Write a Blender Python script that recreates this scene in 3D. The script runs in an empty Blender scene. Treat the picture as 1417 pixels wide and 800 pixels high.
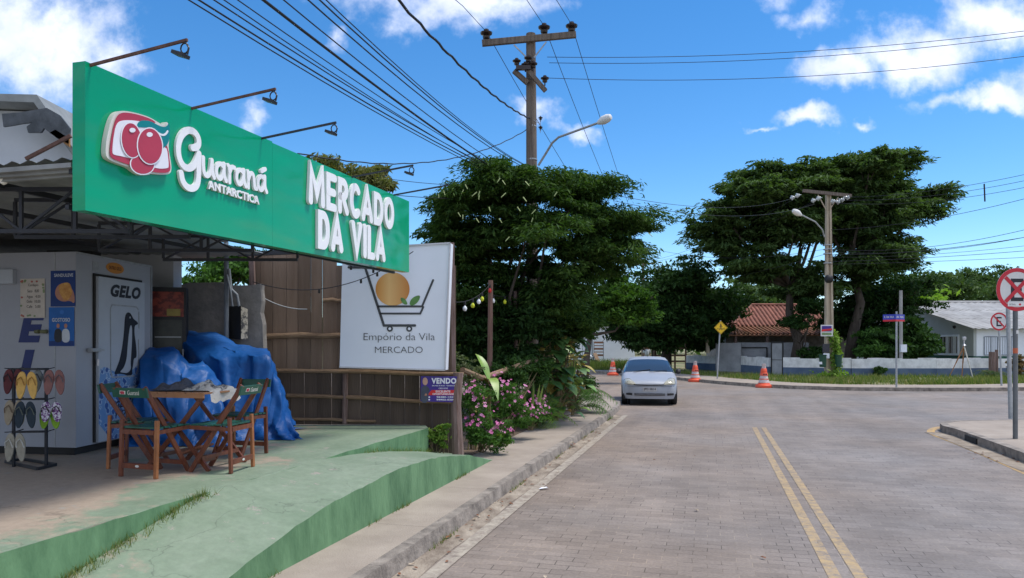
import bpy, math, random
import numpy as np
from mathutils import Vector, Matrix
C = bpy.context.scene
COL = C.collection
R_ = math.radians
PI = math.pi
# ---------------------------------------------------------------- camera
CAMZ, F, HU, HV = 1.75, 1020.0, 708.5, 478.0
cd = bpy.data.cameras.new("camera"); cam = bpy.data.objects.new("camera", cd); COL.objects.link(cam)
cam.location = (0, 0, CAMZ); cam.rotation_euler = (R_(90), 0, 0)
cd.sensor_width = 36; cd.lens = F/1417*36; cd.shift_y = 78/1417; cd.clip_end = 3000; cd.clip_start = 0.05
C.camera = cam
# ---------------------------------------------------------------- sun + sky
SUN_EL = R_(67); SUN_AZ = (1.0, 0.12)          # horizontal direction towards the sun
sl = math.hypot(*SUN_AZ); sx, sy = SUN_AZ[0]/sl, SUN_AZ[1]/sl
sd = bpy.data.lights.new("sun", 'SUN'); so = bpy.data.objects.new("sun", sd); COL.objects.link(so)
sd.energy = 2.4; sd.angle = R_(14); sd.color = (1, 0.955, 0.89)
tosun = Vector((sx*math.cos(SUN_EL), sy*math.cos(SUN_EL), math.sin(SUN_EL)))
so.rotation_euler = tosun.to_track_quat('Z', 'Y').to_euler(); so.location = (0, 0, 40)
C.view_settings.view_transform = 'Standard'; C.view_settings.look = 'None'
C.view_settings.gamma = 1; C.view_settings.exposure = 0.66
W = bpy.data.worlds.new("World"); C.world = W; W.use_nodes = True
wn = W.node_tree.nodes; wl = W.node_tree.links; wn.clear()
wout = wn.new('ShaderNodeOutputWorld'); wbg = wn.new('ShaderNodeBackground'); wl.new(wbg.outputs[0], wout.inputs[0])
sky = wn.new('ShaderNodeTexSky'); sky.sky_type = 'NISHITA'; sky.sun_disc = False
sky.sun_elevation = SUN_EL; sky.sun_rotation = math.atan2(sx, sy)
sky.altitude = 900; sky.air_density = 1.0; sky.dust_density = 0.0; sky.ozone_density = 3.0
wbg.inputs[1].default_value = 0.110
hs = wn.new('ShaderNodeHueSaturation'); hs.inputs['Saturation'].default_value = 1.30; hs.inputs['Value'].default_value = 1.10
wl.new(sky.outputs[0], hs.inputs['Color'])
def wm(op, a, b=None, c=None, clamp=False):
    n = wn.new('ShaderNodeMath'); n.operation = op; n.use_clamp = clamp
    for i, v in enumerate((a, b, c)):
        if v is None: continue
        if isinstance(v, (int, float)): n.inputs[i].default_value = v
        else: wl.new(v, n.inputs[i])
    return n.outputs[0]
tc = wn.new('ShaderNodeTexCoord'); sep = wn.new('ShaderNodeSeparateXYZ'); wl.new(tc.outputs['Generated'], sep.inputs[0])
ysafe = wm('MAXIMUM', sep.outputs[1], 0.02)
qx = wm('DIVIDE', sep.outputs[0], ysafe); qz = wm('DIVIDE', sep.outputs[2], ysafe)
cmb = wn.new('ShaderNodeCombineXYZ'); wl.new(qx, cmb.inputs[0]); wl.new(qz, cmb.inputs[1])
def wnoise(scale, det, rough=.6, off=0):
    n = wn.new('ShaderNodeTexNoise'); n.inputs['Scale'].default_value = scale; n.inputs['Detail'].default_value = det
    n.inputs['Roughness'].default_value = rough
    mp = wn.new('ShaderNodeMapping'); mp.inputs['Location'].default_value = (off, off*1.7, off*.3)
    wl.new(cmb.outputs[0], mp.inputs[0]); wl.new(mp.outputs[0], n.inputs[0]); return n.outputs[0]
nx = wm('MULTIPLY', wm('SUBTRACT', wnoise(9, 5), .5), .11); nz = wm('MULTIPLY', wm('SUBTRACT', wnoise(9, 5, .6, 7.3), .5), .11)
px_ = wm('ADD', qx, nx); pz_ = wm('ADD', qz, nz)
# cloud banks: direction (u,v of the tangent plane), radii, strength
BL = [(40,60,150,90,1),(150,75,60,45,.8),(20,150,60,25,.75),(-150,90,190,110,1),(640,8,120,34,1),(560,-30,120,40,1),(1165,95,62,24,1),(1265,72,100,38,1),
      (1375,38,90,44,1),(1500,20,120,60,1),(1360,136,85,20,1),(1470,120,80,26,1),(1115,159,40,13,1),(1190,159,24,8,.7),(1125,26,42,20,.62),(740,158,36,20,.8),
      (797,178,34,13,.8),(350,165,20,22,.7),(465,35,14,20,.55),(1055,174,26,5,.6),(1100,-60,160,50,1)]
mask = None
for (u, v, ru, rv, st) in BL:
    cx, cz = (u-HU)/F, (HV-v)/F
    dx = wm('DIVIDE', wm('SUBTRACT', px_, cx), ru/F); dz = wm('DIVIDE', wm('SUBTRACT', pz_, cz), rv/F)
    d = wm('SQRT', wm('ADD', wm('MULTIPLY', dx, dx), wm('MULTIPLY', dz, dz)))
    m = wm('MULTIPLY', wm('SUBTRACT', 1.35, d, clamp=False), st)
    mask = m if mask is None else wm('MAXIMUM', mask, m)
fb = wnoise(22, 8, .62, 3.1)
dens = wm('ADD', mask, wm('MULTIPLY', wm('SUBTRACT', fb, .52), 1.7))
mr = wn.new('ShaderNodeMapRange'); mr.interpolation_type = 'SMOOTHSTEP'; wl.new(dens, mr.inputs[0])
mr.inputs[1].default_value = .0; mr.inputs[2].default_value = 1.25
front = wm('GREATER_THAN', sep.outputs[1], .15)
cm = wm('MULTIPLY', mr.outputs[0], front)
# unseen rest of the dome: bright heavy clouds added as soft fill light
n3 = wn.new('ShaderNodeTexNoise'); n3.inputs['Scale'].default_value = 3.2; n3.inputs['Detail'].default_value = 8
wl.new(tc.outputs['Generated'], n3.inputs[0])
mr2 = wn.new('ShaderNodeMapRange'); wl.new(n3.outputs[0], mr2.inputs[0]); mr2.inputs[1].default_value = .36; mr2.inputs[2].default_value = .54
back = wm('MULTIPLY', mr2.outputs[0], wm('LESS_THAN', sep.outputs[1], .15))
cm = wm('MULTIPLY', wm('MAXIMUM', cm, back), .93)
cc = wn.new('ShaderNodeMixRGB'); wl.new(wnoise(11, 6, .55, 1.2), cc.inputs[0])
cc.inputs[1].default_value = (3.6, 4.2, 6.2, 1); cc.inputs[2].default_value = (9.0, 9.1, 9.4, 1)
mx = wn.new('ShaderNodeMixRGB'); wl.new(cm, mx.inputs[0]); wl.new(hs.outputs[0], mx.inputs[1]); wl.new(cc.outputs[0], mx.inputs[2])
wl.new(mx.outputs[0], wbg.inputs[0])
# ---------------------------------------------------------------- frames
DX, DY = 0.2599, 0.9656
def R(s, t, z=0.): return Vector((s*DY + t*DX, -s*DX + t*DY, z))
def P(u, v, Y): return Vector(((u-HU)/F*Y, Y, CAMZ+(HV-v)/F*Y))
def G(u, v, z=0.):
    Y = (CAMZ-z)*F/(v-HV); return Vector(((u-HU)/F*Y, Y, z))
class Plane:
    def __init__(s, o, ax, up=(0, 0, 1)):
        s.o = Vector(o); s.x = Vector(ax).normalized(); s.z = Vector(up).normalized(); s.n = s.x.cross(s.z).normalized()
    def at(s, a, b, d=0.): return s.o + s.x*a + s.z*b + s.n*d
    def px(s, u, v):
        r = Vector(((u-HU)/F, 1, (HV-v)/F)); c = Vector((0, 0, CAMZ))
        lam = (s.o-c).dot(s.n)/r.dot(s.n); p = c + r*lam - s.o
        return (p.dot(s.x), p.dot(s.z))
# ---------------------------------------------------------------- materials
def nt(name):
    m = bpy.data.materials.new(name); m.use_nodes = True; t = m.node_tree
    return m, t.nodes, t.links, t.nodes['Principled BSDF']
def rgba(c): return (c[0], c[1], c[2], 1)
def M(name, col, rough=.7, metal=0., var=.18, scale=5., bump=.0, bscale=None, col2=None, lo=.35, hi=.65, stretch=(1,1,1), spec=.4, world=False, coat=0, island=0., ridge=0.):
    m, n, l, b = nt(name)
    tcn = n.new('ShaderNodeTexCoord'); mp = n.new('ShaderNodeMapping'); mp.inputs['Scale'].default_value = stretch
    if world:
        g = n.new('ShaderNodeNewGeometry'); l.new(g.outputs['Position'], mp.inputs[0])
    else: l.new(tcn.outputs['Object'], mp.inputs[0])
    no = n.new('ShaderNodeTexNoise'); no.inputs['Scale'].default_value = scale; no.inputs['Detail'].default_value = 8; no.inputs['Roughness'].default_value = .65
    l.new(mp.outputs[0], no.inputs[0])
    r = n.new('ShaderNodeMapRange'); l.new(no.outputs[0], r.inputs[0]); r.inputs[1].default_value = lo; r.inputs[2].default_value = hi
    mxx = n.new('ShaderNodeMixRGB'); l.new(r.outputs[0], mxx.inputs[0])
    c2 = col2 or [min(1, c*(1+var)) for c in col]; c1 = col if col2 else [c*(1-var) for c in col]
    mxx.inputs[1].default_value = rgba(c1); mxx.inputs[2].default_value = rgba(c2)
    cout = mxx.outputs[0]
    if island:
        g2 = n.new('ShaderNodeNewGeometry'); ri = n.new('ShaderNodeMapRange'); l.new(g2.outputs['Random Per Island'], ri.inputs[0]); ri.inputs[3].default_value = 1-island; ri.inputs[4].default_value = 1+island
        vs = n.new('ShaderNodeVectorMath'); vs.operation = 'SCALE'; l.new(cout, vs.inputs[0]); l.new(ri.outputs[0], vs.inputs['Scale']); cout = vs.outputs[0]
    l.new(cout, b.inputs['Base Color']); b.inputs['Roughness'].default_value = rough; b.inputs['Metallic'].default_value = metal
    b.inputs['Specular IOR Level'].default_value = spec; b.inputs['Coat Weight'].default_value = coat; b.inputs['Coat Roughness'].default_value = .08
    if bump:
        bn = n.new('ShaderNodeTexNoise'); bn.inputs['Scale'].default_value = bscale or scale*4; bn.inputs['Detail'].default_value = 6
        l.new(mp.outputs[0], bn.inputs[0]); bp = n.new('ShaderNodeBump'); bp.inputs['Strength'].default_value = bump; bp.inputs['Distance'].default_value = .02
        hh_ = bn.outputs[0]
        if ridge:
            s1 = n.new('ShaderNodeMath'); s1.operation = 'SUBTRACT'; l.new(hh_, s1.inputs[0]); s1.inputs[1].default_value = .5; s2 = n.new('ShaderNodeMath'); s2.operation = 'ABSOLUTE'; l.new(s1.outputs[0], s2.inputs[0]); hh_ = s2.outputs[0]; bn.inputs['Detail'].default_value = 3; bp.inputs['Distance'].default_value = ridge
        l.new(hh_, bp.inputs['Height']); l.new(bp.outputs[0], b.inputs['Normal'])
    return m
def leafmat(name, cols, trans=.3, rough=.7):
    m, n, l, b = nt(name); g = n.new('ShaderNodeNewGeometry'); cr = n.new('ShaderNodeValToRGB')
    l.new(g.outputs['Random Per Island'], cr.inputs[0]); e = cr.color_ramp.elements
    while len(e) < len(cols): e.new(.5)
    for i, c in enumerate(cols): e[i].position = i/(len(cols)-1); e[i].color = rgba(c)
    l.new(cr.outputs[0], b.inputs['Base Color']); b.inputs['Roughness'].default_value = rough; b.inputs['Specular IOR Level'].default_value = .12
    tr = n.new('ShaderNodeBsdfTranslucent'); mixc = n.new('ShaderNodeMixRGB'); mixc.blend_type = 'MULTIPLY'; mixc.inputs[0].default_value = 1
    l.new(cr.outputs[0], mixc.inputs[1]); mixc.inputs[2].default_value = (1.3, 1.5, .5, 1); l.new(mixc.outputs[0], tr.inputs[0])
    ms = n.new('ShaderNodeMixShader'); ms.inputs[0].default_value = trans; l.new(b.outputs[0], ms.inputs[1]); l.new(tr.outputs[0], ms.inputs[2])
    l.new(ms.outputs[0], n['Material Output'].inputs[0]); return m
# ---------------------------------------------------------------- objects
def tag(o, label=None, cat=None, group=None, kind=None):
    if label: o['label'] = label
    if cat: o['category'] = cat
    if group: o['group'] = group
    if kind: o['kind'] = kind
    return o
def thing(name, loc, label, cat, group=None):
    o = bpy.data.objects.new(name, None); COL.objects.link(o); o.location = loc; o.empty_display_size = .2
    return tag(o, label, cat, group)
def wloc(o):
    v = Vector((0, 0, 0))
    while o: v += o.location; o = o.parent
    return v
class MB:
    def __init__(s): s.v = []; s.f = []; s.m = []; s.mi = 0
    def add(s, vs, fs):
        k = len(s.v); s.v += [tuple(p) for p in vs]; s.f += [tuple(i+k for i in f) for f in fs]; s.m += [s.mi]*len(fs); return s
    def hexa(s, p):  # 8 points: bottom 4 ccw, top 4
        return s.add(p, [(3,2,1,0),(4,5,6,7),(0,1,5,4),(1,2,6,5),(2,3,7,6),(3,0,4,7)])
    def box(s, c, size, ax=None, up=None):
        c = Vector(c); x = Vector(ax or (1, 0, 0)).normalized(); z = Vector(up or (0, 0, 1)); z = (z - x*z.dot(x)).normalized(); y = z.cross(x)
        hx, hy, hz = x*size[0]/2, y*size[1]/2, z*size[2]/2
        return s.hexa([c-hx-hy-hz, c+hx-hy-hz, c+hx+hy-hz, c-hx+hy-hz, c-hx-hy+hz, c+hx-hy+hz, c+hx+hy+hz, c-hx+hy+hz])
    def bar(s, a, b, w, h, up=(0, 0, 1)):
        a, b = Vector(a), Vector(b); return s.box((a+b)/2, ((b-a).length, w, h), b-a, up if abs((b-a).normalized().dot(Vector(up))) < .99 else (0, 1, 0))
    def tube(s, pts, r, n=8, cap=True):
        pts = [Vector(p) for p in pts]; k = len(pts); rs = r if isinstance(r, (list, tuple)) else [r]*k
        vs = []; prev = None
        for i, p in enumerate(pts):
            d = (pts[min(i+1, k-1)]-pts[max(i-1, 0)]).normalized()
            a = prev - d*prev.dot(d) if prev is not None else (Vector((0, 0, 1)) if abs(d.z) < .9 else Vector((1, 0, 0)))
            a = (a - d*a.dot(d)).normalized(); prev = a; b = d.cross(a)
            for j in range(n):
                t = 2*PI*j/n; vs.append(p + (a*math.cos(t)+b*math.sin(t))*rs[i])
        fs = [(i*n+j, i*n+(j+1) % n, (i+1)*n+(j+1) % n, (i+1)*n+j) for i in range(k-1) for j in range(n)]
        if cap: fs += [tuple(range(n-1, -1, -1)), tuple((k-1)*n+j for j in range(n))]
        return s.add(vs, fs)
    def lathe(s, prof, c=(0, 0, 0), n=20, axis=None):
        c = Vector(c); z = Vector(axis or (0, 0, 1)).normalized(); x = z.orthogonal().normalized(); y = z.cross(x)
        vs = []; 
        for (r, h) in prof:
            for j in range(n):
                t = 2*PI*j/n; vs.append(c + z*h + (x*math.cos(t)+y*math.sin(t))*r)
        k = len(prof); fs = [(i*n+j, i*n+(j+1) % n, (i+1)*n+(j+1) % n, (i+1)*n+j) for i in range(k-1) for j in range(n)]
        fs += [tuple(range(n-1, -1, -1)), tuple((k-1)*n+j for j in range(n))]
        return s.add(vs, fs)
    def prism(s, lo, hi):
        n = len(lo); return s.add(list(lo)+list(hi), [tuple(range(n-1, -1, -1)), tuple(range(n, 2*n))]+[(i, (i+1) % n, n+(i+1) % n, n+i) for i in range(n)])
    def poly(s, pl, pts, d0, d1): return s.prism([pl.at(a, b, d0) for a, b in pts], [pl.at(a, b, d1) for a, b in pts])
    def ribbon(s, pl, pts, w, d0, d1, closed=False, cap=True):
        n = len(pts); L = []; Rr = []
        for i in range(n):
            p = Vector(pts[i]); a = Vector(pts[(i-1) % n]) if (closed or i > 0) else None; b = Vector(pts[(i+1) % n]) if (closed or i < n-1) else None
            d1v = (p-a).normalized() if a is not None else (b-p).normalized(); d2v = (b-p).normalized() if b is not None else d1v
            nn = Vector((-d1v.y-d2v.y, d1v.x+d2v.x)); 
            if nn.length < 1e-4: nn = Vector((-d1v.y, d1v.x))
            nn.normalize(); c = max(.45, nn.dot(Vector((-d1v.y, d1v.x)))); 
            L.append(p+nn*w/2/c); Rr.append(p-nn*w/2/c)
        vs = []
        for i in range(n):
            vs += [pl.at(L[i].x, L[i].y, d0), pl.at(Rr[i].x, Rr[i].y, d0), pl.at(Rr[i].x, Rr[i].y, d1), pl.at(L[i].x, L[i].y, d1)]
        fs = []
        for i in range(n if closed else n-1):
            j = (i+1) % n
            for q in range(4): fs.append((i*4+q, i*4+(q+1) % 4, j*4+(q+1) % 4, j*4+q))
        if not closed: fs += [(3, 2, 1, 0), tuple((n-1)*4+q for q in range(4))]
        s.add(vs, fs)
        if cap and not closed:
            for i, dirn in ((0, Vector(pts[0])-Vector(pts[1])), (n-1, Vector(pts[-1])-Vector(pts[-2]))):
                dirn.normalize(); c = Vector(pts[i]); q = []
                for k in range(9):
                    t = -PI/2+PI*k/8; nrm = Vector((-dirn.y, dirn.x)); q.append(c+dirn*math.cos(t)*w/2+nrm*math.sin(t)*w/2)
                s.poly(pl, [(x.x, x.y) for x in q], d0, d1)
        return s
    def sheet(s, rows):
        k = len(s.v); nr, ncx = len(rows), len(rows[0])
        vs = [p for r in rows for p in r]
        return s.add(vs, [(i*ncx+j, i*ncx+j+1, (i+1)*ncx+j+1, (i+1)*ncx+j) for i in range(nr-1) for j in range(ncx-1)])
    def build(s, name, mats, parent=None, smooth=False, bevel=0, solid=0):
        me = bpy.data.meshes.new(name); base = wloc(parent) if parent else Vector((0, 0, 0))
        if not isinstance(mats, (list, tuple)): mats = [mats]
        if parent is None and s.v:
            a = np.array(s.v); lo, hi = a.min(0), a.max(0); base = Vector(((lo[0]+hi[0])/2, (lo[1]+hi[1])/2, lo[2]))
        vs = [(p[0]-base.x, p[1]-base.y, p[2]-base.z) for p in s.v]
        me.from_pydata(vs, [], s.f); me.update()
        for m in mats: me.materials.append(m)
        if len(mats) > 1: me.polygons.foreach_set('material_index', s.m)
        if smooth: me.polygons.foreach_set('use_smooth', [True]*len(me.polygons))
        o = bpy.data.objects.new(name, me); COL.objects.link(o)
        if parent: o.parent = parent
        else: o.location = base
        if smooth and smooth != 2:
            try: me.set_sharp_from_angle(angle=R_(35))
            except Exception: pass
        if solid:
            md = o.modifiers.new('s', 'SOLIDIFY'); md.thickness = solid
        if bevel:
            md = o.modifiers.new('b', 'BEVEL'); md.width = bevel; md.segments = 2; md.limit_method = 'ANGLE'; md.angle_limit = R_(40)
        return o
def copy_tree(o, parent=None):
    c = o.copy(); COL.objects.link(c)
    if parent: c.parent = parent
    for ch in list(o.children): copy_tree(ch, c)
    return c
def relabel(o, label): o['label'] = label; return o
def chaikin(p, n=2, closed=True):
    for _ in range(n):
        q = []
        m = len(p)
        if not closed: q.append(p[0])
        for i in range(m if closed else m-1):
            a, b = p[i], p[(i+1) % m]; q += [(a[0]*.75+b[0]*.25, a[1]*.75+b[1]*.25), (a[0]*.25+b[0]*.75, a[1]*.25+b[1]*.75)]
        if not closed: q.append(p[-1])
        p = q
    return p
def text(body, pl, box, depth, mat, parent, name='lettering', bold=0., shear=0., d0=0., label=None):
    cu = bpy.data.curves.new(name, 'FONT'); cu.body = body; cu.size = 1; cu.offset = bold; cu.shear = shear; cu.resolution_u = 3
    cu.space_line = 1.0; cu.space_character = 1.0+bold*2.2; cu.align_x = 'CENTER'
    cu.fill_mode = 'BOTH'; cu.extrude = .05
    to = bpy.data.objects.new('tmp', cu); COL.objects.link(to); dg = bpy.context.evaluated_depsgraph_get(); dg.update()
    me = bpy.data.meshes.new_from_object(to.evaluated_get(dg)); bpy.data.objects.remove(to)
    a = np.zeros(len(me.vertices)*3, dtype=np.float64); me.vertices.foreach_get('co', a); a = a.reshape(-1, 3)
    lo, hi = a.min(0), a.max(0); base = wloc(parent) if parent else Vector((0, 0, 0))
    q = (a-lo)/np.maximum(hi-lo, 1e-6); out = []
    for p in q: out += list(pl.at(box[0]+(box[2]-box[0])*p[0], box[1]+(box[3]-box[1])*p[1], d0+depth*p[2])-base)
    me.vertices.foreach_set('co', out); me.materials.clear(); me.materials.append(mat); me.update()
    o = bpy.data.objects.new(name, me); COL.objects.link(o); o.parent = parent
    if label: o['label'] = label
    return o
# ---------------------------------------------------------------- leaves
def quadmesh(name, V, mat, parent, nper=4):
    V = np.asarray(V, dtype=np.float64); n = len(V)//nper; base = wloc(parent) if parent else Vector(V.mean(0))
    if not parent: base = Vector((V[:,0].mean(), V[:,1].mean(), V[:,2].min()))
    V = V - np.array(base)
    me = bpy.data.meshes.new(name); me.vertices.add(len(V)); me.vertices.foreach_set('co', V.ravel().astype(np.float32))
    me.loops.add(n*nper); me.loops.foreach_set('vertex_index', np.arange(n*nper, dtype=np.int32))
    me.polygons.add(n); me.polygons.foreach_set('loop_start', np.arange(0, n*nper, nper, dtype=np.int32))
    me.update(calc_edges=True); me.validate(); me.materials.append(mat)
    o = bpy.data.objects.new(name, me); COL.objects.link(o)
    if parent: o.parent = parent
    else: o.location = base
    return o
def leafquads(rng, cen, L, Wd, flat=1.0, updir=None, dirs=None):
    n = len(cen); nr = rng.normal(size=(n, 3)); nr[:, 2] += flat*np.sign(rng.random(n)-.08)*1.6 if flat else 0
    if updir is not None: nr += updir
    nr /= np.linalg.norm(nr, axis=1)[:, None]
    t = rng.normal(size=(n, 3))
    if dirs is not None: t = dirs*1.8+t*.55; t[:, 2] -= .55
    t -= nr*np.sum(t*nr, 1)[:, None]; t /= np.linalg.norm(t, axis=1)[:, None]+1e-9
    b = np.cross(nr, t); sc = (.6+.8*rng.random(n))[:, None]; l = L*sc/2; w = Wd*sc/2
    drop = np.zeros((n, 3)); drop[:, 2] = -1
    V = np.empty((n, 4, 3)); V[:, 0] = cen-t*l; V[:, 1] = cen+b*w+t*l*.1; V[:, 2] = cen+t*l+drop*l*.35; V[:, 3] = cen-b*w+t*l*.1
    return V.reshape(-1, 3)
def inball(rng, n, shell=.4):
    d = rng.normal(size=(n, 3)); d /= np.linalg.norm(d, axis=1)[:, None]; return d*(rng.random(n)[:, None]**shell)
def crownpts(rng, regions, nleaf, padr, padh, npads, sub=.33):
    """regions: (center, radii) ellipsoids, filled with flat pads made of small clumps."""
    vol = np.array([r[1][0]*r[1][1]*r[1][2] for r in regions])**(2/3.); vol /= vol.sum(); pts = []; pads = []; dr = []
    for (c, r), w in zip(regions, vol):
        k = max(1, int(round(npads*w))); off = inball(rng, k, .42)*(np.array(r)*.86)
        pc = np.array(c)+off; pads += list(pc)
        per = nleaf*w/k
        for p in pc:
            rr = padr*(.65+.7*rng.random()); hh = padh*(.7+.6*rng.random()); m = 9
            cl = inball(rng, m, .5)*np.array([rr, rr, hh]); cl[:, 2] -= .25*hh*(cl[:, 0]**2+cl[:, 1]**2)/rr**2
            for q in cl:
                s = rr*sub*(.7+.7*rng.random()); e = inball(rng, max(3, int(per/m)), .5)*np.array([s*1.3, s*1.3, s*.42]); pts.append(p+q+e); dv = e/(s+1e-6)+.5*q/rr; dv[:, 2] *= .3; dr.append(dv/(np.linalg.norm(dv, axis=1)[:, None]+1e-6))
    global LASTDIR
    LASTDIR = np.concatenate(dr); return np.concatenate(pts), pads
def tree(name, label, cat, base, trunk, regions, nleaf, leaf, padr, padh, npads, lmat, bmat, seed, limbs=14, tr=.25, flat=1., group=None, fork=None, sub=.33, radial=False):
    rng = np.random.default_rng(seed); root = thing(name, base, label, cat, group)
    pts, pads = crownpts(rng, regions, nleaf, padr, padh, npads, sub)
    mb = MB(); tp = [Vector(p) for p in trunk]; n = len(tp)
    mb.tube(tp, [tr*(1-.5*i/(n-1)) for i in range(n)], 10)
    idx = rng.choice(len(pads), min(limbs, len(pads)), replace=False)
    for i in idx:
        a = tp[-1] if rng.random() < .6 else tp[-1].lerp(tp[-2], .5*rng.random()); b = Vector(pads[i]); m1 = a.lerp(b, .4)+Vector((rng.normal()*.2, rng.normal()*.2, -(b-a).length*.06)); m2 = a.lerp(b, .75)+Vector((0, 0, (b-a).length*.05))
        r0 = tr*.42; mb.tube([a, m1, m2, b], [r0, r0*.6, r0*.38, r0*.12], 6)
        for k in range(2):
            e = b+Vector(rng.normal(size=3)*padr*.3); mb.tube([m2, m2.lerp(e, .5), e], [r0*.25, r0*.15, r0*.06], 4)
    mb.build('trunk', bmat, root, smooth=2)
    quadmesh('crown', leafquads(rng, pts, leaf[0], leaf[1], flat, dirs=LASTDIR if radial else None), lmat, root)
    return root
def ell(u, v, ru, rv, Y, ry): 
    c = P(u, v, Y); return ((c.x, c.y, c.z), (ru/F*Y, ry, rv/F*Y))
# ================================================================ materials
rngp = random.Random(5)
def brickroad(name='road_pavers'):
    m, n, l, b = nt(name); g = n.new('ShaderNodeNewGeometry'); mp = n.new('ShaderNodeMapping'); mp.vector_type = 'TEXTURE'
    mp.inputs['Rotation'].default_value = (0, 0, -math.atan2(DX, DY)); l.new(g.outputs['Position'], mp.inputs[0])
    wob = n.new('ShaderNodeTexNoise'); wob.inputs['Scale'].default_value = 1.5; l.new(mp.outputs[0], wob.inputs[0])
    va = n.new('ShaderNodeVectorMath'); va.operation = 'MULTIPLY_ADD'; l.new(wob.outputs['Color'], va.inputs[0]); va.inputs[1].default_value = (.05, .05, 0); l.new(mp.outputs[0], va.inputs[2])
    br = n.new('ShaderNodeTexBrick'); l.new(va.outputs[0], br.inputs[0]); br.offset = .5
    br.inputs['Scale'].default_value = 1; br.inputs['Brick Width'].default_value = .235; br.inputs['Row Height'].default_value = .118
    br.inputs['Mortar Size'].default_value = .0045; br.inputs['Mortar Smooth'].default_value = .3; br.inputs['Bias'].default_value = 0
    br.inputs['Color1'].default_value = (.200, .172, .150, 1); br.inputs['Color2'].default_value = (.244, .212, .186, 1); br.inputs['Mortar'].default_value = (.275, .235, .195, 1)
    n1 = n.new('ShaderNodeTexNoise'); n1.inputs['Scale'].default_value = .45; n1.inputs['Detail'].default_value = 7; n1.inputs['Roughness'].default_value = .7; l.new(mp.outputs[0], n1.inputs[0])
    r1 = n.new('ShaderNodeMapRange'); l.new(n1.outputs[0], r1.inputs[0]); r1.inputs[1].default_value = .3; r1.inputs[2].default_value = .7; r1.inputs[3].default_value = .74; r1.inputs[4].default_value = 1.2
    n2 = n.new('ShaderNodeTexNoise'); n2.inputs['Scale'].default_value = 38; n2.inputs['Detail'].default_value = 4; l.new(mp.outputs[0], n2.inputs[0])
    r2 = n.new('ShaderNodeMapRange'); l.new(n2.outputs[0], r2.inputs[0]); r2.inputs[1].default_value = .3; r2.inputs[2].default_value = .7; r2.inputs[3].default_value = .86; r2.inputs[4].default_value = 1.12
    # wheel-track wear along the road
    mp3 = n.new('ShaderNodeMapping'); mp3.inputs['Scale'].default_value = (1.1, .05, 1); l.new(mp.outputs[0], mp3.inputs[0])
    n3 = n.new('ShaderNodeTexNoise'); n3.inputs['Scale'].default_value = 1.3; n3.inputs['Detail'].default_value = 4; l.new(mp3.outputs[0], n3.inputs[0])
    r3 = n.new('ShaderNodeMapRange'); l.new(n3.outputs[0], r3.inputs[0]); r3.inputs[1].default_value = .3; r3.inputs[2].default_value = .7; r3.inputs[3].default_value = .88; r3.inputs[4].default_value = 1.1
    mm = n.new('ShaderNodeMath'); mm.operation = 'MULTIPLY'; l.new(r1.outputs[0], mm.inputs[0]); l.new(r2.outputs[0], mm.inputs[1])
    m3 = n.new('ShaderNodeMath'); m3.operation = 'MULTIPLY'; l.new(mm.outputs[0], m3.inputs[0]); l.new(r3.outputs[0], m3.inputs[1])
    n4 = n.new('ShaderNodeTexNoise'); n4.inputs['Scale'].default_value = 2.2; n4.inputs['Detail'].default_value = 5; l.new(mp.outputs[0], n4.inputs[0])
    r4 = n.new('ShaderNodeMapRange'); l.new(n4.outputs[0], r4.inputs[0]); r4.inputs[1].default_value = .42; r4.inputs[2].default_value = .6
    mo = n.new('ShaderNodeMixRGB'); l.new(r4.outputs[0], mo.inputs[0]); mo.inputs[1].default_value = (.085, .072, .062, 1); mo.inputs[2].default_value = (.30, .255, .21, 1); l.new(mo.outputs[0], br.inputs['Mortar'])
    n5 = n.new('ShaderNodeTexNoise'); n5.inputs['Scale'].default_value = .3; n5.inputs['Detail'].default_value = 4; l.new(mp.outputs[0], n5.inputs[0])
    r5 = n.new('ShaderNodeMapRange'); l.new(n5.outputs[0], r5.inputs[0]); r5.inputs[1].default_value = .35; r5.inputs[2].default_value = .65
    sx5 = n.new('ShaderNodeSeparateXYZ'); l.new(mp.outputs[0], sx5.inputs[0]); r6 = n.new('ShaderNodeMapRange'); l.new(sx5.outputs[0], r6.inputs[0]); r6.inputs[1].default_value = 2.0; r6.inputs[2].default_value = -2.5
    a5 = n.new('ShaderNodeMath'); a5.operation = 'MULTIPLY_ADD'; a5.use_clamp = True; l.new(r5.outputs[0], a5.inputs[0]); a5.inputs[1].default_value = .5; a5b = n.new('ShaderNodeMath'); a5b.operation = 'MULTIPLY'; l.new(r6.outputs[0], a5b.inputs[0]); a5b.inputs[1].default_value = .5; l.new(a5b.outputs[0], a5.inputs[2])
    tint = n.new('ShaderNodeMixRGB'); l.new(a5.outputs[0], tint.inputs[0]); tint.inputs[1].default_value = (.93, .97, 1.03, 1); tint.inputs[2].default_value = (1.12, .98, .84, 1)
    bt = n.new('ShaderNodeMixRGB'); bt.blend_type = 'MULTIPLY'; bt.inputs[0].default_value = 1; l.new(br.outputs['Color'], bt.inputs[1]); l.new(tint.outputs[0], bt.inputs[2])
    vm = n.new('ShaderNodeVectorMath'); vm.operation = 'SCALE'; l.new(bt.outputs[0], vm.inputs[0]); l.new(m3.outputs[0], vm.inputs['Scale'])
    l.new(vm.outputs[0], b.inputs['Base Color']); b.inputs['Roughness'].default_value = .75; b.inputs['Specular IOR Level'].default_value = .35
    bp = n.new('ShaderNodeBump'); bp.inputs['Strength'].default_value = .35; bp.inputs['Distance'].default_value = .006
    iv = n.new('ShaderNodeMath'); iv.operation = 'SUBTRACT'; iv.inputs[0].default_value = 1; l.new(br.outputs['Fac'], iv.inputs[1])
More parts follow.
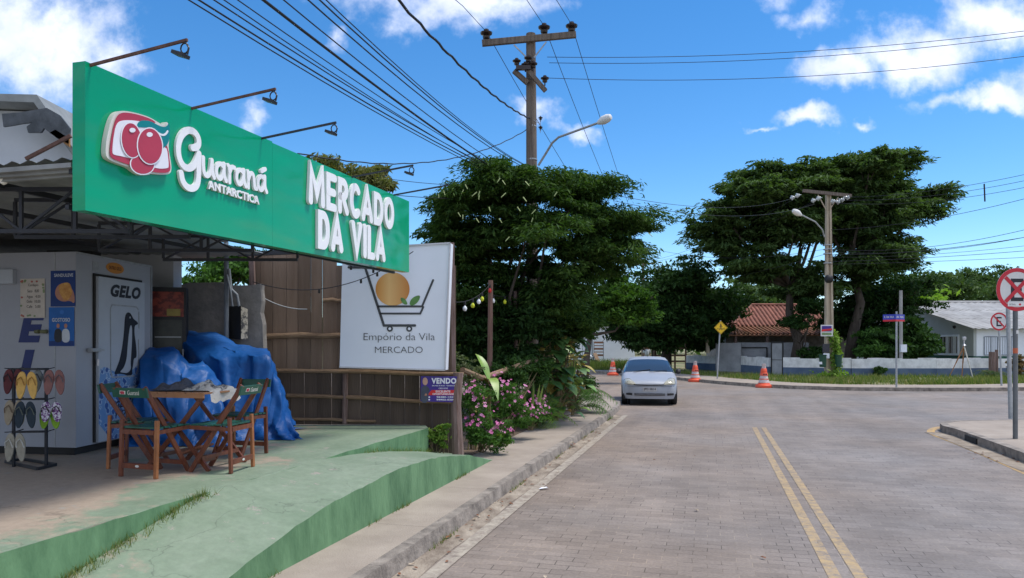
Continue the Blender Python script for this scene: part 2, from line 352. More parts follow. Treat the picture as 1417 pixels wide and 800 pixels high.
    ad = n.new('ShaderNodeMath'); ad.operation = 'ADD'; l.new(iv.outputs[0], ad.inputs[0]); l.new(n2.outputs[0], ad.inputs[1])
    l.new(ad.outputs[0], bp.inputs['Height']); l.new(bp.outputs[0], b.inputs['Normal']); return m, vm.outputs[0]
m_road, _ = brickroad()
def paintmat(name, col, keep=.5):
    m, out = brickroad(name); n = m.node_tree.nodes; l = m.node_tree.links; b = n['Principled BSDF']
    g = n.new('ShaderNodeNewGeometry'); no = n.new('ShaderNodeTexNoise'); no.inputs['Scale'].default_value = 9; no.inputs['Detail'].default_value = 9; no.inputs['Roughness'].default_value = .75
    l.new(g.outputs['Position'], no.inputs[0]); r = n.new('ShaderNodeMapRange'); l.new(no.outputs[0], r.inputs[0]); r.inputs[1].default_value = keep-.12; r.inputs[2].default_value = keep+.12
    mx_ = n.new('ShaderNodeMixRGB'); l.new(r.outputs[0], mx_.inputs[0]); mx_.inputs[1].default_value = rgba(col); l.new(out, mx_.inputs[2])
    l.new(mx_.outputs[0], b.inputs['Base Color']); return m
m_yel = paintmat('worn_yellow_paint', (.42, .30, .155), .52); m_wht = paintmat('worn_pale_paint', (.40, .35, .28), .52)
m_yel2 = paintmat('worn_yellow_kerb_paint', (.52, .33, .12), .55)
m_ground = M('dry_soil_grass', (.10, .12, .045), .95, col2=(.22, .18, .10), scale=.6, bump=.4, bscale=20, world=True)
m_soil = M('garden_soil', (.09, .06, .04), .95, col2=(.17, .12, .08), scale=3, bump=.6, bscale=25, world=True)
m_conc = M('sidewalk_concrete', (.25, .205, .165), .85, col2=(.385, .325, .265), scale=1.7, bump=.3, bscale=60, world=True, lo=.25, hi=.75)
m_kerb = M('kerb_concrete', (.10, .085, .072), .9, col2=(.33, .285, .24), scale=5, bump=.5, bscale=40, world=True, lo=.3, hi=.65)
m_gut = M('gutter_grit', (.15, .115, .085), .95, col2=(.38, .32, .25), scale=4, bump=.5, bscale=50, world=True, stretch=(1, .5, 1))
m_verge = M('verge_turf', (.10, .13, .04), .95, col2=(.30, .24, .14), scale=.5, bump=.5, bscale=12, world=True, lo=.42, hi=.6)
def greenfloor():
    m, n, l, b = nt('worn_green_floor_paint'); g = n.new('ShaderNodeNewGeometry')
    def noise(s, d=8, r=.7, st=None):
        x = n.new('ShaderNodeTexNoise'); x.inputs['Scale'].default_value = s; x.inputs['Detail'].default_value = d; x.inputs['Roughness'].default_value = r
        if st:
            mp = n.new('ShaderNodeMapping'); mp.inputs['Scale'].default_value = st; l.new(g.outputs['Position'], mp.inputs[0]); l.new(mp.outputs[0], x.inputs[0])
        else: l.new(g.outputs['Position'], x.inputs[0])
        return x.outputs[0]
    def rng_(s, a, b2, c=0, d=1):
        r = n.new('ShaderNodeMapRange'); l.new(s, r.inputs[0]); r.inputs[1].default_value = a; r.inputs[2].default_value = b2; r.inputs[3].default_value = c; r.inputs[4].default_value = d; return r.outputs[0]
    mx1 = n.new('ShaderNodeMixRGB'); l.new(rng_(noise(.9), .35, .65), mx1.inputs[0]); mx1.inputs[1].default_value = (.15, .212, .135, 1); mx1.inputs[2].default_value = (.225, .28, .20, 1)
    # worn away paint, most where people walk (left part of the terrace)
    sp = n.new('ShaderNodeSeparateXYZ'); l.new(g.outputs['Position'], sp.inputs[0])
    wx = rng_(sp.outputs[0], -1.9, -3.4, -.15, .15)
    ad = n.new('ShaderNodeMath'); ad.operation = 'ADD'; l.new(noise(1.3, 10, .72), ad.inputs[0]); l.new(wx, ad.inputs[1])
    mx2 = n.new('ShaderNodeMixRGB'); l.new(rng_(ad.outputs[0], .5, .6), mx2.inputs[0]); l.new(mx1.outputs[0], mx2.inputs[1]); mx2.inputs[2].default_value = (.34, .27, .205, 1)
    mx3 = n.new('ShaderNodeMixRGB'); mx3.blend_type = 'MULTIPLY'; mx3.inputs[0].default_value = 1; l.new(mx2.outputs[0], mx3.inputs[1])
    cb = n.new('ShaderNodeCombineXYZ'); v = rng_(noise(14, 8, .75), .25, .75, .78, 1.12); [l.new(v, cb.inputs[i]) for i in range(3)]
    l.new(cb.outputs[0], mx3.inputs[2])
    chip = n.new('ShaderNodeMixRGB'); l.new(rng_(noise(4.5, 10, .8), .605, .635), chip.inputs[0]); l.new(mx3.outputs[0], chip.inputs[1]); chip.inputs[2].default_value = (.30, .27, .23, 1); mx3 = chip
    # hairline cracks
    vo = n.new('ShaderNodeTexVoronoi'); vo.feature = 'DISTANCE_TO_EDGE'; vo.inputs['Scale'].default_value = .75
    wv = n.new('ShaderNodeVectorMath'); wv.operation = 'MULTIPLY_ADD'; nn = n.new('ShaderNodeTexNoise'); nn.inputs['Scale'].default_value = 3; nn.inputs['Detail'].default_value = 6
    l.new(g.outputs['Position'], nn.inputs[0]); l.new(nn.outputs['Color'], wv.inputs[0]); wv.inputs[1].default_value = (.7, .7, .0); l.new(g.outputs['Position'], wv.inputs[2]); l.new(wv.outputs[0], vo.inputs[0])
    ck = rng_(vo.outputs['Distance'], .002, .007, .72, 1); cb2 = n.new('ShaderNodeCombineXYZ'); [l.new(ck, cb2.inputs[i]) for i in range(3)]
    mx4 = n.new('ShaderNodeMixRGB'); mx4.blend_type = 'MULTIPLY'; l.new(rng_(noise(.5, 3), .5, .56), mx4.inputs[0]); l.new(mx3.outputs[0], mx4.inputs[1]); l.new(cb2.outputs[0], mx4.inputs[2])
    l.new(mx4.outputs[0], b.inputs['Base Color']); b.inputs['Roughness'].default_value = .7
    bp = n.new('ShaderNodeBump'); bp.inputs['Strength'].default_value = .35; bp.inputs['Distance'].default_value = .01; l.new(noise(22, 9, .7), bp.inputs['Height']); l.new(bp.outputs[0], b.inputs['Normal'])
    return m
m_floor = greenfloor()
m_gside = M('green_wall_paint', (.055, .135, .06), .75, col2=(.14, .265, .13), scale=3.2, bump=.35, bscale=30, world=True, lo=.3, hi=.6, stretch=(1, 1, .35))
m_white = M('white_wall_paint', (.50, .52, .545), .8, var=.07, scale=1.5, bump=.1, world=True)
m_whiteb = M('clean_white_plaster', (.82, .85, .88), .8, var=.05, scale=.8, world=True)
m_greyp = M('grey_green_plaster', (.44, .47, .45), .85, var=.07, scale=1.2, world=True)
m_block = M('bare_cement_block', (.17, .16, .15), .95, col2=(.30, .28, .26), scale=3, bump=.5, bscale=14, world=True)
m_black = M('black_painted_steel', (.018, .02, .025), .5, var=.2, scale=9)
m_dark = M('dark_rubber', (.02, .02, .02), .8, var=.2)
m_steel = M('grey_galvanised_steel', (.34, .36, .37), .5, .35, var=.15, scale=12)
m_alu = M('bare_aluminium', (.5, .5, .52), .4, .6, var=.1)
m_rust = M('rusty_red_steel', (.11, .055, .04), .8, var=.3, scale=20)
m_zinc = M('corrugated_zinc_sheet', (.25, .26, .25), .6, .3, var=.25, scale=2)
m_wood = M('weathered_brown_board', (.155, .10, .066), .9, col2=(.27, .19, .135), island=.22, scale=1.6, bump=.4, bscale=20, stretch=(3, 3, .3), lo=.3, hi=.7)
m_wood2 = M('dark_brown_board', (.065, .047, .036), .9, col2=(.12, .088, .066), island=.22, scale=1.6, bump=.4, bscale=20, stretch=(3, 3, .3), lo=.3, hi=.7)  # same grain in darker browns, for the lower boards and shed wall
m_rail = M('rough_pole_wood', (.16, .10, .06), .9, col2=(.30, .20, .12), scale=14, bump=.4, stretch=(.4, 3, 3))
m_post = M('old_post_wood', (.12, .07, .055), .9, col2=(.24, .17, .15), scale=10, bump=.5, stretch=(3, 3, .3))
m_chair = M('reddish_chair_wood', (.10, .028, .014), .45, col2=(.19, .055, .024), scale=7, stretch=(4, 4, 1), coat=.2)
m_chairl = M('sunlit_orange_chair_wood', (.24, .085, .028), .45, col2=(.34, .13, .045), scale=7, coat=.2)  # paler orange copy of the chair wood: sunlight put into one leg's colour
m_tabw = M('varnished_table_wood', (.26, .12, .05), .4, col2=(.38, .18, .08), scale=6, coat=.2)
m_slat = M('bottle_green_slat', (.012, .085, .055), .4, var=.2, coat=.2)
m_pole = M('grey_weathered_wood_pole', (.095, .075, .06), .9, col2=(.19, .155, .125), scale=4, bump=.5, stretch=(4, 4, .25))
m_cpole = M('beige_concrete_pole', (.34, .28, .20), .9, col2=(.46, .39, .29), scale=3, bump=.3, stretch=(2, 2, .5))
m_ins = M('glazed_dark_porcelain', (.03, .02, .018), .25, var=.2)
m_glassins = M('white_glass_insulator', (.45, .48, .48), .15, var=.1)
m_wire = M('black_cable_sheath', (.015, .015, .018), .6, var=.1)
m_tile = M('terracotta_tile', (.17, .07, .05), .85, col2=(.33, .13, .09), scale=2.5, bump=.5, bscale=12, world=True)
m_moss = M('mossy_terracotta', (.17, .10, .05), .9, col2=(.38, .17, .10), scale=1.2, bump=.5, bscale=12, world=True)
m_fcem = M('fibre_cement_roof', (.24, .235, .23), .85, col2=(.40, .40, .395), scale=.9, bump=.3, bscale=8, world=True, lo=.3, hi=.7)
m_bluep = M('blue_wall_paint', (.06, .095, .165), .85, col2=(.10, .145, .22), scale=2, world=True)
m_lowall = M('patchy_white_wall', (.48, .49, .49), .9, col2=(.74, .75, .75), scale=2.5, bump=.4, bscale=9, world=True, lo=.3, hi=.6)
m_let = M('white_letter_plastic', (.82, .82, .82), .35, var=.03)
m_letside = m_let
m_red = M('dull_crimson_vinyl', (.42, .035, .065), .4, var=.06)
m_teal = M('teal_vinyl', (.0, .20, .21), .4, var=.06)
m_cream = M('cream_plastic_edge', (.66, .64, .58), .4, var=.04)
m_whv = M('white_vinyl', (.76, .76, .80), .4, var=.03)
m_tarp = M('blue_tarpaulin', (.005, .075, .27), .5, col2=(.007, .09, .32), scale=2, bump=.32, bscale=2.6, world=True, spec=.35, ridge=.2)
m_bulb = M('frosted_bulb_glass', (.7, .7, .65), .2, var=.05)
# sign face: glossy wrinkled vinyl
def signmat():
    m, n, l, b = nt('glossy_green_vinyl'); b.inputs['Base Color'].default_value = (.0, .31, .14, 1); b.inputs['Roughness'].default_value = .16; b.inputs['Specular IOR Level'].default_value = .42
    g = n.new('ShaderNodeNewGeometry'); no = n.new('ShaderNodeTexNoise'); no.inputs['Scale'].default_value = 1.4; no.inputs['Detail'].default_value = 2
    mp = n.new('ShaderNodeMapping'); mp.inputs['Scale'].default_value = (1, .6, 1.6); l.new(g.outputs['Position'], mp.inputs[0]); l.new(mp.outputs[0], no.inputs[0])
    bp = n.new('ShaderNodeBump'); bp.inputs['Strength'].default_value = .6; bp.inputs['Distance'].default_value = .06; l.new(no.outputs[0], bp.inputs['Height']); l.new(bp.outputs[0], b.inputs['Normal']); return m
m_sign = signmat()

# ================================================================ ground, road, pavements
def slab(name, pts, z0, z1, mat, parent=None, kind='structure'):
    mb = MB(); mb.prism([Vector((p[0], p[1], z0)) for p in pts], [Vector((p[0], p[1], z1)) for p in pts]); o = mb.build(name, mat, parent)
    if kind: tag(o, kind=kind)
    return o
mb = MB(); mb.add([(-900, -300, -.03), (900, -300, -.03), (900, 1500, -.03), (-900, 1500, -.03)], [(0, 1, 2, 3)]); tag(mb.build('ground', m_ground), kind='structure')
mb = MB(); mb.add([(-60, -25, 0), (70, -25, 0), (70, 62, 0), (-60, 62, 0)], [(0, 1, 2, 3)]); tag(mb.build('road', m_road), kind='structure')
KS = -2.32
# left pavement with kerb; corner rounds away to the left at about t=20
def kerbline(s_off):
    pts = [R(KS-s_off, -14)] + [R(KS-s_off, t) for t in np.arange(-13, 18.6, .6)]
    c = R(KS-s_off-0, 18.6)
    # gentle bulge of the corner, then round away left
    pts += [R(KS-s_off-.05, 20.), R(KS-s_off-.2, 21.6), R(KS-s_off-.6, 23.2), R(KS-s_off-1.4, 24.4), R(KS-s_off-2.8, 25.3), R(KS-s_off-6, 26.), R(-40, 27)]
    return pts
def strip(name, A, B, z0, z1, mat, joints=None):
    mb = MB(); n = len(A)
    jit = random.Random(3)
    zz = [z1+jit.uniform(-.006, .006) for _ in range(n)]
    for i in range(n-1):
        a, b2, c, d = A[i], A[i+1], B[i+1], B[i]
        mb.hexa([Vector((*p.xy, z0)) for p in (a, b2, c, d)]+[Vector((*p.xy, z)) for p, z in ((a, zz[i]), (b2, zz[i+1]), (c, zz[i+1]), (d, zz[i]))])
    return tag(mb.build(name, mat), kind='structure')
K0, K1, K2 = kerbline(0), kerbline(.13), kerbline(1.1)
mb = MB(); jr = random.Random(8)
for i in range(len(K0)-1):   # kerb stones with slightly uneven tops and joints
    a, b2, c, d = K0[i], K0[i+1], K1[i+1], K1[i]; z = .125+jr.uniform(-.003, .003)
    u = (b2-a).normalized()*(.003 if i % 2 == 0 else 0)
    ch = (d-a)*.18
    mb.hexa([Vector((*p.xy, -.02)) for p in (a+u, b2-u, c-u, d+u)]+[Vector((*p.xy, z)) for p in (a+u+ch, b2-u+ch, c-u, d+u)])
tag(mb.build('kerb', m_kerb, bevel=.012), kind='structure')
mb = MB()
for i in range(len(K1)-1):
    a, b2, c, d = K1[i], K1[i+1], K2[i+1], K2[i]; u = (b2-a).normalized()*.004
    if i % 3 == 0: u2 = u
    else: u2 = Vector((0, 0, 0))
    z = .118
    mb.hexa([Vector((*p.xy, -.02)) for p in (a+u2, b2, c, d+u2)]+[Vector((*p.xy, z)) for p in (a+u2, b2, c, d+u2)])
tag(mb.build('sidewalk', m_conc), kind='structure')
soil = [R(KS-1.1, 9.9)]+[p for p in K2 if p.dot(Vector((DX, DY, 0))) > 10][:-1]+[R(-40, 26), R(-40, 10.9)]
slab('garden_bed', soil, -.02, .125, m_soil)
# gutter + edge line + centre line
def sheet(name, A, B, z, mat):
    mb = MB(); mb.sheet([[Vector((*a.xy, z)), Vector((*b2.xy, z))] for a, b2 in zip(A, B)]); return tag(mb.build(name, mat), kind='structure')
ts = list(np.arange(-14, 18.7, .5))
sheet('gutter', [R(KS+.004, t) for t in ts], [R(KS+.20+.02*math.sin(t*3), t) for t in ts], .004, m_gut)
sheet('edge_line', [R(KS+.21, t) for t in ts], [R(KS+.34, t) for t in ts], .008, m_wht)
tY = list(np.arange(-14, 16.75, .5))
sheet('centre_line', [R(.858, t) for t in tY], [R(.955, t) for t in tY], .004, m_yel)
sheet('centre_line', [R(1.048, t) for t in tY], [R(1.140, t) for t in tY], .004, m_yel)
# right corner island
RK = [R(4.42, -14), R(4.44, 0), R(4.46, 8), R(4.50, 12), R(4.55, 14.8), R(4.62, 15.6), R(4.85, 16.25), R(5.25, 16.75), R(5.8, 17.0)]
RKx = [p for p in RK]+[Vector((10.2, 15.95, 0)), Vector((13, 16.3, 0)), Vector((30, 17.5, 0)), Vector((60, 20, 0))]
RKx = RKx[:5]+[Vector(p) for p in [(8.62, 14.75, 0), (8.85, 15.25, 0), (9.25, 15.62, 0), (9.8, 15.83, 0), (11, 15.95, 0), (14, 16.2, 0), (30, 17.4, 0), (60, 20, 0)]]
RKx[4] = Vector((8.5, 14.1, 0))
def inset(line, d):
    out = []
    for i, p in enumerate(line):
        a = line[max(i-1, 0)]; b2 = line[min(i+1, len(line)-1)]; t = (b2-a).normalized(); out.append(p+Vector((t.y, -t.x, 0))*d)
    return out
Rin = inset(RKx, .14)
strip('kerb', RKx, Rin, -.02, .15, m_kerb)
slab('sidewalk', Rin+[Vector((60, -25, 0)), Vector((Rin[0].x, -25, 0))], -.02, .146, m_conc)
mb = MB(); mb.box((8.262, 13.25, .06), (.62, .05, .10), (1.04, 3.68, 0)); tag(mb.build('storm_drain_opening', m_dark), 'small black storm drain opening in the right corner kerb', 'drain')
hook = [G(1450, 668), G(1417, 653.5), G(1378, 636), G(1340, 620), G(1312, 609), G(1294, 602.5), G(1287, 598), G(1290, 594), G(1301, 591), G(1320, 589.2)]
def resamp(pts, k=4):
    out = []
    for i in range(len(pts)-1):
        for j in range(k): out.append(pts[i].lerp(pts[i+1], j/k))
    return out+[pts[-1]]
hk = [Vector((a, b2, 0)) for a, b2 in chaikin([(p.x, p.y) for p in hook], 2, False)]
sheet('corner_line', [p for p in inset(hk, -.07)], [p for p in inset(hk, .07)], .004, m_yel2)
sheet('gutter', [p+Vector((0, 0, 0)) for p in inset(RKx[:6], -.34)], [p for p in inset(RKx[:6], -.004)], .0085, m_gut)
# far pavement, verge and land beyond
FK = [Vector((x, y, 0)) for x, y in [(-45, 50), (-10, 48), (3, 47), (5.2, 46.4), (6.9, 43.2), (8.0, 38.7), (8.9, 35.0), (9.7, 31.9), (11.0, 29.7), (12.8, 28.5), (15, 28.0), (18.9, 28.1), (22, 28.9), (26, 31), (34, 37), (60, 60)]]
FK = [Vector((a, b2, 0)) for a, b2 in chaikin([(p.x, p.y) for p in FK], 2, False)]
FK1, FK2 = inset(FK, -.15), inset(FK, -2.3)
strip('kerb', FK, FK1, -.02, .14, m_kerb); strip('sidewalk', FK1, FK2, -.02, .132, m_conc)
slab('verge', [Vector((p.x, p.y, 0)) for p in FK2]+[Vector((75, 400, 0)), Vector((-75, 400, 0))], -.02, .115, m_verge)

# ================================================================ market terrace and ramp
TOP = .6
plat = [R(-3.8, -5), R(-3.8, 9.63), Vector((-1.25, 10.62, 0)), Vector((-13, 10.95, 0)), Vector((-13, -3, 0))]
mk = MB()
jr = random.Random(2); edge = [R(-3.8, t) for t in np.arange(-5, 9.64, .22)]+[R(-3.8, 9.63)]
top = [Vector((p.x, p.y, TOP)) for p in edge]
for p in top[1:-1]: p += Vector((-.02*jr.random()**3, 0, -.012*jr.random()**2))
poly = top+[Vector((-1.25, 10.62, TOP)), Vector((-13, 10.95, TOP)), Vector((-13, -3, TOP))]
bot = [Vector((p.x+.0, p.y, -.02)) for p in edge]+[Vector((-1.25, 10.62, -.02)), Vector((-13, 10.95, -.02)), Vector((-13, -3, -.02))]
nP = len(poly); mk.v = [tuple(p) for p in bot+poly]
mk.f = [tuple(range(nP, 2*nP))]+[(i, (i+1) % nP, nP+(i+1) % nP, nP+i) for i in range(nP)]; mk.m = [0]+[1]*nP
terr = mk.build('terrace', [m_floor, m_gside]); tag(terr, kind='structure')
# ramp: profile heights on its outer (s=-3.0) and inner (s=-3.8) edge
TO = [(2.6, .10), (3.3, .16), (4.1, .254), (4.83, .395), (5.63, .476), (6.3, .508), (6.96, .522), (7.6, .50), (8.3, .435), (9.0, .34), (9.5, .235), (9.9, .15), (10.15, .122)]
TI = [(2.4, .10), (3.64, .33), (4.155, .44), (4.75, .575), (5.0, .596), (6.63, .597), (7.3, .56), (8.3, .46), (9.54, .28), (10.3, .17), (10.9, .122)]
def interp(tab, t): return float(np.interp(t, [a for a, _ in tab], [b for _, b in tab]))
mk = MB(); tt = list(np.arange(2.4, 10.2, .1)); jr = random.Random(4); rows = []
for t in tt:
    zi, zo = interp(TI, t), interp(TO, t); row = []
    for k in range(7):
        f = k/6; s = -3.803+.803*f; e = 0
        if k == 6: e = -.012*jr.random()**2; s += .004
        row.append(R(s, t, zi+(zo-zi)*f+e+.004*math.sin(t*5+k)))
    rows.append(row)
mk.mi = 0; mk.sheet(rows)
mk.mi = 1; mk.sheet([[r[6], Vector((r[6].x+.005, r[6].y, .0))] for r in rows])
mk.mi = 0; mk.sheet([[r[0], Vector((r[0].x, r[0].y, .0))] for r in rows[::-1]])
ramp = mk.build('ramp', [m_floor, m_gside]); tag(ramp, kind='structure')

# grass along the terrace step (stuff) and grass on the verge
m_blade = leafmat('grass_blade', [(.05, .10, .02), (.10, .17, .03), (.26, .24, .10), (.09, .14, .03)], .3)
def blades(name, pos, h, w, seed, mat=None):
    rng = np.random.default_rng(seed); n = len(pos); pos = np.asarray(pos); a = rng.random(n)*2*PI; lean = rng.normal(size=(n, 2))*.4
    hh = h*(.5+rng.random(n)); d = np.stack([np.cos(a), np.sin(a), np.zeros(n)], 1)*w/2
    tip = pos+np.stack([lean[:, 0]*hh, lean[:, 1]*hh, hh], 1); V = np.empty((n, 3, 3)); V[:, 0] = pos-d; V[:, 1] = pos+d; V[:, 2] = tip
    return quadmesh(name, V.reshape(-1, 3), mat or m_blade, None, 3)
rg = np.random.default_rng(1); pos = []
for _ in range(1500):
    t = rg.uniform(3.3, 4.95) if rg.random() < .8 else rg.uniform(2.6, 3.6); 
    dens_ = (math.sin(t*7)+math.sin(t*17+1))*.5
    if rg.random() > .55+.45*dens_: continue
    z = interp(TI, t); q = rg.random()**2; pos.append(R(-3.8+.11*q, t, z))
for _ in range(260): 
    t = rg.uniform(7.6, 9.7); pos.append(R(-3.79+.06*rg.random(), t, interp(TI, t)))
gs = []
for _ in range(1500):
    t = rg.uniform(3, 18)
    if math.sin(t*2.3)+math.sin(t*5.1+1)*.7+rg.normal()*.3 < .75: continue
    gs.append(R(KS+.012+.03*rg.random(), t, .004))
for _ in range(900):
    t = rg.uniform(3.4, 10.2)
    if math.sin(t*3.1)+math.sin(t*7.3+1)*.7+rg.normal()*.3 < .8: continue
    gs.append(R(-2.985+.02*rg.random(), t, .118))
tag(blades('kerb_grass', gs, .045, .006, 9), 'small grass tufts along the kerb foot and the ramp wall', 'grass', kind='stuff')
tag(blades('step_grass', pos, .055, .005, 2), 'thin green grass growing along the foot of the terrace step', 'grass', kind='stuff')
fkx = np.array([p.x for p in FK2]); fky = np.array([p.y for p in FK2]); pos = []
for _ in range(30000):
    x = rg.uniform(4, 34); i = np.argsort(fkx); y0 = np.interp(x, fkx[i], fky[i]); y = y0+.02+rg.random()**1.4*(10 if x < 14 else 8.5 if x < 27 else 5)
    if math.sin(x*1.3)*math.cos(y*1.1+x*.4)+rg.normal()*.5 < -.25: continue
    pos.append((x, y, .11))
tag(blades('verge_grass', pos, .20, .035, 3), 'patchy green and straw coloured grass on the far verge', 'grass', kind='stuff')
pos = [(rg.uniform(1, 9), rg.uniform(49.5, 58), .11) for _ in range(5000)]
tag(blades('verge_grass', pos, .5, .06, 4), 'tall green weeds in front of the far white building', 'grass', kind='stuff')

# ================================================================ big green sign
KS_ = .78
SS = -4.914*KS_; T0 = 4.891*KS_; LEN = 6.68*KS_; RISE = .132*KS_
def RK(s, t, z): return R(s*KS_, t*KS_, CAMZ+(z-CAMZ)*KS_)
spl = Plane(RK(-4.914, 4.891, 2.85), (DX, DY, 0)); 
if spl.n.dot(Vector((DY, -DX, 0))) < 0: spl.n = -spl.n
up_sh = Vector((0, 0, 1))
def sg(a, b, d): return spl.at(a, b+RISE*a/LEN, d)
root = thing('market_sign', R(SS-.07, T0+LEN/2, 2.65), 'long glossy green shop sign board with white letters and red fruit emblem', 'sign')
rows = []; N1, N2 = 60, 12
mk = MB()
for (a0, a1, off, hh) in ((0, 2.653*KS_, 0, 1.215*KS_), (2.653*KS_+.002, LEN, 0.003, 1.20*KS_)):
    lo = [sg(a0, 0, 0), sg(a1, 0, 0), sg(a1, 0, -.10), sg(a0, 0, -.10)]; hi = [sg(a0, hh, 0), sg(a1, hh, 0), sg(a1, hh, -.10), sg(a0, hh, -.10)]
    mk.hexa(lo+hi)
mk.build('panel', m_sign, root)
# emblem and lettering come from strokes laid on the sign plane
def z3(x, y): return spl.px(120+x/5, 140+y/5)
def zz(pts): return [z3(*p) for p in pts]
plate = [(95,375),(98,300),(108,235),(135,130),(165,80),(215,68),(300,82),(400,112),(462,150),(500,172),(512,148),(530,150),(538,185),(540,250),(533,330),(547,400),(556,470),(545,508),(480,512),(415,502),(395,514),(340,514),(300,492),(265,462),(200,440),(120,410)]
mk = MB(); mk.poly(spl, chaikin(zz(plate), 2), 0.003, .040); mk.build('emblem_plate', m_cream, root)
redp = [(116,372),(124,280),(148,160),(172,98),(215,80),(300,92),(395,122),(440,150),(425,160),(525,320),(532,400),(543,470),(530,497),(470,500),(405,490),(385,500),(345,502),(300,480),(275,450),(200,427),(135,400)]
mk = MB(); mk.poly(spl, chaikin(zz(redp), 2), .046, .049); em = mk.build('emblem_face', m_red, root)
whp = [(132,355),(140,260),(160,160),(200,135),(300,138),(400,160),(470,230),(500,330),(515,330),(528,450),(520,470),(430,470),(300,410),(200,385),(140,375)]
mk = MB(); mk.poly(spl, chaikin(zz(whp), 2), .049, .0515); mk.build('emblem_field', m_whv, root)
def ellp(cx, cy, rx, ry, rot=0, n=28): return [(cx+rx*math.cos(t)*math.cos(rot)-ry*math.sin(t)*math.sin(rot), cy+rx*math.cos(t)*math.sin(rot)+ry*math.sin(t)*math.cos(rot)) for t in [2*PI*i/n for i in range(n)]]
mk = MB(); mk.poly(spl, chaikin(zz([(300,185),(310,150),(340,135),(400,142),(445,170),(490,185),(515,175),(525,155),(532,190),(530,250),(520,300),(480,335),(470,290),(465,240),(440,215),(400,190),(340,185)]), 2), .0515, .0545); mk.build('emblem_leaf', m_teal, root)
mk = MB(); mk.ribbon(spl, zz(chaikin([(440,220),(475,240),(500,235),(515,212)], 2, False)), .014, .055, .057); mk.build('emblem_line', m_whv, root)
for i, (cx, cy, rx, ry, rt, d) in enumerate(((340,440,80,66,.15,.053), (262,275,68,118,-.12,.056), (387,315,84,122,-.08,.060))):
    mk = MB(); mk.poly(spl, zz(ellp(cx, cy, rx+8, ry+8, rt)), d, d+.0015); mk.build('berry_outline', m_whv, root)
    mk = MB(); mk.poly(spl, zz(ellp(cx, cy, rx, ry, rt)), d+.0015, d+.003); b_ = mk.build('berry', m_red, root)
for cx, cy in ((262,206),(382,236)):
    mk = MB(); mk.poly(spl, zz(ellp(cx, cy, 21, 16)), .0632, .065); mk.build('berry_shine', m_whv, root)
# script word, one stroke set per letter
def scr(strokes, name, w, i0=0):
    mk = MB()
    for i, st in enumerate(strokes): mk.ribbon(spl, chaikin(zz(st), 2, False), w, .003, .024+.0009*(i+i0))
    return mk.build(name, m_let, root)
scr([[(716,324),(748,322),(762,290),(752,240),(718,205),(675,202),(635,240),(614,310),(620,390),(648,450),(690,470),(725,450),(748,405),(760,368)],
     [(760,366),(758,450),(757,540),(745,590),(712,608),(675,597),(645,555),(636,500)]], 'letter', .052)
def L(p, q):
    x = 790+440*p; base = 512+120*p; tp = 392+135*p; return (x, base+(tp-base)*q)
def LL(p0, p1, pts): return [L(p0+(p1-p0)*x, y) for x, y in pts]
wL = .037
scr([LL(0, .17, [(0,1),(.0,.35),(.15,.02),(.45,0),(.7,.3),(.8,1)]), LL(0, .17, [(.8,1),(.82,.3),(1,.02)])], 'letter', wL)
A_ = [[(.78,.8),(.45,1),(.12,.75),(.08,.3),(.35,0),(.62,.15),(.78,.6)], [(.8,1),(.8,.3),(1.,.02)]]
scr([LL(.19, .36, s) for s in A_], 'letter', wL)
scr([LL(.38, .50, [(.1,1),(.3,.9),(.3,0)]), LL(.38, .50, [(.3,.6),(.55,1),(.95,.95)])], 'letter', wL)
scr([LL(.51, .67, s) for s in A_], 'letter', wL)
scr([LL(.69, .84, [(.1,1),(.15,.5),(.15,0)]), LL(.69, .84, [(.15,.5),(.35,.95),(.65,.95),(.75,.5),(.8,.05),(1,.05)])], 'letter', wL)
scr([LL(.85, 1.0, s) for s in A_]+[LL(.85, 1.0, [(.45,1.28),(.85,1.5)])], 'letter', wL)
a0 = spl.px(285, 252)[0]; a1 = spl.px(356, 275)[0]; b1 = (spl.px(290, 252.5)[1]+spl.px(350, 269)[1])/2; b0 = (spl.px(290, 265)[1]+spl.px(350, 280)[1])/2
text('ANTARCTICA', spl, (a0, b0, a1, b1), .02, m_let, root, 'lettering', bold=.03, d0=.003)
def arc(cx, cy, rx, ry, a, b2, n=12): return [(cx+rx*math.cos(R_(a+(b2-a)*i/n)), cy+ry*math.sin(R_(a+(b2-a)*i/n))) for i in range(n+1)]
GL = {'M': (1.0, [[(0,0),(.04,1),(.5,.25),(.96,1),(1,0)]]), 'E': (.58, [[(1,1),(0,1),(0,0),(1,0)], [(0,.5),(.88,.5)]]),
 'R': (.66, [[(0,0),(0,1)]+arc(.5,.74,.42,.26,90,-90)+[(.05,.48)], [(.45,.45),(1,0)]]), 'C': (.74, [arc(.56,.5,.56,.5,48,312,22)]),
 'A': (.86, [[(0,0),(.5,1),(1,0)], [(.22,.27),(.78,.27)]]), 'D': (.74, [[(0,0),(0,1),(.35,1)]+arc(.42,.5,.58,.5,80,-80,12)+[(.35,0)]]),
 'O': (.86, [arc(.5,.5,.5,.5,0,360,26)[:-1]]), 'V': (.84, [[(0,1),(.5,0),(1,1)]]), 'I': (.0, [[(0,0),(0,1)]]), 'L': (.52, [[(0,1),(0,0),(1,0)]])}
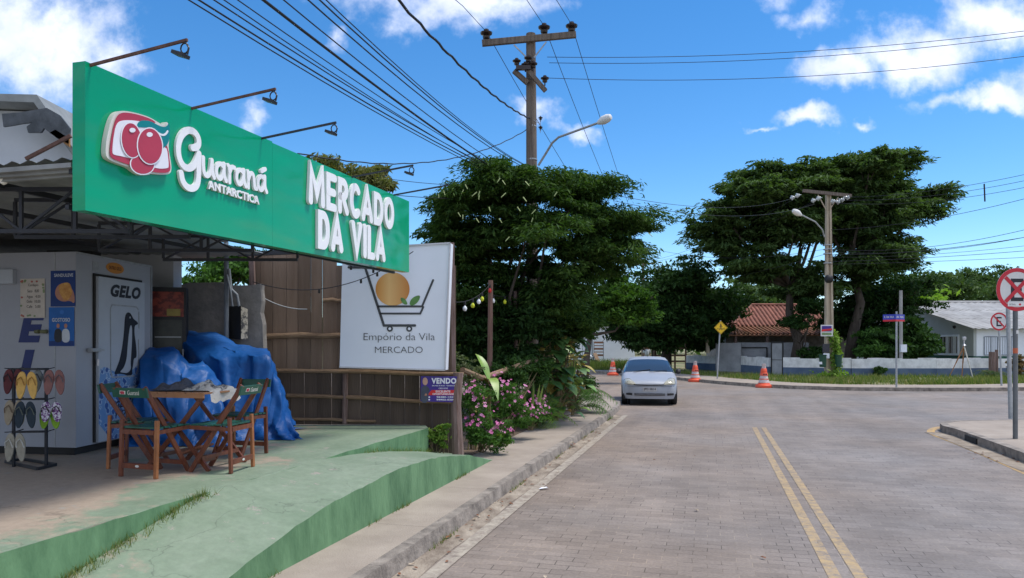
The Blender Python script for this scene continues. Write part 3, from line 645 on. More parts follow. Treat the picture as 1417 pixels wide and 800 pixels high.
def word(wd, a0, a1, b0, b1, sw, slope):
    H = b1-b0-sw; ws = [GL[c][0] if c != ' ' else .25 for c in wd]; gap = .5
    k = (a1-a0 - sw*len(wd)) / (sum(ws)*1.0 + .12*(len(wd)-1)); x = a0
    for c, w_ in zip(wd, ws):
        if c != ' ':
            mk = MB(); cw = w_*k
            for i, st in enumerate(GL[c][1]):
                pts = [(x+sw/2+q[0]*cw, b0+sw/2+q[1]*H+slope*(x+sw/2+q[0]*cw)) for q in st]
                cl = c in 'DO' 
                mk.ribbon(spl, pts, sw, .003, .034+.0009*i, closed=cl)
            mk.build('letter', m_let, root)
        x += w_*k+sw+.12*k
sl_ = RISE/LEN
def bb(a, b): return b-sl_*a
a0, a1 = spl.px(423, 250)[0], spl.px(542, 300)[0]
word('MERCADO', a0, a1, bb(a0, spl.px(425, 283)[1]), bb(a0, spl.px(425, 228)[1]), .082, sl_)
a0, a1 = spl.px(436, 320)[0], spl.px(530, 340)[0]
word('DA VILA', a0, a1, bb(a0, spl.px(440, 345)[1]), bb(a0, spl.px(440, 291)[1]), .085, sl_)
# arms with floodlights on the sign's top edge
arms = [(125, 80, 217, 68, 'nearest one, at the left end of the sign'), (265, 141, 340, 132, 'second one, above the script lettering'),
        (362, 181, 424, 180, 'third one, at the join of the sign panels'), (487, 239, 540, 240, 'fourth one, above the far lettering'), (545, 268, 590, 267, 'at the far right end of the sign')]
for i, (u0, v0, u1, v1, where) in enumerate(arms):
    a = spl.px(u0, v0)[0]; b0_ = sg(a, 1.19*KS_, -.05); 
    st = spl.n; e = b0_+st*.78+Vector((0, 0, .09))
    t = thing('floodlight_arm', b0_, ('thin steel arm with floodlight, ' if i < 4 else 'bare thin steel arm without lamp, ')+where, 'sign light', 'floodlight arms along the top of the green sign')
    mk = MB(); mk.bar(b0_, e, .014, .017); mk.build('arm', m_rust if i in (0, 1) else m_black, t)
    if i != 4:
        mk = MB(); q = e-st*.02; mk.tube([q+Vector((0, 0, 0)), q+Vector((0, 0, -.05))+st*.03, q+Vector((0, 0, -.09))+st*.02], .006, 6)
        mk.box(q+Vector((0, 0, -.085))-st*.03, (.085, .07, .022), st+Vector((0, 0, -.35)), (0, 0, 1)); mk.build('lamp', m_black, t)
        mk = MB(); cir = [q+Vector((0, 0, -.05))+st*(.028*math.cos(x))+Vector((0, 0, .032*math.sin(x))) for x in [2*PI*j/10 for j in range(11)]]; mk.tube(cir, .005, 5); mk.build('cable_loop', m_wire, t)

# ================================================================ market building, canopy
bw = thing('market_building', (-8, 9.9, .6), 'white market building with gabled metal roof behind the canopy', 'building')
mk = MB(); XR = (240-HU)/F*9.9; gab = [(-16, .6), (XR, .6), (XR, 3.7), ((125-HU)/F*9.9, 4.15), ((72-HU)/F*9.9, 4.88), (-8, 4.94), (-16, 4.94)]
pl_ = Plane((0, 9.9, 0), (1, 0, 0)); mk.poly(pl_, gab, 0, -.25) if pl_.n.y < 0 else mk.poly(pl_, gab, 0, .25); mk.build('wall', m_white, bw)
mk = MB(); up1 = [(-16, 4.96), (-8, 4.96), ((72-HU)/F*9.9-.02, 4.90), ((128-HU)/F*9.9, 4.13), (XR+.35, 3.66), (XR+.35, 3.74), ((130-HU)/F*9.9, 4.2), ((74-HU)/F*9.9, 5.0), (-8, 5.04), (-16, 5.04)]
sgn = -1 if pl_.n.y < 0 else 1
mk.poly(pl_, up1, -.35*sgn, .55*sgn); mk.build('roof', m_zinc, bw)
rnd = random.Random(9)
def rag(pts, dep, name, mat):
    mk = MB(); mk.poly(pl_, pts, -.37*sgn, -.40*sgn); return mk.build(name, mat, bw)
def W9(u, v, Y=9.52): p = P(u, v, Y); return (p.x, p.z)
m_bit = M('torn_black_tarpaulin', (.035, .04, .045), .55, col2=(.10, .11, .12), scale=4, bump=.6, bscale=8)
rag([W9(4,158),W9(30,156),W9(66,150),W9(84,160),W9(98,178),W9(96,200),W9(80,192),W9(62,178),W9(58,184),W9(40,184),W9(38,176),W9(46,170),W9(30,172),W9(14,175),W9(6,176)], 0, 'torn_tarpaulin', m_bit)
rag([W9(70,184),W9(78,180),W9(97,192),W9(97,204),W9(86,196)], 0, 'exposed_lath', M('bare_wood_lath', (.30, .15, .05), .8, var=.3, scale=20))
mk = MB(); mk.bar(P(36, 220, 9.4), P(98, 188, 9.4), .04, .04); mk.build('brace', m_rust, bw)

cn = thing('canopy', RK(-5.6, 7.6, 3.2), 'corrugated metal canopy on black steel trusses behind the green sign', 'canopy')
mk = MB(); rows = []   # corrugated sheet
for k in range(181):
    f = k/180; s = -13+(-5.08+13)*f; z = 3.30+.012*math.sin(k*1.57)*1.3 + (-5.08-s)*.004
    rows.append([RK(s, t, z+.0) for t in (4.95, 7, 9.0, 9.6 if s > -7.2 else 12.6-(s+13)*.3)])
mk.sheet(rows); mk.build('roof_sheet', m_zinc, cn, smooth=False)
mk = MB(); mk.box(R(-10.2, .4, 3.0), (5.0, 6.4, .03), R(1, 0)); mk.build('roof_sheet', m_zinc, cn)  # unseen extra roof slab, added to keep sky light off the cold room
mk = MB(); mk.box(R(-8.0, -.5, 2.3), (.2, 8.4, 3.4), R(1, 0)); mk.build('unseen_shade_wall', m_white, bw)  # out-of-view wing wall, added to shade the space under the canopy
mk = MB()
for dz in (0, .045, .085): mk.bar(RK(-13, 4.93+dz*1.2, 3.255-dz*.6), RK(-5.08, 4.93+dz*1.2, 3.235-dz*.6), .03, .03)
mk.build('fascia', m_zinc, cn)
for (Y, u0, u1, vb, vt) in ((6.7, -120, 270, 320, 262), (7.48, 21, 400, 328, 272), (8.5, 137, 440, 346.5, 309), (9.43, 226, 470, 359.5, 327)):
    Y *= KS_; x0 = (u0-HU)/F*Y; zb = CAMZ+(HV-vb)/F*Y; zt = min(2.90, CAMZ+(HV-vt)/F*Y); x1 = (-5.1*KS_+DX*Y)/DY
    mk = MB(); w = .028
    mk.bar((x0, Y, zb), (x1, Y, zb), w, w); mk.bar((x0, Y, zt), (x1, Y, zt), w, w); n = max(2, round((x1-x0)/.42)); xs = [x0+(x1-x0)*i/n for i in range(n+1)]
    for i, x in enumerate(xs):
        mk.bar((x, Y, zb+w/2), (x, Y, zt-w/2), w*.8, w*.8, (0, 1, 0))
        if i < n:
            a, b2 = ((x, Y+.002, zb), (xs[i+1], Y+.002, zt)) if i % 2 == 0 else ((x, Y+.002, zt), (xs[i+1], Y+.002, zb)); mk.bar(a, b2, w*.6, w*.6)
    mk.build('truss', m_black, cn)
mk = MB()
for s in (-5.12, -6.2, -7.4, -8.6): mk.bar(RK(s, 4.95, 3.20), RK(s, 9.6, 3.20), .035, .04)
mk.bar(RK(-5.16, 4.95, 2.90), RK(-5.16, 11.5, 2.98), .03, .03)
mk.build('purlin', m_black, cn)
mk = MB(); mk.bar((P(330, 352, 10.2)), P(472, 346, 10.2), .06, .06); mk.build('edge_beam', m_black, cn)
bl = thing('ceiling_bulb', P(5, 256, 5.0), 'small pale bulb hanging under the near edge of the canopy', 'light bulb')
c_ = wloc(bl); mk = MB(); mk.lathe([(.004, 0), (.02, .01), (.03, .035), (.018, .06)], c_, 12); mk.build('bulb', m_bulb, bl, smooth=True); mk = MB(); mk.lathe([(.018, .06), (.018, .09)], c_, 10); mk.tube([c_+Vector((0, 0, .09)), Vector((c_.x, c_.y, 2.95))], .004, 5); mk.build('socket', m_black, bl)
# ================================================================ cold room
c0, c1, c2, c3 = Vector((-4.556, 7.7, 0)), Vector((-4.45, 9.1, 0)), Vector((-6.6, 9.35, 0)), Vector((-6.6, 8.02, 0))
cr = thing('ice_cold_room', (-5.5, 8.5, .6), 'white walk-in ice box room with a penguin door under the canopy', 'cold room')
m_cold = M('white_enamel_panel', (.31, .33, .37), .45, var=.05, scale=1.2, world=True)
zt = 2.73
def q8(pts, z0, z1): return [Vector((p.x, p.y, z0)) for p in pts]+[Vector((p.x, p.y, z1)) for p in pts]
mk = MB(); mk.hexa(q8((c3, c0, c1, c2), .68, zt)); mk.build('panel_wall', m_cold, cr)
ins = [p+((c0+c1+c2+c3)/4-p)*.03 for p in (c3, c0, c1, c2)]
mk = MB(); mk.hexa(q8(ins, .6, .68)); mk.build('base', m_dark, cr)  # black strip stands in for the shaded gap under the room
fl = Plane((c3.x, c3.y, 0), c0-c3); fg = Plane((c0.x, c0.y, 0), c1-c0)
for pl in (fl, fg):
    if pl.n.dot(Vector((1, -1, 0))) < 0: pl.n = -pl.n
mk = MB(); mk.poly(fl, [(fl.px(75.5, 400)[0], .69), (fl.px(76.8, 400)[0], .69), (fl.px(76.8, 400)[0], zt-.01), (fl.px(75.5, 400)[0], zt-.01)], .001, .004); mk.build('panel_seam', m_steel, cr)
mk = MB(); mk.poly(fg, [(0.002, zt-.02), (1.40, zt-.02), (1.40, zt), (.002, zt)], .001, .012); mk.poly(fg, [(1.38, .69), (1.40, .69), (1.40, zt-.021), (1.38, zt-.021)], .001, .012); mk.build('edge_trim', m_steel, cr)
m_navy = M('navy_lettering', (.012, .025, .13), .5, var=.1)
m_ink = M('black_ink', (.012, .015, .022), .5, var=.1)
m_doorw = M('white_door_print', (.39, .43, .48), .4, var=.03)
def big(pl, ch, u0, v0, u1, v1):
    a0, b1 = pl.px(u0, v0); a1, b0 = pl.px(u1, v1); text(ch, pl, (a0, b0, a1, b1), .004, m_navy, cr, bold=.05, shear=.2, d0=.0015)
big(fl, 'E', 26, 434, 62, 474); big(fl, 'L', 26, 484, 60, 528)
# door with the ice print
d0_, d1_ = .30, 1.17; dz0, dz1 = .70, 2.50
dr = MB(); dr.poly(fg, [(d0_, dz0), (d1_, dz0), (d1_, dz1), (d0_, dz1)], .004, .05); door = dr.build('door', m_doorw, cr)
mk = MB(); mk.poly(fg, [(d0_-.03, dz0), (d0_-.004, dz0), (d0_-.004, dz1+.03), (d0_-.03, dz1+.03)], .002, .02); mk.poly(fg, [(d0_-.004, dz1+.004), (d1_, dz1+.004), (d1_, dz1+.03), (d0_-.004, dz1+.03)], .002, .02); mk.build('door_gasket', m_dark, cr)
def dp(fx, fz): return (d0_+(d1_-d0_)*fx, dz0+(dz1-dz0)*fz)
def dprint(name, pts, mat, k=1, it=2):
    mk = MB(); mk.poly(fg, chaikin([dp(*p) for p in pts], it) if it else [dp(*p) for p in pts], .0505+.0012*k, .0515+.0012*k); return mk.build(name, mat, door)
text('GELO', fg, (*dp(.24, .885), *dp(.90, .965)), .0015, m_ink, door, 'lettering', bold=.05, shear=.25, d0=.051)
# ice cube print at the bottom
m, n, l, b = nt('blue_ice_print'); tcn = n.new('ShaderNodeNewGeometry'); vo = n.new('ShaderNodeTexVoronoi'); vo.inputs['Scale'].default_value = 13; l.new(tcn.outputs['Position'], vo.inputs[0])
no = n.new('ShaderNodeTexNoise'); no.inputs['Scale'].default_value = 18; no.inputs['Detail'].default_value = 6; l.new(tcn.outputs['Position'], no.inputs[0])
ad = n.new('ShaderNodeMath'); ad.operation = 'ADD'; l.new(vo.outputs['Distance'], ad.inputs[0]); l.new(no.outputs[0], ad.inputs[1]); rr = n.new('ShaderNodeValToRGB'); l.new(ad.outputs[0], rr.inputs[0])
rr.color_ramp.elements[0].position = .84; rr.color_ramp.elements[0].color = (.03, .09, .28, 1); rr.color_ramp.elements[1].position = 1.5; rr.color_ramp.elements[1].color = (.45, .58, .72, 1)
e = rr.color_ramp.elements.new(1.1); e.color = (.12, .25, .48, 1); l.new(rr.outputs[0], b.inputs['Base Color']); b.inputs['Roughness'].default_value = .5; m_ice = m
dprint('ice_print', [(.0, .0), (1, 0), (1, .43), (.86, .46), (.7, .42), (.5, .40), (.3, .42), (.15, .455), (0, .44)], m_ice, 0, 1)
# frame of the penguin picture
for st in ([(.24, .42), (.235, .81), (.27, .835), (.80, .835), (.85, .82)], [(.86, .80), (.865, .70)], [(.85, .62), (.86, .45), (.80, .40)], [(.24, .42), (.27, .385), (.75, .385)]):
    mk = MB(); mk.ribbon(fg, [dp(*p) for p in st], .016, .0525, .0545); mk.build('picture_frame_line', m_steel, door)
pen = [(.30,.40),(.36,.44),(.44,.50),(.50,.60),(.53,.70),(.54,.76),(.58,.795),(.66,.795),(.71,.77),(.735,.755),(.84,.735),(.835,.72),(.76,.715),(.755,.66),(.79,.60),(.81,.53),(.80,.50),(.74,.50),(.73,.46),(.70,.42),(.72,.395),(.62,.385),(.52,.40),(.42,.405)]
dprint('penguin_print', pen, m_ink, 1)
dprint('penguin_belly', [(.42,.415),(.52,.44),(.585,.50),(.60,.58),(.63,.66),(.66,.715),(.70,.71),(.70,.62),(.68,.52),(.665,.47),(.68,.43),(.60,.405),(.50,.41)], m_doorw, 2)
dprint('penguin_eye', ellp(.655, .763, .016, .007, 0, 10), m_doorw, 2, 0)
m_lab = M('pale_label_print', (.46, .52, .56), .5, var=.05)
dprint('price_panel', [(.55, .31), (.98, .33), (.98, .27), (.55, .25)], m_lab, 1, 0)
text('GELO NA', fg, (*dp(.34, .19), *dp(.9, .235)), .001, m_ink, door, 'lettering', bold=.03, shear=.2, d0=.053)
text('HORA', fg, (*dp(.34, .14), *dp(.75, .175)), .001, m_ink, door, 'lettering', bold=.03, shear=.2, d0=.053)
text('(61)', fg, (*dp(.26, .095), *dp(.6, .125)), .001, m_doorw, door, 'lettering', bold=.02, d0=.053)
mk = MB(); mk.box(fg.at(.25, 1.70, .035), (.16, .05, .04), fg.x); mk.box(fg.at(.25, 1.70, .075), (.20, .025, .02), fg.x); mk.build('latch', m_steel, cr)
mk = MB(); mk.tube([fg.at(.285, 1.53, .05), fg.at(.285, 1.60, .055)], .015, 8); mk.build('hinge', m_alu, cr)
m_orange = M('orange_oval_sticker', (.50, .20, .02), .5, var=.15, scale=3)
mk = MB(); mk.poly(fg, ellp(.665, 2.645-.02, .165, .062, 0, 26), .002, .004); mk.build('oval_sticker', m_orange, cr)
text('OUTRO GELO', fg, (.55, 2.605, .78, 2.645), .001, M('brown_ink', (.10, .03, .01), .5), cr, 'lettering', bold=.02, d0=.0045)
mk = MB(); mk.poly(fg, [(.27, 2.555), (.37, 2.555), (.37, 2.66), (.27, 2.66)], .002, .004); mk.build('notice', m_steel, cr)
# things fixed to the cold room's left wall
def fpoly(pl, u0, v0, u1, v1):
    a0, b1 = pl.px(u0, v0); a1, b0 = pl.px(u1, v1); return a0, b0, a1, b1
def sticker(name, pl, uv, mat, label, cat, d=.004, parent=None, d0=.0015):
    a0, b0, a1, b1 = fpoly(pl, *uv); mk = MB(); mk.poly(pl, [(a0, b0), (a1, b0), (a1, b1), (a0, b1)], d0, d0+d); o = mk.build(name, mat, parent)
    if label: tag(o, label, cat)
    return o
sw = thing('junction_box', fl.at(fl.px(12, 385)[0], fl.px(12, 393)[1]), 'pale square plastic junction box on the cold room wall', 'electrical box')
sticker('cover', fl, (0, 374, 23, 393), m_doorw, None, None, .05, sw)
m_paper = M('cream_menu_paper', (.46, .42, .37), .8, col2=(.56, .52, .46), scale=8)
mn = thing('menu_sheet', fl.at(fl.px(46, 438)[0], fl.px(46, 438)[1]), 'cream menu sheet with flower border taped to the cold room wall', 'menu')
sticker('sheet', fl, (29, 386, 63, 440), m_paper, None, None, .003, mn, .006)
m_rose = M('faded_rose_print', (.38, .12, .10), .8); m_leafp = M('faded_leaf_print', (.20, .28, .14), .8)
rr_ = random.Random(12)
for i in range(22):
    e = rr_.random(); side = i % 4; u, v = [(30+2*rr_.random(), 388+50*e), (60+2*rr_.random(), 388+50*e), (31+30*e, 388+2*rr_.random()), (31+30*e, 436+2*rr_.random())][side]
    a, b_ = fl.px(u, v); mk = MB(); mk.poly(fl, ellp(a, b_, .014, .011, 0, 7), .0095+.0001*i, .0105+.0001*i); mk.build('flower_print', m_rose if rr_.random() < .5 else m_leafp, mn)
for v, u0, u1, tx in ((395, 40, 54, 'Cardapio'), (403, 39, 55, 'Suco   8,00'), (411, 38, 57, 'Agua   4,00'), (417.5, 38, 57, 'Gelo  10,00'), (424.5, 38, 57, 'Cafe   5,00')):
    a0, b0 = fl.px(u0, v+2.4); a1, b1 = fl.px(u1, v-2.4); text(tx, fl, (a0, b0, a1, b1), .0006, m_ink, mn, 'lettering', d0=.0095)
m_pb = M('deep_blue_poster', (.006, .035, .17), .6, var=.1); m_pb2 = M('bright_blue_poster', (.01, .11, .38), .6, var=.1); m_food = M('golden_bread_print', (.42, .17, .04), .6, col2=(.62, .36, .10), scale=25)
m_skin = M('skin_print', (.42, .20, .13), .6)
m_cloth = M('white_shirt_print', (.5, .55, .6), .6)
p1 = thing('food_poster', fl.at(*fl.px(87, 423)), 'dark blue poster of a hand holding golden bread, upper one on the cold room wall', 'poster')
sticker('poster_sheet', fl, (71, 375, 105, 424), m_pb, None, None, .003, p1, .006)
def fprint(pl, parent, name, pts, mat, k, it=2):
    mk = MB(); q = [pl.px(*p) for p in pts]; mk.poly(pl, chaikin(q, it) if it else q, .0092+.0008*k, .0099+.0008*k); return mk.build(name, mat, parent)
fprint(fl, p1, 'hand_print', [(78,400),(82,394),(90,391),(98,396),(104,406),(104.5,421),(98,416),(88,418),(80,414),(77,407)], m_skin, 0)
fprint(fl, p1, 'bread_print', [(82,396),(88,391.5),(97,391),(100,398),(101,408),(96,415),(90,416),(86,410),(83,404)], m_food, 1)
a0, b0 = fl.px(76, 383.5); a1, b1 = fl.px(102, 378.5); text('SANDULEVE', fl, (a0, b0, a1, b1), .0006, m_cloth, p1, 'lettering', bold=.02, d0=.0095)
p2 = thing('people_poster', fl.at(*fl.px(86, 480)), 'bright blue poster showing two people, lower one on the cold room wall', 'poster')
sticker('poster_sheet', fl, (68.5, 425.5, 103.5, 479), m_pb2, None, None, .003, p2, .006)
fprint(fl, p2, 'dark_strip', [(68.7,472),(103.2,472),(103.2,478.8),(68.7,478.8)], m_pb, 0, 0)
for (u, m_) in ((81, m_ink), (91.5, m_cloth)):
    fprint(fl, p2, 'shirt_print', [(u-5,474),(u-5,459),(u-2,455),(u+3,455),(u+6,460),(u+6,474)], m_, 1)
    fprint(fl, p2, 'face_print', ellp(u+.5, 451, 2.2, 3.2, 0, 12), m_skin, 2, 0)
a0, b0 = fl.px(73, 445.5); a1, b1 = fl.px(98, 440); text('GOSTOSO', fl, (a0, b0, a1, b1), .0006, m_cloth, p2, 'lettering', bold=.03, d0=.0102)
fprint(fl, p2, 'round_mark', ellp(86.5, 432, 3, 3, 0, 14), M('mid_blue_ink', (.03, .16, .5), .6), 0, 0)
mk = MB(); mk.lathe([(.0, 0), (.018, .005), (.022, .05), (.0, .055)], fl.at(*fl.px(51, 459), .03), 10, fl.x); mk.lathe([(.0, .07), (.018, .075), (.022, .14), (.0, .15)], fl.at(*fl.px(51, 459), .03), 10, fl.x)
tag(mk.build('tape_roll', M('olive_tape', (.12, .13, .06), .5), smooth=True), 'olive tape rolls hung on the cold room wall beside the letter E', 'tape')
bx = MB(); bx.box((-4.93, 8.3, 2.77), (.5, .2, .07), (1, .05, 0)); tag(bx.build('flat_black_box', m_dark, bevel=.006), 'flat black box lying on top of the cold room', 'box')

# ================================================================ display cooler, block wall, meter
f0, f1 = Vector((-4.63, 9.42, 0)), Vector((-4.225, 9.56, 0)); pc = Plane((f0.x, f0.y, 0), f1-f0)
if pc.n.y > 0: pc.n = -pc.n
fr = thing('display_fridge', (-4.45, 9.8, .6), 'tall black framed glass door drinks fridge between ice room and tarp', 'fridge')
wdt = (f1-f0).length; bk = -pc.n*.32
mk = MB(); mk.hexa(q8((f0, f1, f1+bk, f0+bk), .6, 2.50)); mk.build('cabinet', m_black, fr)
mk = MB(); mk.poly(pc, [(.03, 2.12), (wdt-.03, 2.12), (wdt-.03, 2.44), (.03, 2.44)], .002, .01); mk.build('header', M('red_header_print', (.10, .012, .012), .4, col2=(.26, .04, .025), scale=14, lo=.45, hi=.55), fr)
mk = MB(); mk.poly(pc, [(.2, 2.13), (.36, 2.13), (.36, 2.22), (.2, 2.22)], .011, .014); mk.build('price_sticker', M('yellow_price_sticker', (.28, .21, .05), .5), fr)
m_glass = M('dark_fridge_glass', (.03, .035, .035), .35, col2=(.07, .075, .065), scale=3, spec=.25)
mk = MB(); mk.poly(pc, [(.05, .75), (wdt-.05, .75), (wdt-.05, 2.08), (.05, 2.08)], .002, .006); mk.build('door_glass', m_glass, fr)
for z in (1.15, 1.5, 1.85):
    mk = MB(); mk.poly(pc, [(.06, z), (wdt-.06, z), (wdt-.06, z+.015), (.06, z+.015)], .007, .01); mk.build('shelf', m_steel, fr)
mk = MB(); mk.box(pc.at(wdt-.035, 1.5, .03), (.02, .03, .4), pc.x); mk.build('handle', m_steel, fr)
bwll = thing('block_wall', (-4, 10.25, .6), 'bare grey cement wall with broken top edge behind the tarp', 'wall')
rnd = random.Random(4); pts = [(-4.62, .6), (-3.46, .6)]; z = .6
while z < 2.5: z += .16; pts.append((-3.46+rnd.uniform(-.02, .04), z))
x = -3.46; pts.append((-3.46, 2.60))
while x > -4.5: x -= .14; pts.append((x, 2.60+rnd.uniform(-.03, .025)))
pts.append((-4.62, 2.58)); pl2 = Plane((0, 10.15, 0), (1, 0, 0)); sg2 = -1 if pl2.n.y < 0 else 1
mk = MB(); mk.poly(pl2, pts, 0, .16*sg2*1.0 if sg2 == 1 else -.16); mk.build('wall', m_block, bwll)
sh = thing('shed_roof', (-4.2, 11.3, .6), 'low terracotta tiled shed roof showing over the grey wall', 'shed')
mk = MB(); tl = [];
for k in range(61):
    x = -5.3+2.1*k/60; zo = .03*abs(math.sin(k*.8)); r0 = P(0, 0, 1); tl.append([Vector((x, 10.9, 2.56+zo-(x+5.3)*.05)), Vector((x, 12.2, 2.66+zo-(x+5.3)*.05))])
mk.sheet(tl); mk.build('roof', m_tile, sh, solid=.03)
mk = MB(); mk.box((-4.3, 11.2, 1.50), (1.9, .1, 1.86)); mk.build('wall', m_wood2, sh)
mt = thing('electric_meter', P(327, 470, 10.0), 'dark electric meter box with vertical conduit on the grey wall', 'meter')
mk = MB(); mk.hexa([P(313, 468, 10.12), P(333, 470, 9.95), P(333, 470, 10.12)+Vector((.03, .02, 0)), P(316, 468, 10.14)]+[P(313, 424, 10.12), P(333, 423, 9.95), P(333, 423, 10.12)+Vector((.03, .02, 0)), P(316, 424, 10.14)]); mk.build('box', m_dark, mt, bevel=.004)
mk = MB(); mk.hexa([P(333.5, 469, 9.94), P(343, 470, 10.0), P(343, 470, 10.06), P(333.5, 469, 10.0)]+[P(333.5, 424, 9.94), P(343, 428, 10.0), P(343, 428, 10.06), P(333.5, 424, 10.0)]); mk.build('meter_face', M('mottled_meter_face', (.05, .05, .05), .5, col2=(.42, .38, .30), scale=16, lo=.45, hi=.55), mt)
mk = MB(); mk.tube([P(313, 335, 9.98), P(313.5, 500, 9.98)], .032, 10); mk.build('conduit', M('grey_conduit', (.17, .19, .21), .5), mt, smooth=True)
mk = MB(); mk.tube([P(317, 372, 9.96), P(320, 400, 9.96), P(328, 408, 9.96), P(331, 424, 9.98)], .018, 8); mk.tube([P(314, 380, 9.93), P(319, 402, 9.93), P(322, 424, 9.95)], .013, 8); mk.build('conduit', M('grey_conduit_pale', (.22, .24, .26), .5), mt, smooth=True)

# ================================================================ tarpaulins
def drape(name, label, prof, base, seed, extra=.0):
    """prof: rows of (x,z) outlines for successive depths; base: z of the floor."""
    rng = np.random.default_rng(seed); rows = []
    for (Y, line) in prof:
        pts = []; n = 60; ls = [0]
        for i in range(1, len(line)): ls.append(ls[-1]+math.hypot(line[i][0]-line[i-1][0], line[i][1]-line[i-1][1]))
        for k in range(n+1):
            d = ls[-1]*k/n; x = np.interp(d, ls, [p[0] for p in line]); z = np.interp(d, ls, [p[1] for p in line]); pts.append(np.array([x, Y, z]))
        rows.append(pts)
    out = []
    m = len(rows); fine = []
    for i in range(m-1):
        for j in range(7):
            f = j/7; fine.append([a*(1-f)+b2*f for a, b2 in zip(rows[i], rows[i+1])])
    fine.append(rows[-1]); ph = rng.random(8)*6
    for i, r in enumerate(fine):
        o = []
        for k, p in enumerate(r):
            h = (p[2]-.6); w = .022*math.sin(k*.55+ph[0]+i*.22)+.016*math.sin(k*1.3-i*.35+ph[1])+.02*math.sin(i*.9+k*.15+ph[2])
            w2 = .02*math.sin(k*.8+i*.3+ph[3])+.012*math.sin(k*1.9+ph[5]-i*.5); lowz = max(0, .25-h)
            q = Vector((p[0]+w2+lowz*.25*math.sin(k*.9+i*.7), p[1]+w+lowz*.3*math.sin(i*.8+k*.5+ph[4]), max(.606, p[2]+(w*.5 if h > .1 else 0)))); o.append(q)
        out.append(o)
    mb = MB(); mb.sheet(out); o = mb.build(name, m_tarp, smooth=2); return tag(o, label, 'tarpaulin', 'blue tarpaulins over stored goods')
def T(u, v, Y): p = P(u, v, Y); return (p.x, p.z)
z6 = .606
drape('tarpaulin', 'large blue tarpaulin draped over a tall stack, the right one against the fence', [
 (8.92, [(-4.0, z6), (-3.5, z6), (-3.1, z6), (-2.62, z6)]),
 (9.05, [(-4.0, .66), (-3.95, .8), (-3.4, .85), (-2.9, .8), (-2.62, z6)]),
 (9.25, [(-4.05, z6), T(268, 520, 9.25), T(300, 500, 9.25), T(352, 492, 9.25), T(371, 490, 9.25), T(391, 545, 9.25), T(404, 596, 9.25)]),
 (9.45, [(-4.1, z6), T(256, 478, 9.45), T(290, 480, 9.45), T(350, 485, 9.45), T(371, 486, 9.45), T(388, 530, 9.45), T(405, 590, 9.45)]),
 (9.75, [(-4.2, z6), T(247, 463, 9.75), T(299, 466, 9.75), T(325, 479, 9.75), T(370, 483, 9.75), T(385, 530, 9.75), T(405, 590, 9.75)]),
 (9.95, [(-4.2, z6), T(250, 460, 9.95), T(300, 459, 9.95), T(322, 476, 9.95), T(367, 482, 9.95), T(383, 530, 9.95), T(400, 590, 9.95)]),
 (10.1, [(-4.2, z6), (-4.1, .7), (-3.8, .7), (-3.3, .7), (-2.9, z6)])], .6, 3)
drape('tarpaulin', 'crumpled blue tarpaulin over lower boxes, the left one beside the ice room', [
 (8.35, [(-4.42, z6), (-4.0, z6), (-3.6, z6), (-3.3, z6)]),
 (8.5, [(-4.42, .62), (-4.38, 1.1), (-3.9, 1.0), (-3.5, .9), (-3.25, z6)]),
 (8.7, [(-4.43, z6), T(194, 500, 8.7), T(225, 498, 8.7), T(250, 520, 8.7), T(290, 535, 8.7), T(308, 560, 8.7), T(316, 605, 8.7)]),
 (8.9, [(-4.42, z6), T(197, 484, 8.9), T(238, 486, 8.9), T(262, 506, 8.9), T(290, 512, 8.9), T(306, 540, 8.9), T(312, 600, 8.9)]),
 (9.1, [(-4.40, z6), T(206, 480, 9.1), T(240, 482, 9.1), T(266, 504, 9.1), T(284, 498, 9.1), T(302, 530, 9.1), T(308, 600, 9.1)]),
 (9.22, [(-4.4, z6), (-4.2, .8), (-3.9, .8), (-3.7, .7), (-3.6, z6)])], .6, 7)

# ================================================================ fence, billboard, for-sale sign
fn = thing('board_fence', (-2.2, 10.75, .6), 'tall brown plank fence behind the terrace and billboard', 'fence')
YF = 10.62; rnd = random.Random(21)
x = P(345, 400, YF).x; xe = P(631, 400, YF).x
k = 0
mbu = MB(); 
while x < xe-.04:
    w = rnd.uniform(.15, .21); w = min(w, xe-x)
    y = YF+rnd.uniform(-.006, .006); ztop = 3.10+rnd.uniform(-.02, .02); u_here = HU+(x+w/2)/YF*F; zb = .61 if u_here < 586 else .16
    zmid = CAMZ+(HV-516)/F*YF
    if u_here > 470: ztop = 2.9
    mbu.hexa([Vector((a, b2, zmid+.01)) for a, b2 in ((x+.003, y), (x+w-.003, y), (x+w-.003, y+.022), (x+.003, y+.022))]+[Vector((a, b2, ztop)) for a, b2 in ((x+.003, y), (x+w-.003, y), (x+w-.003, y+.022), (x+.003, y+.022))])
    x += w; k += 1
mbu.build('upper_boards', m_wood, fn)
x = P(362, 400, YF).x; mbu = MB()
while x < xe-.04:
    w = rnd.uniform(.17, .24); w = min(w, xe-x); y = YF+rnd.uniform(-.006, .006); u_here = HU+(x+w)/YF*F; zb = .61 if u_here < 586 else .15
    zmid = CAMZ+(HV-516)/F*YF
    vs = [(x+.003, y), (x+w-.003, y), (x+w-.003, y+.022), (x+.003, y+.022)]
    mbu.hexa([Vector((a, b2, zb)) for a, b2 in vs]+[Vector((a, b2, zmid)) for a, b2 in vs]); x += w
mbu.build('lower_boards', m_wood2, fn)
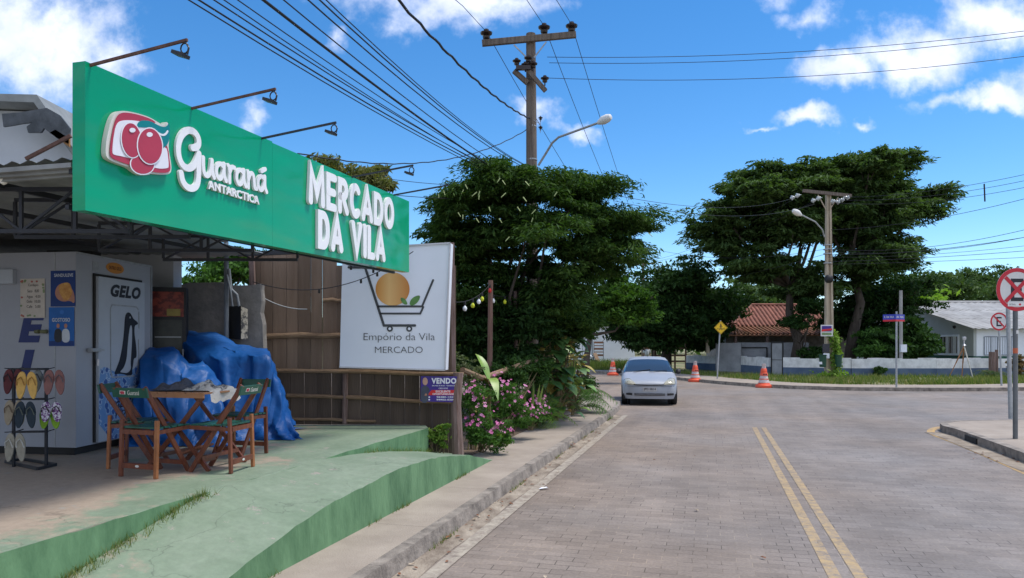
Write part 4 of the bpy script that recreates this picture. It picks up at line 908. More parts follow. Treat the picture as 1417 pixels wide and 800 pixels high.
def rail(u0, v0, u1, v1, r, Y=YF-.06): 
    mk = MB(); a, b2 = P(u0, v0, Y), P(u1, v1, Y-.0); mid = a.lerp(b2, .5)+Vector((0, 0, .012)); mk.tube([a, a.lerp(b2, .25)+Vector((0, 0, .006)), mid, a.lerp(b2, .75)+Vector((0, 0, -.006)), b2], [r, r*.9, r*1.05, r*.92, r*.9], 8); mk.build('rail', m_rail, fn, smooth=True)
rail(362, 466, 474, 464, .042); rail(380, 513, 642, 518, .03, YF-.10); rail(397, 547, 628, 557, .028); rail(400, 580, 520, 583, .022); rail(447, 416, 474, 416, .03)
mk = MB(); mk.tube([P(477, 586, YF-.05), P(478, 514, YF-.05)], .04, 8); mk.build('post', m_post, fn, smooth=True)
mk = MB(); mk.bar(P(352, 470, YF-.08), P(348, 345, YF-.08), .07, .07, (0, 1, 0)); mk.build('post', m_post, fn)
mk = MB(); mk.tube([P(634, 628, 10.32)-Vector((0, 0, .06)), P(631, 560, 10.33), P(634, 516, 10.35)], [.085, .07, .072], 9); mk.build('post', m_post, fn, smooth=True)
bb_ = thing('billboard', (-1.6, 10.2, 1.4), 'white market billboard with a shopping cart and orange drawing, fixed before the fence', 'billboard')
YB = 10.2
c = [P(470, 508, YB), P(616, 512, YB), P(623, 336.5, YB), P(474, 345, YB)]
m_bbs = M('pale_grey_billboard_sheet', (.74, .78, .84), .45, var=.03, scale=.8)
mk = MB(); off = Vector((.03, .16, 0)); mk.hexa([c[0], c[1], c[1]+off, c[0]+off, c[3], c[2], c[2]+off, c[3]+off]); mk.build('panel', m_bbs, bb_)
mk = MB(); 
for a, b2 in ((c[0], c[1]), (c[1], c[2]), (c[3], c[2])): mk.bar(a+Vector((0, -.012, 0)), b2+Vector((0, -.012, 0)), .02, .02)
mk.build('frame', m_alu, bb_)
mk = MB(); mk.bar(P(628, 514, 10.38), P(626, 336, 10.38), .05, .045, (0, 1, 0)); mk.build('side_post', m_post, bb_)
pb = Plane((0, YB-.002, 0), (1, 0, 0)); 
if pb.n.y > 0: pb.n = -pb.n
def zb5(x, y): return pb.px(330+x/2.424, 330+y/2.424)
m_cart = M('charcoal_print', (.05, .055, .06), .5, var=.1)
for st, w in (([(370,97),(425,97),(488,292),(592,292)], .034), ([(470,228),(616,228),(653,140)], .028), ([(478,252),(610,252),(620,230)], .026)):
    mk = MB(); mk.ribbon(pb, [zb5(*p) for p in st], w, .003, .006); mk.build('cart_line', m_cart, bb_)
for x_ in (508, 573):
    mk = MB(); mk.poly(pb, [zb5(*p) for p in ellp(x_, 303, 10, 10)], .0065, .008); w_ = mk.build('cart_wheel', m_cart, bb_); mk = MB(); mk.poly(pb, [zb5(*p) for p in ellp(x_, 303, 4.5, 4.5)], .0085, .0095); mk.build('hub', m_bbs, w_)
m, n, l, b = nt('orange_fruit_print'); tcn = n.new('ShaderNodeTexCoord'); sp = n.new('ShaderNodeSeparateXYZ'); l.new(tcn.outputs['Generated'], sp.inputs[0]); rr = n.new('ShaderNodeValToRGB'); l.new(sp.outputs[0], rr.inputs[0])
el = rr.color_ramp.elements; el[0].color = (.62, .24, .03, 1); el[1].color = (.52, .19, .03, 1); e = el.new(.4); e.color = (.78, .48, .18, 1); l.new(rr.outputs[0], b.inputs['Base Color']); b.inputs['Roughness'].default_value = .5
mk = MB(); mk.poly(pb, [zb5(*p) for p in ellp(517, 170, 57, 56, 0, 40)], .0015, .0028); mk.build('orange_print', m, bb_)
m_lp = M('green_leaf_print', (.10, .24, .06), .5, var=.3, scale=15); m_lpd = M('dark_leaf_print', (.05, .13, .05), .5)
for pts in ([(573,222),(578,205),(592,194),(610,190),(608,205),(596,220),(582,226)], [(568,222),(564,210),(556,200),(543,198),(546,212),(556,222)]):
    mk = MB(); mk.poly(pb, chaikin([zb5(*p) for p in pts], 2), .0062, .0075); mk.build('leaf_print', m_lp, bb_)
a0, b0 = zb5(420, 349); a1, b1 = zb5(659, 318); text('Empório da Vila', pb, (a0, b0, a1, b1), .002, m_cart, bb_, 'lettering', bold=-.014, d0=.003)
a0, b0 = zb5(458, 384); a1, b1 = zb5(618, 363); text('MERCADO', pb, (a0, b0, a1, b1), .002, m_cart, bb_, 'lettering', bold=-.014, d0=.003)
vs_ = thing('for_sale_sign', P(608, 558, 10.2), 'small purple and red for sale sign on the fence below the billboard', 'sign')
YV = 10.28; m_pur = M('deep_purple_print', (.055, .02, .24), .4, col2=(.03, .02, .20), scale=2); m_redv = M('bright_red_print', (.62, .02, .02), .4)
q = [P(582, 555.5, YV), P(634.5, 557, YV), P(634.5, 521, YV), P(582.5, 520.5, YV)]; o2 = Vector((0, .02, 0))
mk = MB(); mk.hexa([q[0], q[1], q[1]+o2, q[0]+o2, q[3], q[2], q[2]+o2, q[3]+o2]); mk.build('board', m_pur, vs_)
pv = Plane((0, YV-.001, 0), (1, 0, 0)); pv.n = Vector((0, -1, 0))
def zv(x, y): return pv.px(560+x/10, 500+y/10)
def vp(name, pts, mat, k, it=0): mk = MB(); q_ = [zv(*p) for p in pts]; mk.poly(pv, chaikin(q_, it) if it else q_, .001+.0008*k, .0017+.0008*k); return mk.build(name, mat, vs_)
vp('red_band', [(310,470),(372,398),(740,398),(740,470)], m_redv, 0)
vp('suit_print', [(224,575),(226,380),(250,345),(300,330),(350,390),(330,440),(320,575)], M('grey_suit_print', (.06, .07, .10), .6), 1, 1)
vp('face_print', ellp(283, 278, 36, 54, 0, 18), M('portrait_skin_print', (.55, .33, .24), .6), 2)
vp('hand_print', [(270,478),(290,440),(312,455),(305,476)], m_skin, 2, 1)
m_vl = M('white_print', (.75, .75, .80), .5, var=.03)
def vt(tx, x0, y0, x1, y1, bold=.02): a0, b0 = zv(x0, y1); a1, b1 = zv(x1, y0); text(tx, pv, (a0, b0, a1, b1), .0008, m_vl, vs_, 'lettering', bold=bold, d0=.0025)
vt('VENDO', 370, 230, 715, 312, .045); vt('IMOVEIS RURAIS - TERRENOS', 380, 330, 692, 346, .01); vt('CRECI 8742', 470, 365, 598, 384, .01)
vt('EXCELENTE', 430, 403, 632, 432, .03); vt('OPORTUNIDADE', 385, 440, 680, 466, .03); vt('98480-1323', 440, 484, 692, 506, .03); vt('99902-0300', 440, 520, 692, 544, .03)
for y in (497, 532): vp('phone_mark', ellp(340, y, 12, 11, 0, 12), m_vl, 1)
# string of lights and thin cable between canopy and billboard
def cat(name, pts, r, label, catg='wire', group=None, mat=None, sag=0):
    mk = MB(); mk.tube(pts, r, 5, False); o = mk.build(name, mat or m_wire, smooth=2); return tag(o, label, catg, group)
def sagline(a, b2, sag, n=14): return [a.lerp(b2, i/n)-Vector((0, 0, 4*sag*(i/n)*(1-i/n))) for i in range(n+1)]
def bulbline(name, a, b2, sag, ks, label, mats, r=.006, bs=1.):
    t = thing(name, a, label, 'string lights'); mk = MB(); pts = sagline(a, b2, sag, 20); mk.tube(pts, r, 5, False); mk.build('cable', m_wire, t)
    for i, k in enumerate(ks):
        p = a.lerp(b2, k)-Vector((0, 0, 4*sag*k*(1-k))); mk = MB(); mk.lathe([(.012*bs, 0), (.016*bs, -.02*bs), (.016*bs, -.05*bs), (.01*bs, -.055*bs)], p, 8); mk.build('socket', m_dark, t)
        if mats: mk = MB(); mk.lathe([(.008*bs, -.055*bs), (.028*bs, -.085*bs), (.03*bs, -.105*bs), (.018*bs, -.13*bs), (.003*bs, -.135*bs)], p, 10); mk.build('bulb', mats[i % len(mats)], t, smooth=True)
    return t
bulbline('light_string', P(350, 390, 10.2), P(572, 348, 9.9), .28, (.42, .68, .78, .86), 'black cable with empty lamp sockets sagging before the plank fence', None)
bulbline('light_string', P(452, 352, 10.1), P(520, 372, 9.9), .06, (.0, .5, .95), 'short cable with lamp sockets under the far end of the green sign', None)
cat('loose_cable', sagline(P(362, 411, 10.5), P(425, 428, 10.5), .05), .008, 'thin pale cable stapled loosely across the plank fence', 'cable', mat=m_steel)
# garden posts with coloured bulbs
m_yb = M('yellow_bulb_glass', (.55, .6, .03), .2); m_rb = M('red_bulb_glass', (.5, .02, .02), .2); m_wb = M('white_bulb_glass', (.85, .9, .9), .2)
pA, pB = P(679, 388, 13.4), P(713, 403, 15)
for p_, ub, Y, r, lb in ((pA, 675, 13.4, .05, 'thick crooked wooden garden post carrying coloured bulbs, the nearer one'), (pB, 714, 15, .043, 'thin wooden garden post carrying coloured bulbs, the farther one')):
    mk = MB(); bs = P(ub, 505, Y); bs.z = .12; mk.tube([bs, bs.lerp(p_, .5)+Vector((.012, 0, 0)), p_], [r, r*.95, r*.85], 8); tag(mk.build('garden_post', M('reddish_post_wood', (.13, .07, .05), .9, col2=(.22, .13, .10), scale=8, bump=.4, stretch=(3, 3, .3)) if Y < 14 else m_post, smooth=True), lb, 'post', 'garden posts with lights')
bulbline('light_string', P(628, 418, 10.4), pA-Vector((0, 0, .06)), .10, (.25, .45, .62, .72, .97), 'string of coloured bulbs from the billboard to the nearer garden post', [m_wb, m_yb, m_wb, m_yb, m_rb], bs=1.1)
bulbline('light_string', pA-Vector((0, 0, .25)), pB-Vector((0, 0, .05)), .05, (.1, .55), 'string of coloured bulbs between the two garden posts', [m_wb, m_yb], bs=1.1)
# ================================================================ chairs, table, clothes
m_logo = M('pale_print', (.6, .6, .55), .5)
def proto_chair(legm):
    t = thing('folding_chair', (0, 0, 0), 'x', 'chair', 'wooden folding chairs round the terrace table'); W2 = .195
    # x sideways, y forward (towards the table); rear legs at y=0
    for sx_ in (-1, 1):
        mk = MB(); mk.bar((sx_*W2, 0, 0), (sx_*W2, .015, .50), .036, .028, (0, 1, 0)); mk.build('leg', legm if sx_ > 0 else m_chair, t, bevel=.004)
        mk = MB(); mk.bar((sx_*(W2-.034), -.09, .79), (sx_*(W2-.034), .42, .0), .024, .042, (0, 0, 1)); mk.build('leg', m_chair, t, bevel=.004)
        mk = MB(); mk.bar((sx_*(W2-.0), .0, .395), (sx_*(W2-.0), .40, .41), .022, .035); mk.build('seat_rail', m_chair, t)
    mk = MB(); mk.bar((-W2+.02, .0, .10), (W2-.02, .0, .10), .022, .045); mk.build('stretcher', m_chair, t)
    mk = MB(); mk.bar((-W2+.05, .36, .09), (W2-.05, .36, .09), .022, .04); mk.build('stretcher', m_chair, t)
    mk = MB(); mk.bar((-W2+.02, .005, .395), (W2-.02, .005, .395), .022, .04); mk.build('stretcher', m_chair, t)
    for i in range(5):
        mk = MB(); y = .045+i*.078; mk.box((0, y, .432+.003*(i % 2)), (2*W2+.02, .062, .016)); mk.build('seat_slat', m_slat, t, bevel=.003)
    mk = MB(); mk.hexa([Vector(p) for p in ((-W2+.0, -.085, .70), (W2, -.085, .70), (W2, -.068, .70), (-W2+.0, -.068, .70), (-W2+.0, -.105, .785), (W2, -.105, .785), (W2, -.088, .785), (-W2+.0, -.088, .785))]); bk_ = mk.build('backrest', m_slat, t, bevel=.004)
    pc_ = Plane((0, -.085, .70), (1, 0, 0), (0, -.235, 1)); 
    if pc_.n.y > 0: pc_.n = -pc_.n
    def bpr(pts, mat, k): mk = MB(); mk.poly(pc_, pts, .001+.0008*k, .0018+.0008*k); mk.build('print', mat, bk_)
    bpr([(-.11,.03),(-.045,.03),(-.04,.06),(-.10,.064)], m_logo, 0); bpr(ellp(-.085, .045, .016, .014, 0, 10), m_red, 1); bpr(ellp(-.066, .045, .014, .014, 0, 10), m_red, 1)
    text('Guaraná', pc_, (-.02, .025, .11, .066), .001, m_logo, bk_, 'lettering', shear=.3, d0=.001)
    pst = Plane((0, -.012, 0), (1, 0, 0)); pst.n = Vector((0, -1, 0)); mk = MB(); mk.poly(pst, ellp(0, .10, .022, .011, 0, 12), .001, .002); mk.build('badge', m_logo, t)
    return t
ch = proto_chair(m_chairl); ch2 = None
def place(o, a, b2, label, first=False):
    """rear legs stand at ground points a (left) and b2 (right) seen from behind"""
    c = ch if first else copy_tree(ch); mid = (a+b2)/2; ax = (b2-a); c.location = (mid.x, mid.y, TOP); c.rotation_euler = (0, 0, math.atan2(ax.y, ax.x)); c['label'] = label; return c
def gp(u, v): return G(u, v, TOP)
place(ch, gp(165, 659), gp(218, 663), 'wooden folding chair with its green printed back to us, frontmost at the table', True)
place(ch, gp(318.5, 656), gp(351, 645.5), 'wooden folding chair at the right end of the table, before the large tarpaulin')
place(ch, Vector((-3.80, 7.27, 0)), gp(149, 649), 'wooden folding chair at the left end of the table, next to the ice room door')
place(ch, Vector((-2.62, 7.86, 0)), Vector((-3.0, 7.95, 0)), 'wooden folding chair on the far side of the table, facing the street')
tb = thing('folding_table', (-3.02, 7.05, TOP), 'square wooden folding table with crossed legs on the green terrace', 'table')
ta = Vector((DX, DY, 0)); tn = Vector((DY, -DX, 0)); tc_ = wloc(tb)
def tl(x, y, z): return tc_+tn*x+ta*y+Vector((0, 0, z))
mk = MB()
for i in range(7): mk.box(tl(-.30+i*.10, 0, .715), (.094, .68, .018), tn)
mk.build('tabletop', m_tabw, tb, bevel=.003)
mk = MB()
for y in (-.33, .33): mk.bar(tl(-.34, y, .69), tl(.34, y, .69), .022, .035)
mk.build('apron', m_tabw, tb)
for y in (-.27, .27):
    for sx_, dy in ((-1, 0), (1, .028)):
        mk = MB(); mk.bar(tl(-sx_*.28, y+dy, .675), tl(sx_*.33, y+dy, .0), .022, .04); mk.build('leg', m_chair, tb)
for x_ in (-.25, .25): mk = MB(); mk.bar(tl(x_, -.25, .12), tl(x_, .29, .12), .02, .035); mk.build('stretcher', m_chair, tb)
mk = MB(); mk.box(tl(.06, -.08, .17), (.26, .2, .02), tn+Vector((0, 0, .35))); tag(mk.build('loose_board', M('reddish_flat_board', (.30, .12, .07), .7), bevel=.003), 'short reddish board lying tilted under the folding table', 'board')
def lumps(name, label, c, rx, ry, h, mat, seed, hang=None):
    rg_ = np.random.default_rng(seed); ph = rg_.random(6)*6; rows = []; n = 34
    for i in range(n+1):
        r_ = []
        for j in range(n+1):
            a, b2 = (i/n-.5)*2, (j/n-.5)*2; d = math.sqrt(a*a+b2*b2); e = max(0, 1-d**2.2)
            z = h*e*(.55+.25*math.sin(a*6+ph[0]+b2*3)+.2*math.sin(b2*9+ph[1]-a*4)+.12*math.sin(a*15+ph[2]))+.006
            k = 1+.12*math.sin(math.atan2(b2, a)*5+ph[3]); x_, y_ = a*rx*k, b2*ry*k
            p = c+tn*x_+ta*y_; zz_ = c.z+max(.004, z)
            if hang and a > hang: f = (a-hang); p = c+tn*(hang*rx*k+f*rx*.25)+ta*y_; zz_ = c.z+max(.004, z)*.4-f*rx*1.5+.01*math.sin(b2*9+a*5)
            r_.append(Vector((p.x, p.y, zz_)))
        rows.append(r_)
    mb = MB(); mb.sheet(rows); o = mb.build(name, mat, smooth=2); return tag(o, label, 'garment')
lumps('folded_jacket', 'dark grey jacket heaped on the left half of the terrace table', tl(-.15, -.03, .728), .22, .24, .10, M('dark_grey_cloth', (.08, .08, .095), .95, var=.25, scale=15, bump=.4), 3)
lumps('striped_shirt', 'crumpled pale shirt with dark edges hanging off the right side of the terrace table', tl(.16, -.04, .728), .24, .2, .09, M('pale_crumpled_cloth', (.05, .05, .06), .95, col2=(.52, .49, .44), scale=9, lo=.38, hi=.48, bump=.4), 8, hang=.72)

# ================================================================ slipper rack
def yy(u, v, Y): return P(u, v, Y)
rk = thing('display_rack', gp(45, 645), 'low black steel rack for hanging flip-flops beside the ice room', 'rack')
YR = 6.95; mk = MB(); b0v = gp(8, 641); b1v = gp(52, 651); b2v = gp(77, 645); b3v = gp(30, 637)
up_ = Vector((0, 0, .015))
for a, b_ in ((b0v, b1v), (b1v, b2v), (b2v, b3v), (b3v, b0v)): mk.bar(a+up_, b_+up_, .025, .025)
mk.build('base_frame', m_black, rk)
mL, mR = b0v.lerp(b1v, .5).lerp(b3v, .15), b2v.lerp(b3v, .3)
mL = Vector((P(19, 640, 6.98).x, 6.98, .6)); mR = Vector((P(64, 640, 7.02).x, 7.02, .6))
for q_ in (mL, mR): mk = MB(); mk.bar(q_, q_+Vector((0, 0, .93)), .022, .022, (0, 1, 0)); mk.build('upright', m_black, rk)
for z, e in ((1.525, .02), (1.24, 0), (.93, .0)):
    mk = MB(); mk.bar(Vector((mL.x-e, mL.y, z)), Vector((mR.x+e, mR.y, z)), .02, .02); mk.build('crossbar', m_black, rk)
for x in (-4.72, -4.42):
    for z in (1.525, 1.235, .93):
        mk = MB(); mk.bar((x, 7.0, z), (x, 6.86, z+.012), .008, .008); mk.bar((x, 7.0, z), (x-.0, 7.12, z+.01), .008, .008); mk.build('hook', m_black, rk)
def sole(cx, cz, Ln, Wd, rot, flip):
    o = []
    for k in range(22):
        t = 2*PI*k/22; y = math.cos(t); w = .5*(1-.30*max(0, -y)**.8-.12*math.exp(-((y+.1)/.3)**2)); x = math.sin(t)*w*Wd; z = y*Ln/2
        o.append((cx+x*math.cos(rot)-z*math.sin(rot), cz+x*math.sin(rot)+z*math.cos(rot)))
    return o
def flips(u, v, Y, colr, strap, label, Ln=.245, down=True, pat=None, gap=.051):
    c = P(u, v, Y); t = thing('flip_flops', c, label, 'flip-flops', 'flip-flops hanging on the rack')
    pf = Plane((c.x, c.y, c.z), (1, .05, 0)); 
    if pf.n.y > 0: pf.n = -pf.n
    ms = pat or M('rubber_'+strap[0], colr, .7, var=.12, scale=30); mst = M('strap_'+strap[0], strap[1], .6)
    for k in (-1, 1):
        pts = sole(k*gap, 0, Ln, .098, k*.09, 1); mk = MB(); mk.poly(pf, pts, .002+.003*(k > 0), .018+.003*(k > 0)); s_ = mk.build('sole', ms, t, bevel=.003)
        mk = MB(); h_ = Ln*.30; tip = pf.at(k*gap*.95, h_, .022); mk.tube([pf.at(k*gap-.034, .0, .02), pf.at(k*gap-.026, h_*.6, .036), tip, pf.at(k*gap+.026, h_*.6, .036), pf.at(k*gap+.034, .0, .02)], [.006, .005, .005, .005, .006], 6); mk.build('strap', mst, s_, smooth=True)
    return t
flips(38, 533, 6.84, (.62, .38, .10), ('a', (.35, .18, .04)), 'mustard yellow flip-flops on the upper left hook of the rack', .255)
flips(20, 528, 6.98, (.10, .02, .025), ('b', (.03, .03, .04)), 'dark maroon flip-flops behind the yellow pair on the rack', .24)
flips(76, 529, 6.86, (.22, .10, .09), ('c', (.12, .10, .11)), 'dusky pink flip-flops on the upper right hook of the rack', .235)
flips(60, 527, 7.05, (.20, .22, .22), ('d', (.05, .05, .06)), 'grey flip-flops half hidden behind the pink pair on the rack', .22)
flips(36, 574, 6.84, (.015, .03, .045), ('e', (.10, .12, .10)), 'black flip-flops on the lower left hook of the rack', .25)
flips(21, 571, 6.98, (.32, .27, .19), ('f', (.2, .15, .1)), 'beige flip-flops behind the black pair on the rack', .24)
mpat = M('floral_sole', (.55, .55, .6), .6, col2=(.12, .03, .16), scale=45, lo=.47, hi=.53)
flips(72, 570, 6.84, (.5, .5, .5), ('g', (.04, .03, .04)), 'small floral flip-flops on the lower right hook of the rack', .19, pat=mpat)
flips(70, 578, 6.97, (.22, .42, .03), ('h', (.1, .3, .05)), 'lime green flip-flops behind the floral pair on the rack', .21)
flips(22, 619, 6.9, (.30, .28, .22), ('i', (.5, .5, .45)), 'large pale sandals hanging at the bottom of the rack', .27)

# ================================================================ plants of the garden edge
m_dk = leafmat('dark_shrub_leaf', [(.018, .045, .012), (.035, .08, .02), (.05, .11, .025), (.028, .06, .018)], .25)
m_md = leafmat('mid_green_leaf', [(.035, .09, .02), (.06, .14, .03), (.09, .19, .04), (.045, .10, .025)], .3)
m_lt = leafmat('light_green_leaf', [(.09, .19, .03), (.16, .28, .05), (.24, .33, .07), (.12, .22, .04)], .35)
m_big = M('broad_leaf_skin', (.032, .092, .022), .5, col2=(.085, .18, .045), scale=4, bump=.2, bscale=30, spec=.5)
m_bigl = M('young_broad_leaf', (.10, .22, .035), .45, col2=(.22, .32, .06), scale=4, spec=.5)
m_yl = M('yellowing_leaf', (.28, .26, .05), .5, col2=(.42, .30, .08), scale=6)
m_stem = M('green_brown_stem', (.10, .10, .04), .8, col2=(.22, .15, .08), scale=9)
m_pink = M('pink_petal', (.50, .12, .30), .6, var=.2, scale=30); m_pink2 = M('pale_pink_petal', (.60, .24, .42), .6, var=.2, scale=30)
def shrub(name, label, cat_, base, regs, n, leaf, mat, seed, padr=.16, padh=.12, npads=22, stems=8, group=None, extra=None, flat=.5):
    rng = np.random.default_rng(seed); t = thing(name, base, label, cat_, group); pts, pads = crownpts(rng, regs, n, padr, padh, npads, .5)
    pts = pts[pts[:, 2] > base[2]+.01]
    quadmesh('foliage', leafquads(rng, pts, leaf[0], leaf[1], flat), mat, t)
    mk = MB(); b_ = Vector(base)
    for i in rng.choice(len(pads), min(stems, len(pads)), replace=False):
        e = Vector(pads[i]); mk.tube([b_+Vector((rng.normal()*.05, rng.normal()*.05, 0)), b_.lerp(e, .5)+Vector((rng.normal()*.04, 0, .04)), e], [.012, .009, .004], 5)
    mk.build('stems', m_stem, t); return t, pads, rng
def blossomed(t, regs, rng, k, size=.03):
    protos = []
    for m_ in (m_pink, m_pink2):
        mb = MB()
        for j in range(5):
            a = 2*PI*j/5; c, s = math.cos(a), math.sin(a); c2, s2 = math.cos(a+.5), math.sin(a+.5); c3_, s3 = math.cos(a-.5), math.sin(a-.5)
            mb.add([(0, 0, 0), (c3_*size*.8, s3*size*.8, size*.25), (c*size, s*size, size*.15), (c2*size*.8, s2*size*.8, size*.25)], [(0, 1, 2, 3)])
        me = bpy.data.meshes.new('blossom'); me.from_pydata(mb.v, [], mb.f); me.materials.append(m_); protos.append(me)
    tot = [r[1] for r in regs]
    for i in range(k):
        c, r = regs[int(rng.integers(len(regs)))]; d = rng.normal(size=3); d /= np.linalg.norm(d); 
        if d[1] > .25: d[1] = -d[1]
        if d[2] < -.1: d[2] *= -.6
        p = np.array(c)+d*np.array(r)*rng.uniform(.92, 1.12); o = bpy.data.objects.new('blossom', protos[i % 2]); COL.objects.link(o); o.parent = t; o.location = Vector(p)-wloc(t)
        o.rotation_euler = Vector((d[0], d[1]*1.2-.3, d[2]+.4)).to_track_quat('Z', 'Y').to_euler(); sc = rng.uniform(.7, 1.35); o.scale = (sc, sc, sc)
def gz(u, v, z=.12): return tuple(G(u, v, z))
def ER(u, v, ru, rv, Y, ry): return ell(u, v, ru, rv, Y, ry)
r1 = [ER(664, 592, 26, 34, 10.9, .28), ER(690, 600, 20, 18, 11.1, .2), ER(655, 555, 16, 28, 11.0, .2)]
t_, pd, rg_ = shrub('flowering_shrub', 'pink flowering shrub spilling over the sidewalk next to the old fence post', 'shrub', gz(668, 625), r1, 5200, (.055, .02), m_md, 11, group='pink flowering shrubs'); blossomed(t_, r1, rg_, 70, .026)
r2 = [ER(705, 560, 36, 34, 12.6, .35), ER(722, 575, 30, 18, 12.9, .3), ER(690, 540, 22, 26, 12.4, .3)]
t_, pd, rg_ = shrub('flowering_shrub', 'widest pink flowering shrub in the middle of the garden edge', 'shrub', gz(706, 600), r2, 6500, (.055, .02), m_md, 12, group='pink flowering shrubs'); blossomed(t_, r2, rg_, 98, .027)
r3 = [ER(736, 563, 24, 24, 14.2, .35), ER(748, 572, 14, 16, 14.4, .3)]
t_, pd, rg_ = shrub('flowering_shrub', 'small pink flowering shrub at the foot of the broad leaved climber', 'shrub', gz(740, 590), r3, 3200, (.055, .022), m_md, 13, group='pink flowering shrubs'); blossomed(t_, r3, rg_, 50, .028)
shrub('weed_clump', 'small yellow green weed clump between the terrace end and the fence post', 'weeds', (P(606, 610, 10.35).x, 10.35, .1), [ER(607, 606, 20, 14, 10.38, .12), ER(614, 596, 12, 10, 10.42, .1)], 900, (.05, .03), m_lt, 14, .08, .06, 10, 6)
shrub('weed_clump', 'low broad leaved weed sprawling on the sidewalk before the flowers', 'weeds', gz(692, 617), [ER(694, 608, 9, 9, 11.0, .1)], 60, (.10, .05), m_lt, 15, .06, .06, 5, 4)
shrub('garden_shrub', 'grey green weedy shrub behind the fence post', 'shrub', (P(655, 600, 11.4).x, 11.5, .12), [ER(650, 545, 16, 40, 11.6, .25), ER(646, 505, 20, 22, 11.9, .25)], 2400, (.06, .018), leafmat('grey_weed_leaf', [(.06, .085, .04), (.11, .14, .07), (.16, .18, .10)], .3), 16, .14, .12, 18, 10)
shrub('garden_shrub', 'dark mixed shrub between the garden posts', 'shrub', (P(690, 520, 13.2).x, 13.2, .12), [ER(700, 515, 34, 22, 13.4, .4), ER(740, 510, 26, 26, 14.2, .4)], 3800, (.08, .03), m_dk, 17, .2, .16, 22, 8)
# large leaves
def bigleaf(mb, base, d, L_, W_, droop=.5, fold=.25, notch=.15, curl=0):
    d = Vector(d).normalized(); side = d.cross(Vector((0, 0, 1))); side = side.normalized() if side.length > .05 else Vector((1, 0, 0)); upv = side.cross(d).normalized()
    rows = []; n = 7
    for i in range(n+1):
        f = i/n; w = W_/2*(math.sin(PI*min(1, f*.93+.07))**.75)*(1.15-.45*f) if i < n else .003; c = base+d*L_*f-Vector((0, 0, 1))*droop*L_*f*f
        rows.append([c+side*w*k+upv*(abs(k)*w*fold*(1+.15*math.sin(f*19+k))) for k in (-1, -.5, 0, .5, 1)])
    mb.sheet(rows)
def leafplant(name, label, cat_, base, n, hgt, L_, W_, seed, mat, spread=.5, droop=.5, stem_r=.015, group=None, front=True, zmin=0, upr=.5):
    rg_ = random.Random(seed); t = thing(name, base, label, cat_, group); b_ = Vector(base); st = MB()
    for i in range(n):
        a = rg_.random()*2*PI; zz_ = zmin+(hgt-zmin)*rg_.random()**.8; r_ = spread*rg_.uniform(.2, 1.)
        at = b_+Vector((math.cos(a)*r_, math.sin(a)*r_, zz_)); d = Vector((math.cos(a), math.sin(a)-.4, rg_.uniform(-.2, upr)))
        mk = MB(); bigleaf(mk, at, d, L_*rg_.uniform(.6, 1.15), W_*rg_.uniform(.6, 1.15), droop*rg_.uniform(.5, 1.5), rg_.uniform(.1, .4)); m_ = mat[rg_.randrange(len(mat))] if isinstance(mat, list) else mat
        mk.build('leaf', m_, t, smooth=2); st.tube([b_+Vector((rg_.uniform(-.06, .06), rg_.uniform(-.06, .06), 0)), b_.lerp(at, .55)+Vector((0, 0, zz_*.12)), at], [stem_r, stem_r*.8, stem_r*.5], 5)
    st.build('stems', m_stem, t); return t
LPm = [m_big, m_big, m_big, m_bigl]
leafplant('broad_leaf_plant', 'tall dark climber with big heart shaped leaves towering over the sidewalk', 'plant', (P(768, 560, 16).x, 16.0, .12), 90, 1.75, .42, .34, 31, [m_big, m_big, m_big, m_big, m_bigl, m_yl], .42, .6, zmin=.1, upr=1.1)
leafplant('broad_leaf_plant', 'clump of very large pale edged leaves left of the tall climber', 'plant', (P(748, 560, 15.4).x, 15.6, .12), 26, 1.5, .55, .36, 32, [m_big, m_bigl], .32, .5, zmin=.8, upr=1.2)
leafplant('broad_leaf_plant', 'leafy clump with yellowing leaves right of the tall climber', 'plant', (P(790, 560, 17.2).x, 17.2, .12), 60, 1.45, .36, .27, 33, [m_big, m_bigl, m_bigl, m_yl], .34, .5, zmin=.1, upr=1.2)
leafplant('banana_plant', 'young banana-like plant with pale arching leaves behind the flowers', 'plant', (P(678, 560, 12.2).x, 12.2, .3), 9, .9, .75, .16, 36, [m_bigl, m_yl, m_bigl], .06, .75, zmin=.45, upr=1.6)
leafplant('sword_plant', 'upright striped sword leaves between the flowers and the climber', 'plant', (P(735, 545, 14.0).x, 14.2, .12), 26, .35, .75, .07, 37, [m_bigl, m_md if False else m_big, m_bigl], .22, .08, zmin=.05, upr=5)
def fern(name, label, base, n, Ln, seed, mat, h0=.2, up=.9, group=None, wd=.16):
    rng = np.random.default_rng(seed); t = thing(name, base, label, 'plant', group); V = []; mk = MB()
    for i in range(n):
        a = rng.random()*2*PI; el_ = up*rng.uniform(.5, 1.2); d = Vector((math.cos(a), math.sin(a), el_)).normalized(); l = Ln*rng.uniform(.6, 1.1); p0 = Vector(base)+Vector((0, 0, h0*rng.random())); pts = []
        for k in range(13):
            f = k/12; pts.append(p0+d*l*f-Vector((0, 0, 1))*l*.75*f*f)
        mk.tube(pts, [.006*(1-.8*k/12) for k in range(13)], 4)
        for k in range(2, 13):
            tg = (pts[min(k+1, 12)]-pts[k-1]).normalized(); sd_ = tg.cross(Vector((0, 0, 1))).normalized()
            for s_ in (-1, 1):
                ll = wd*math.sin(PI*(k/13*.85+.12)); tip = pts[k]+sd_*s_*ll+tg*ll*.5-Vector((0, 0, ll*.35)); w_ = tg*.012
                V += [pts[k]-w_, pts[k]+w_, tip+w_*.4, tip-w_*.3]
    quadmesh('fronds', [tuple(v) for v in V], mat, t); mk.build('stalks', m_stem, t, smooth=2); return t
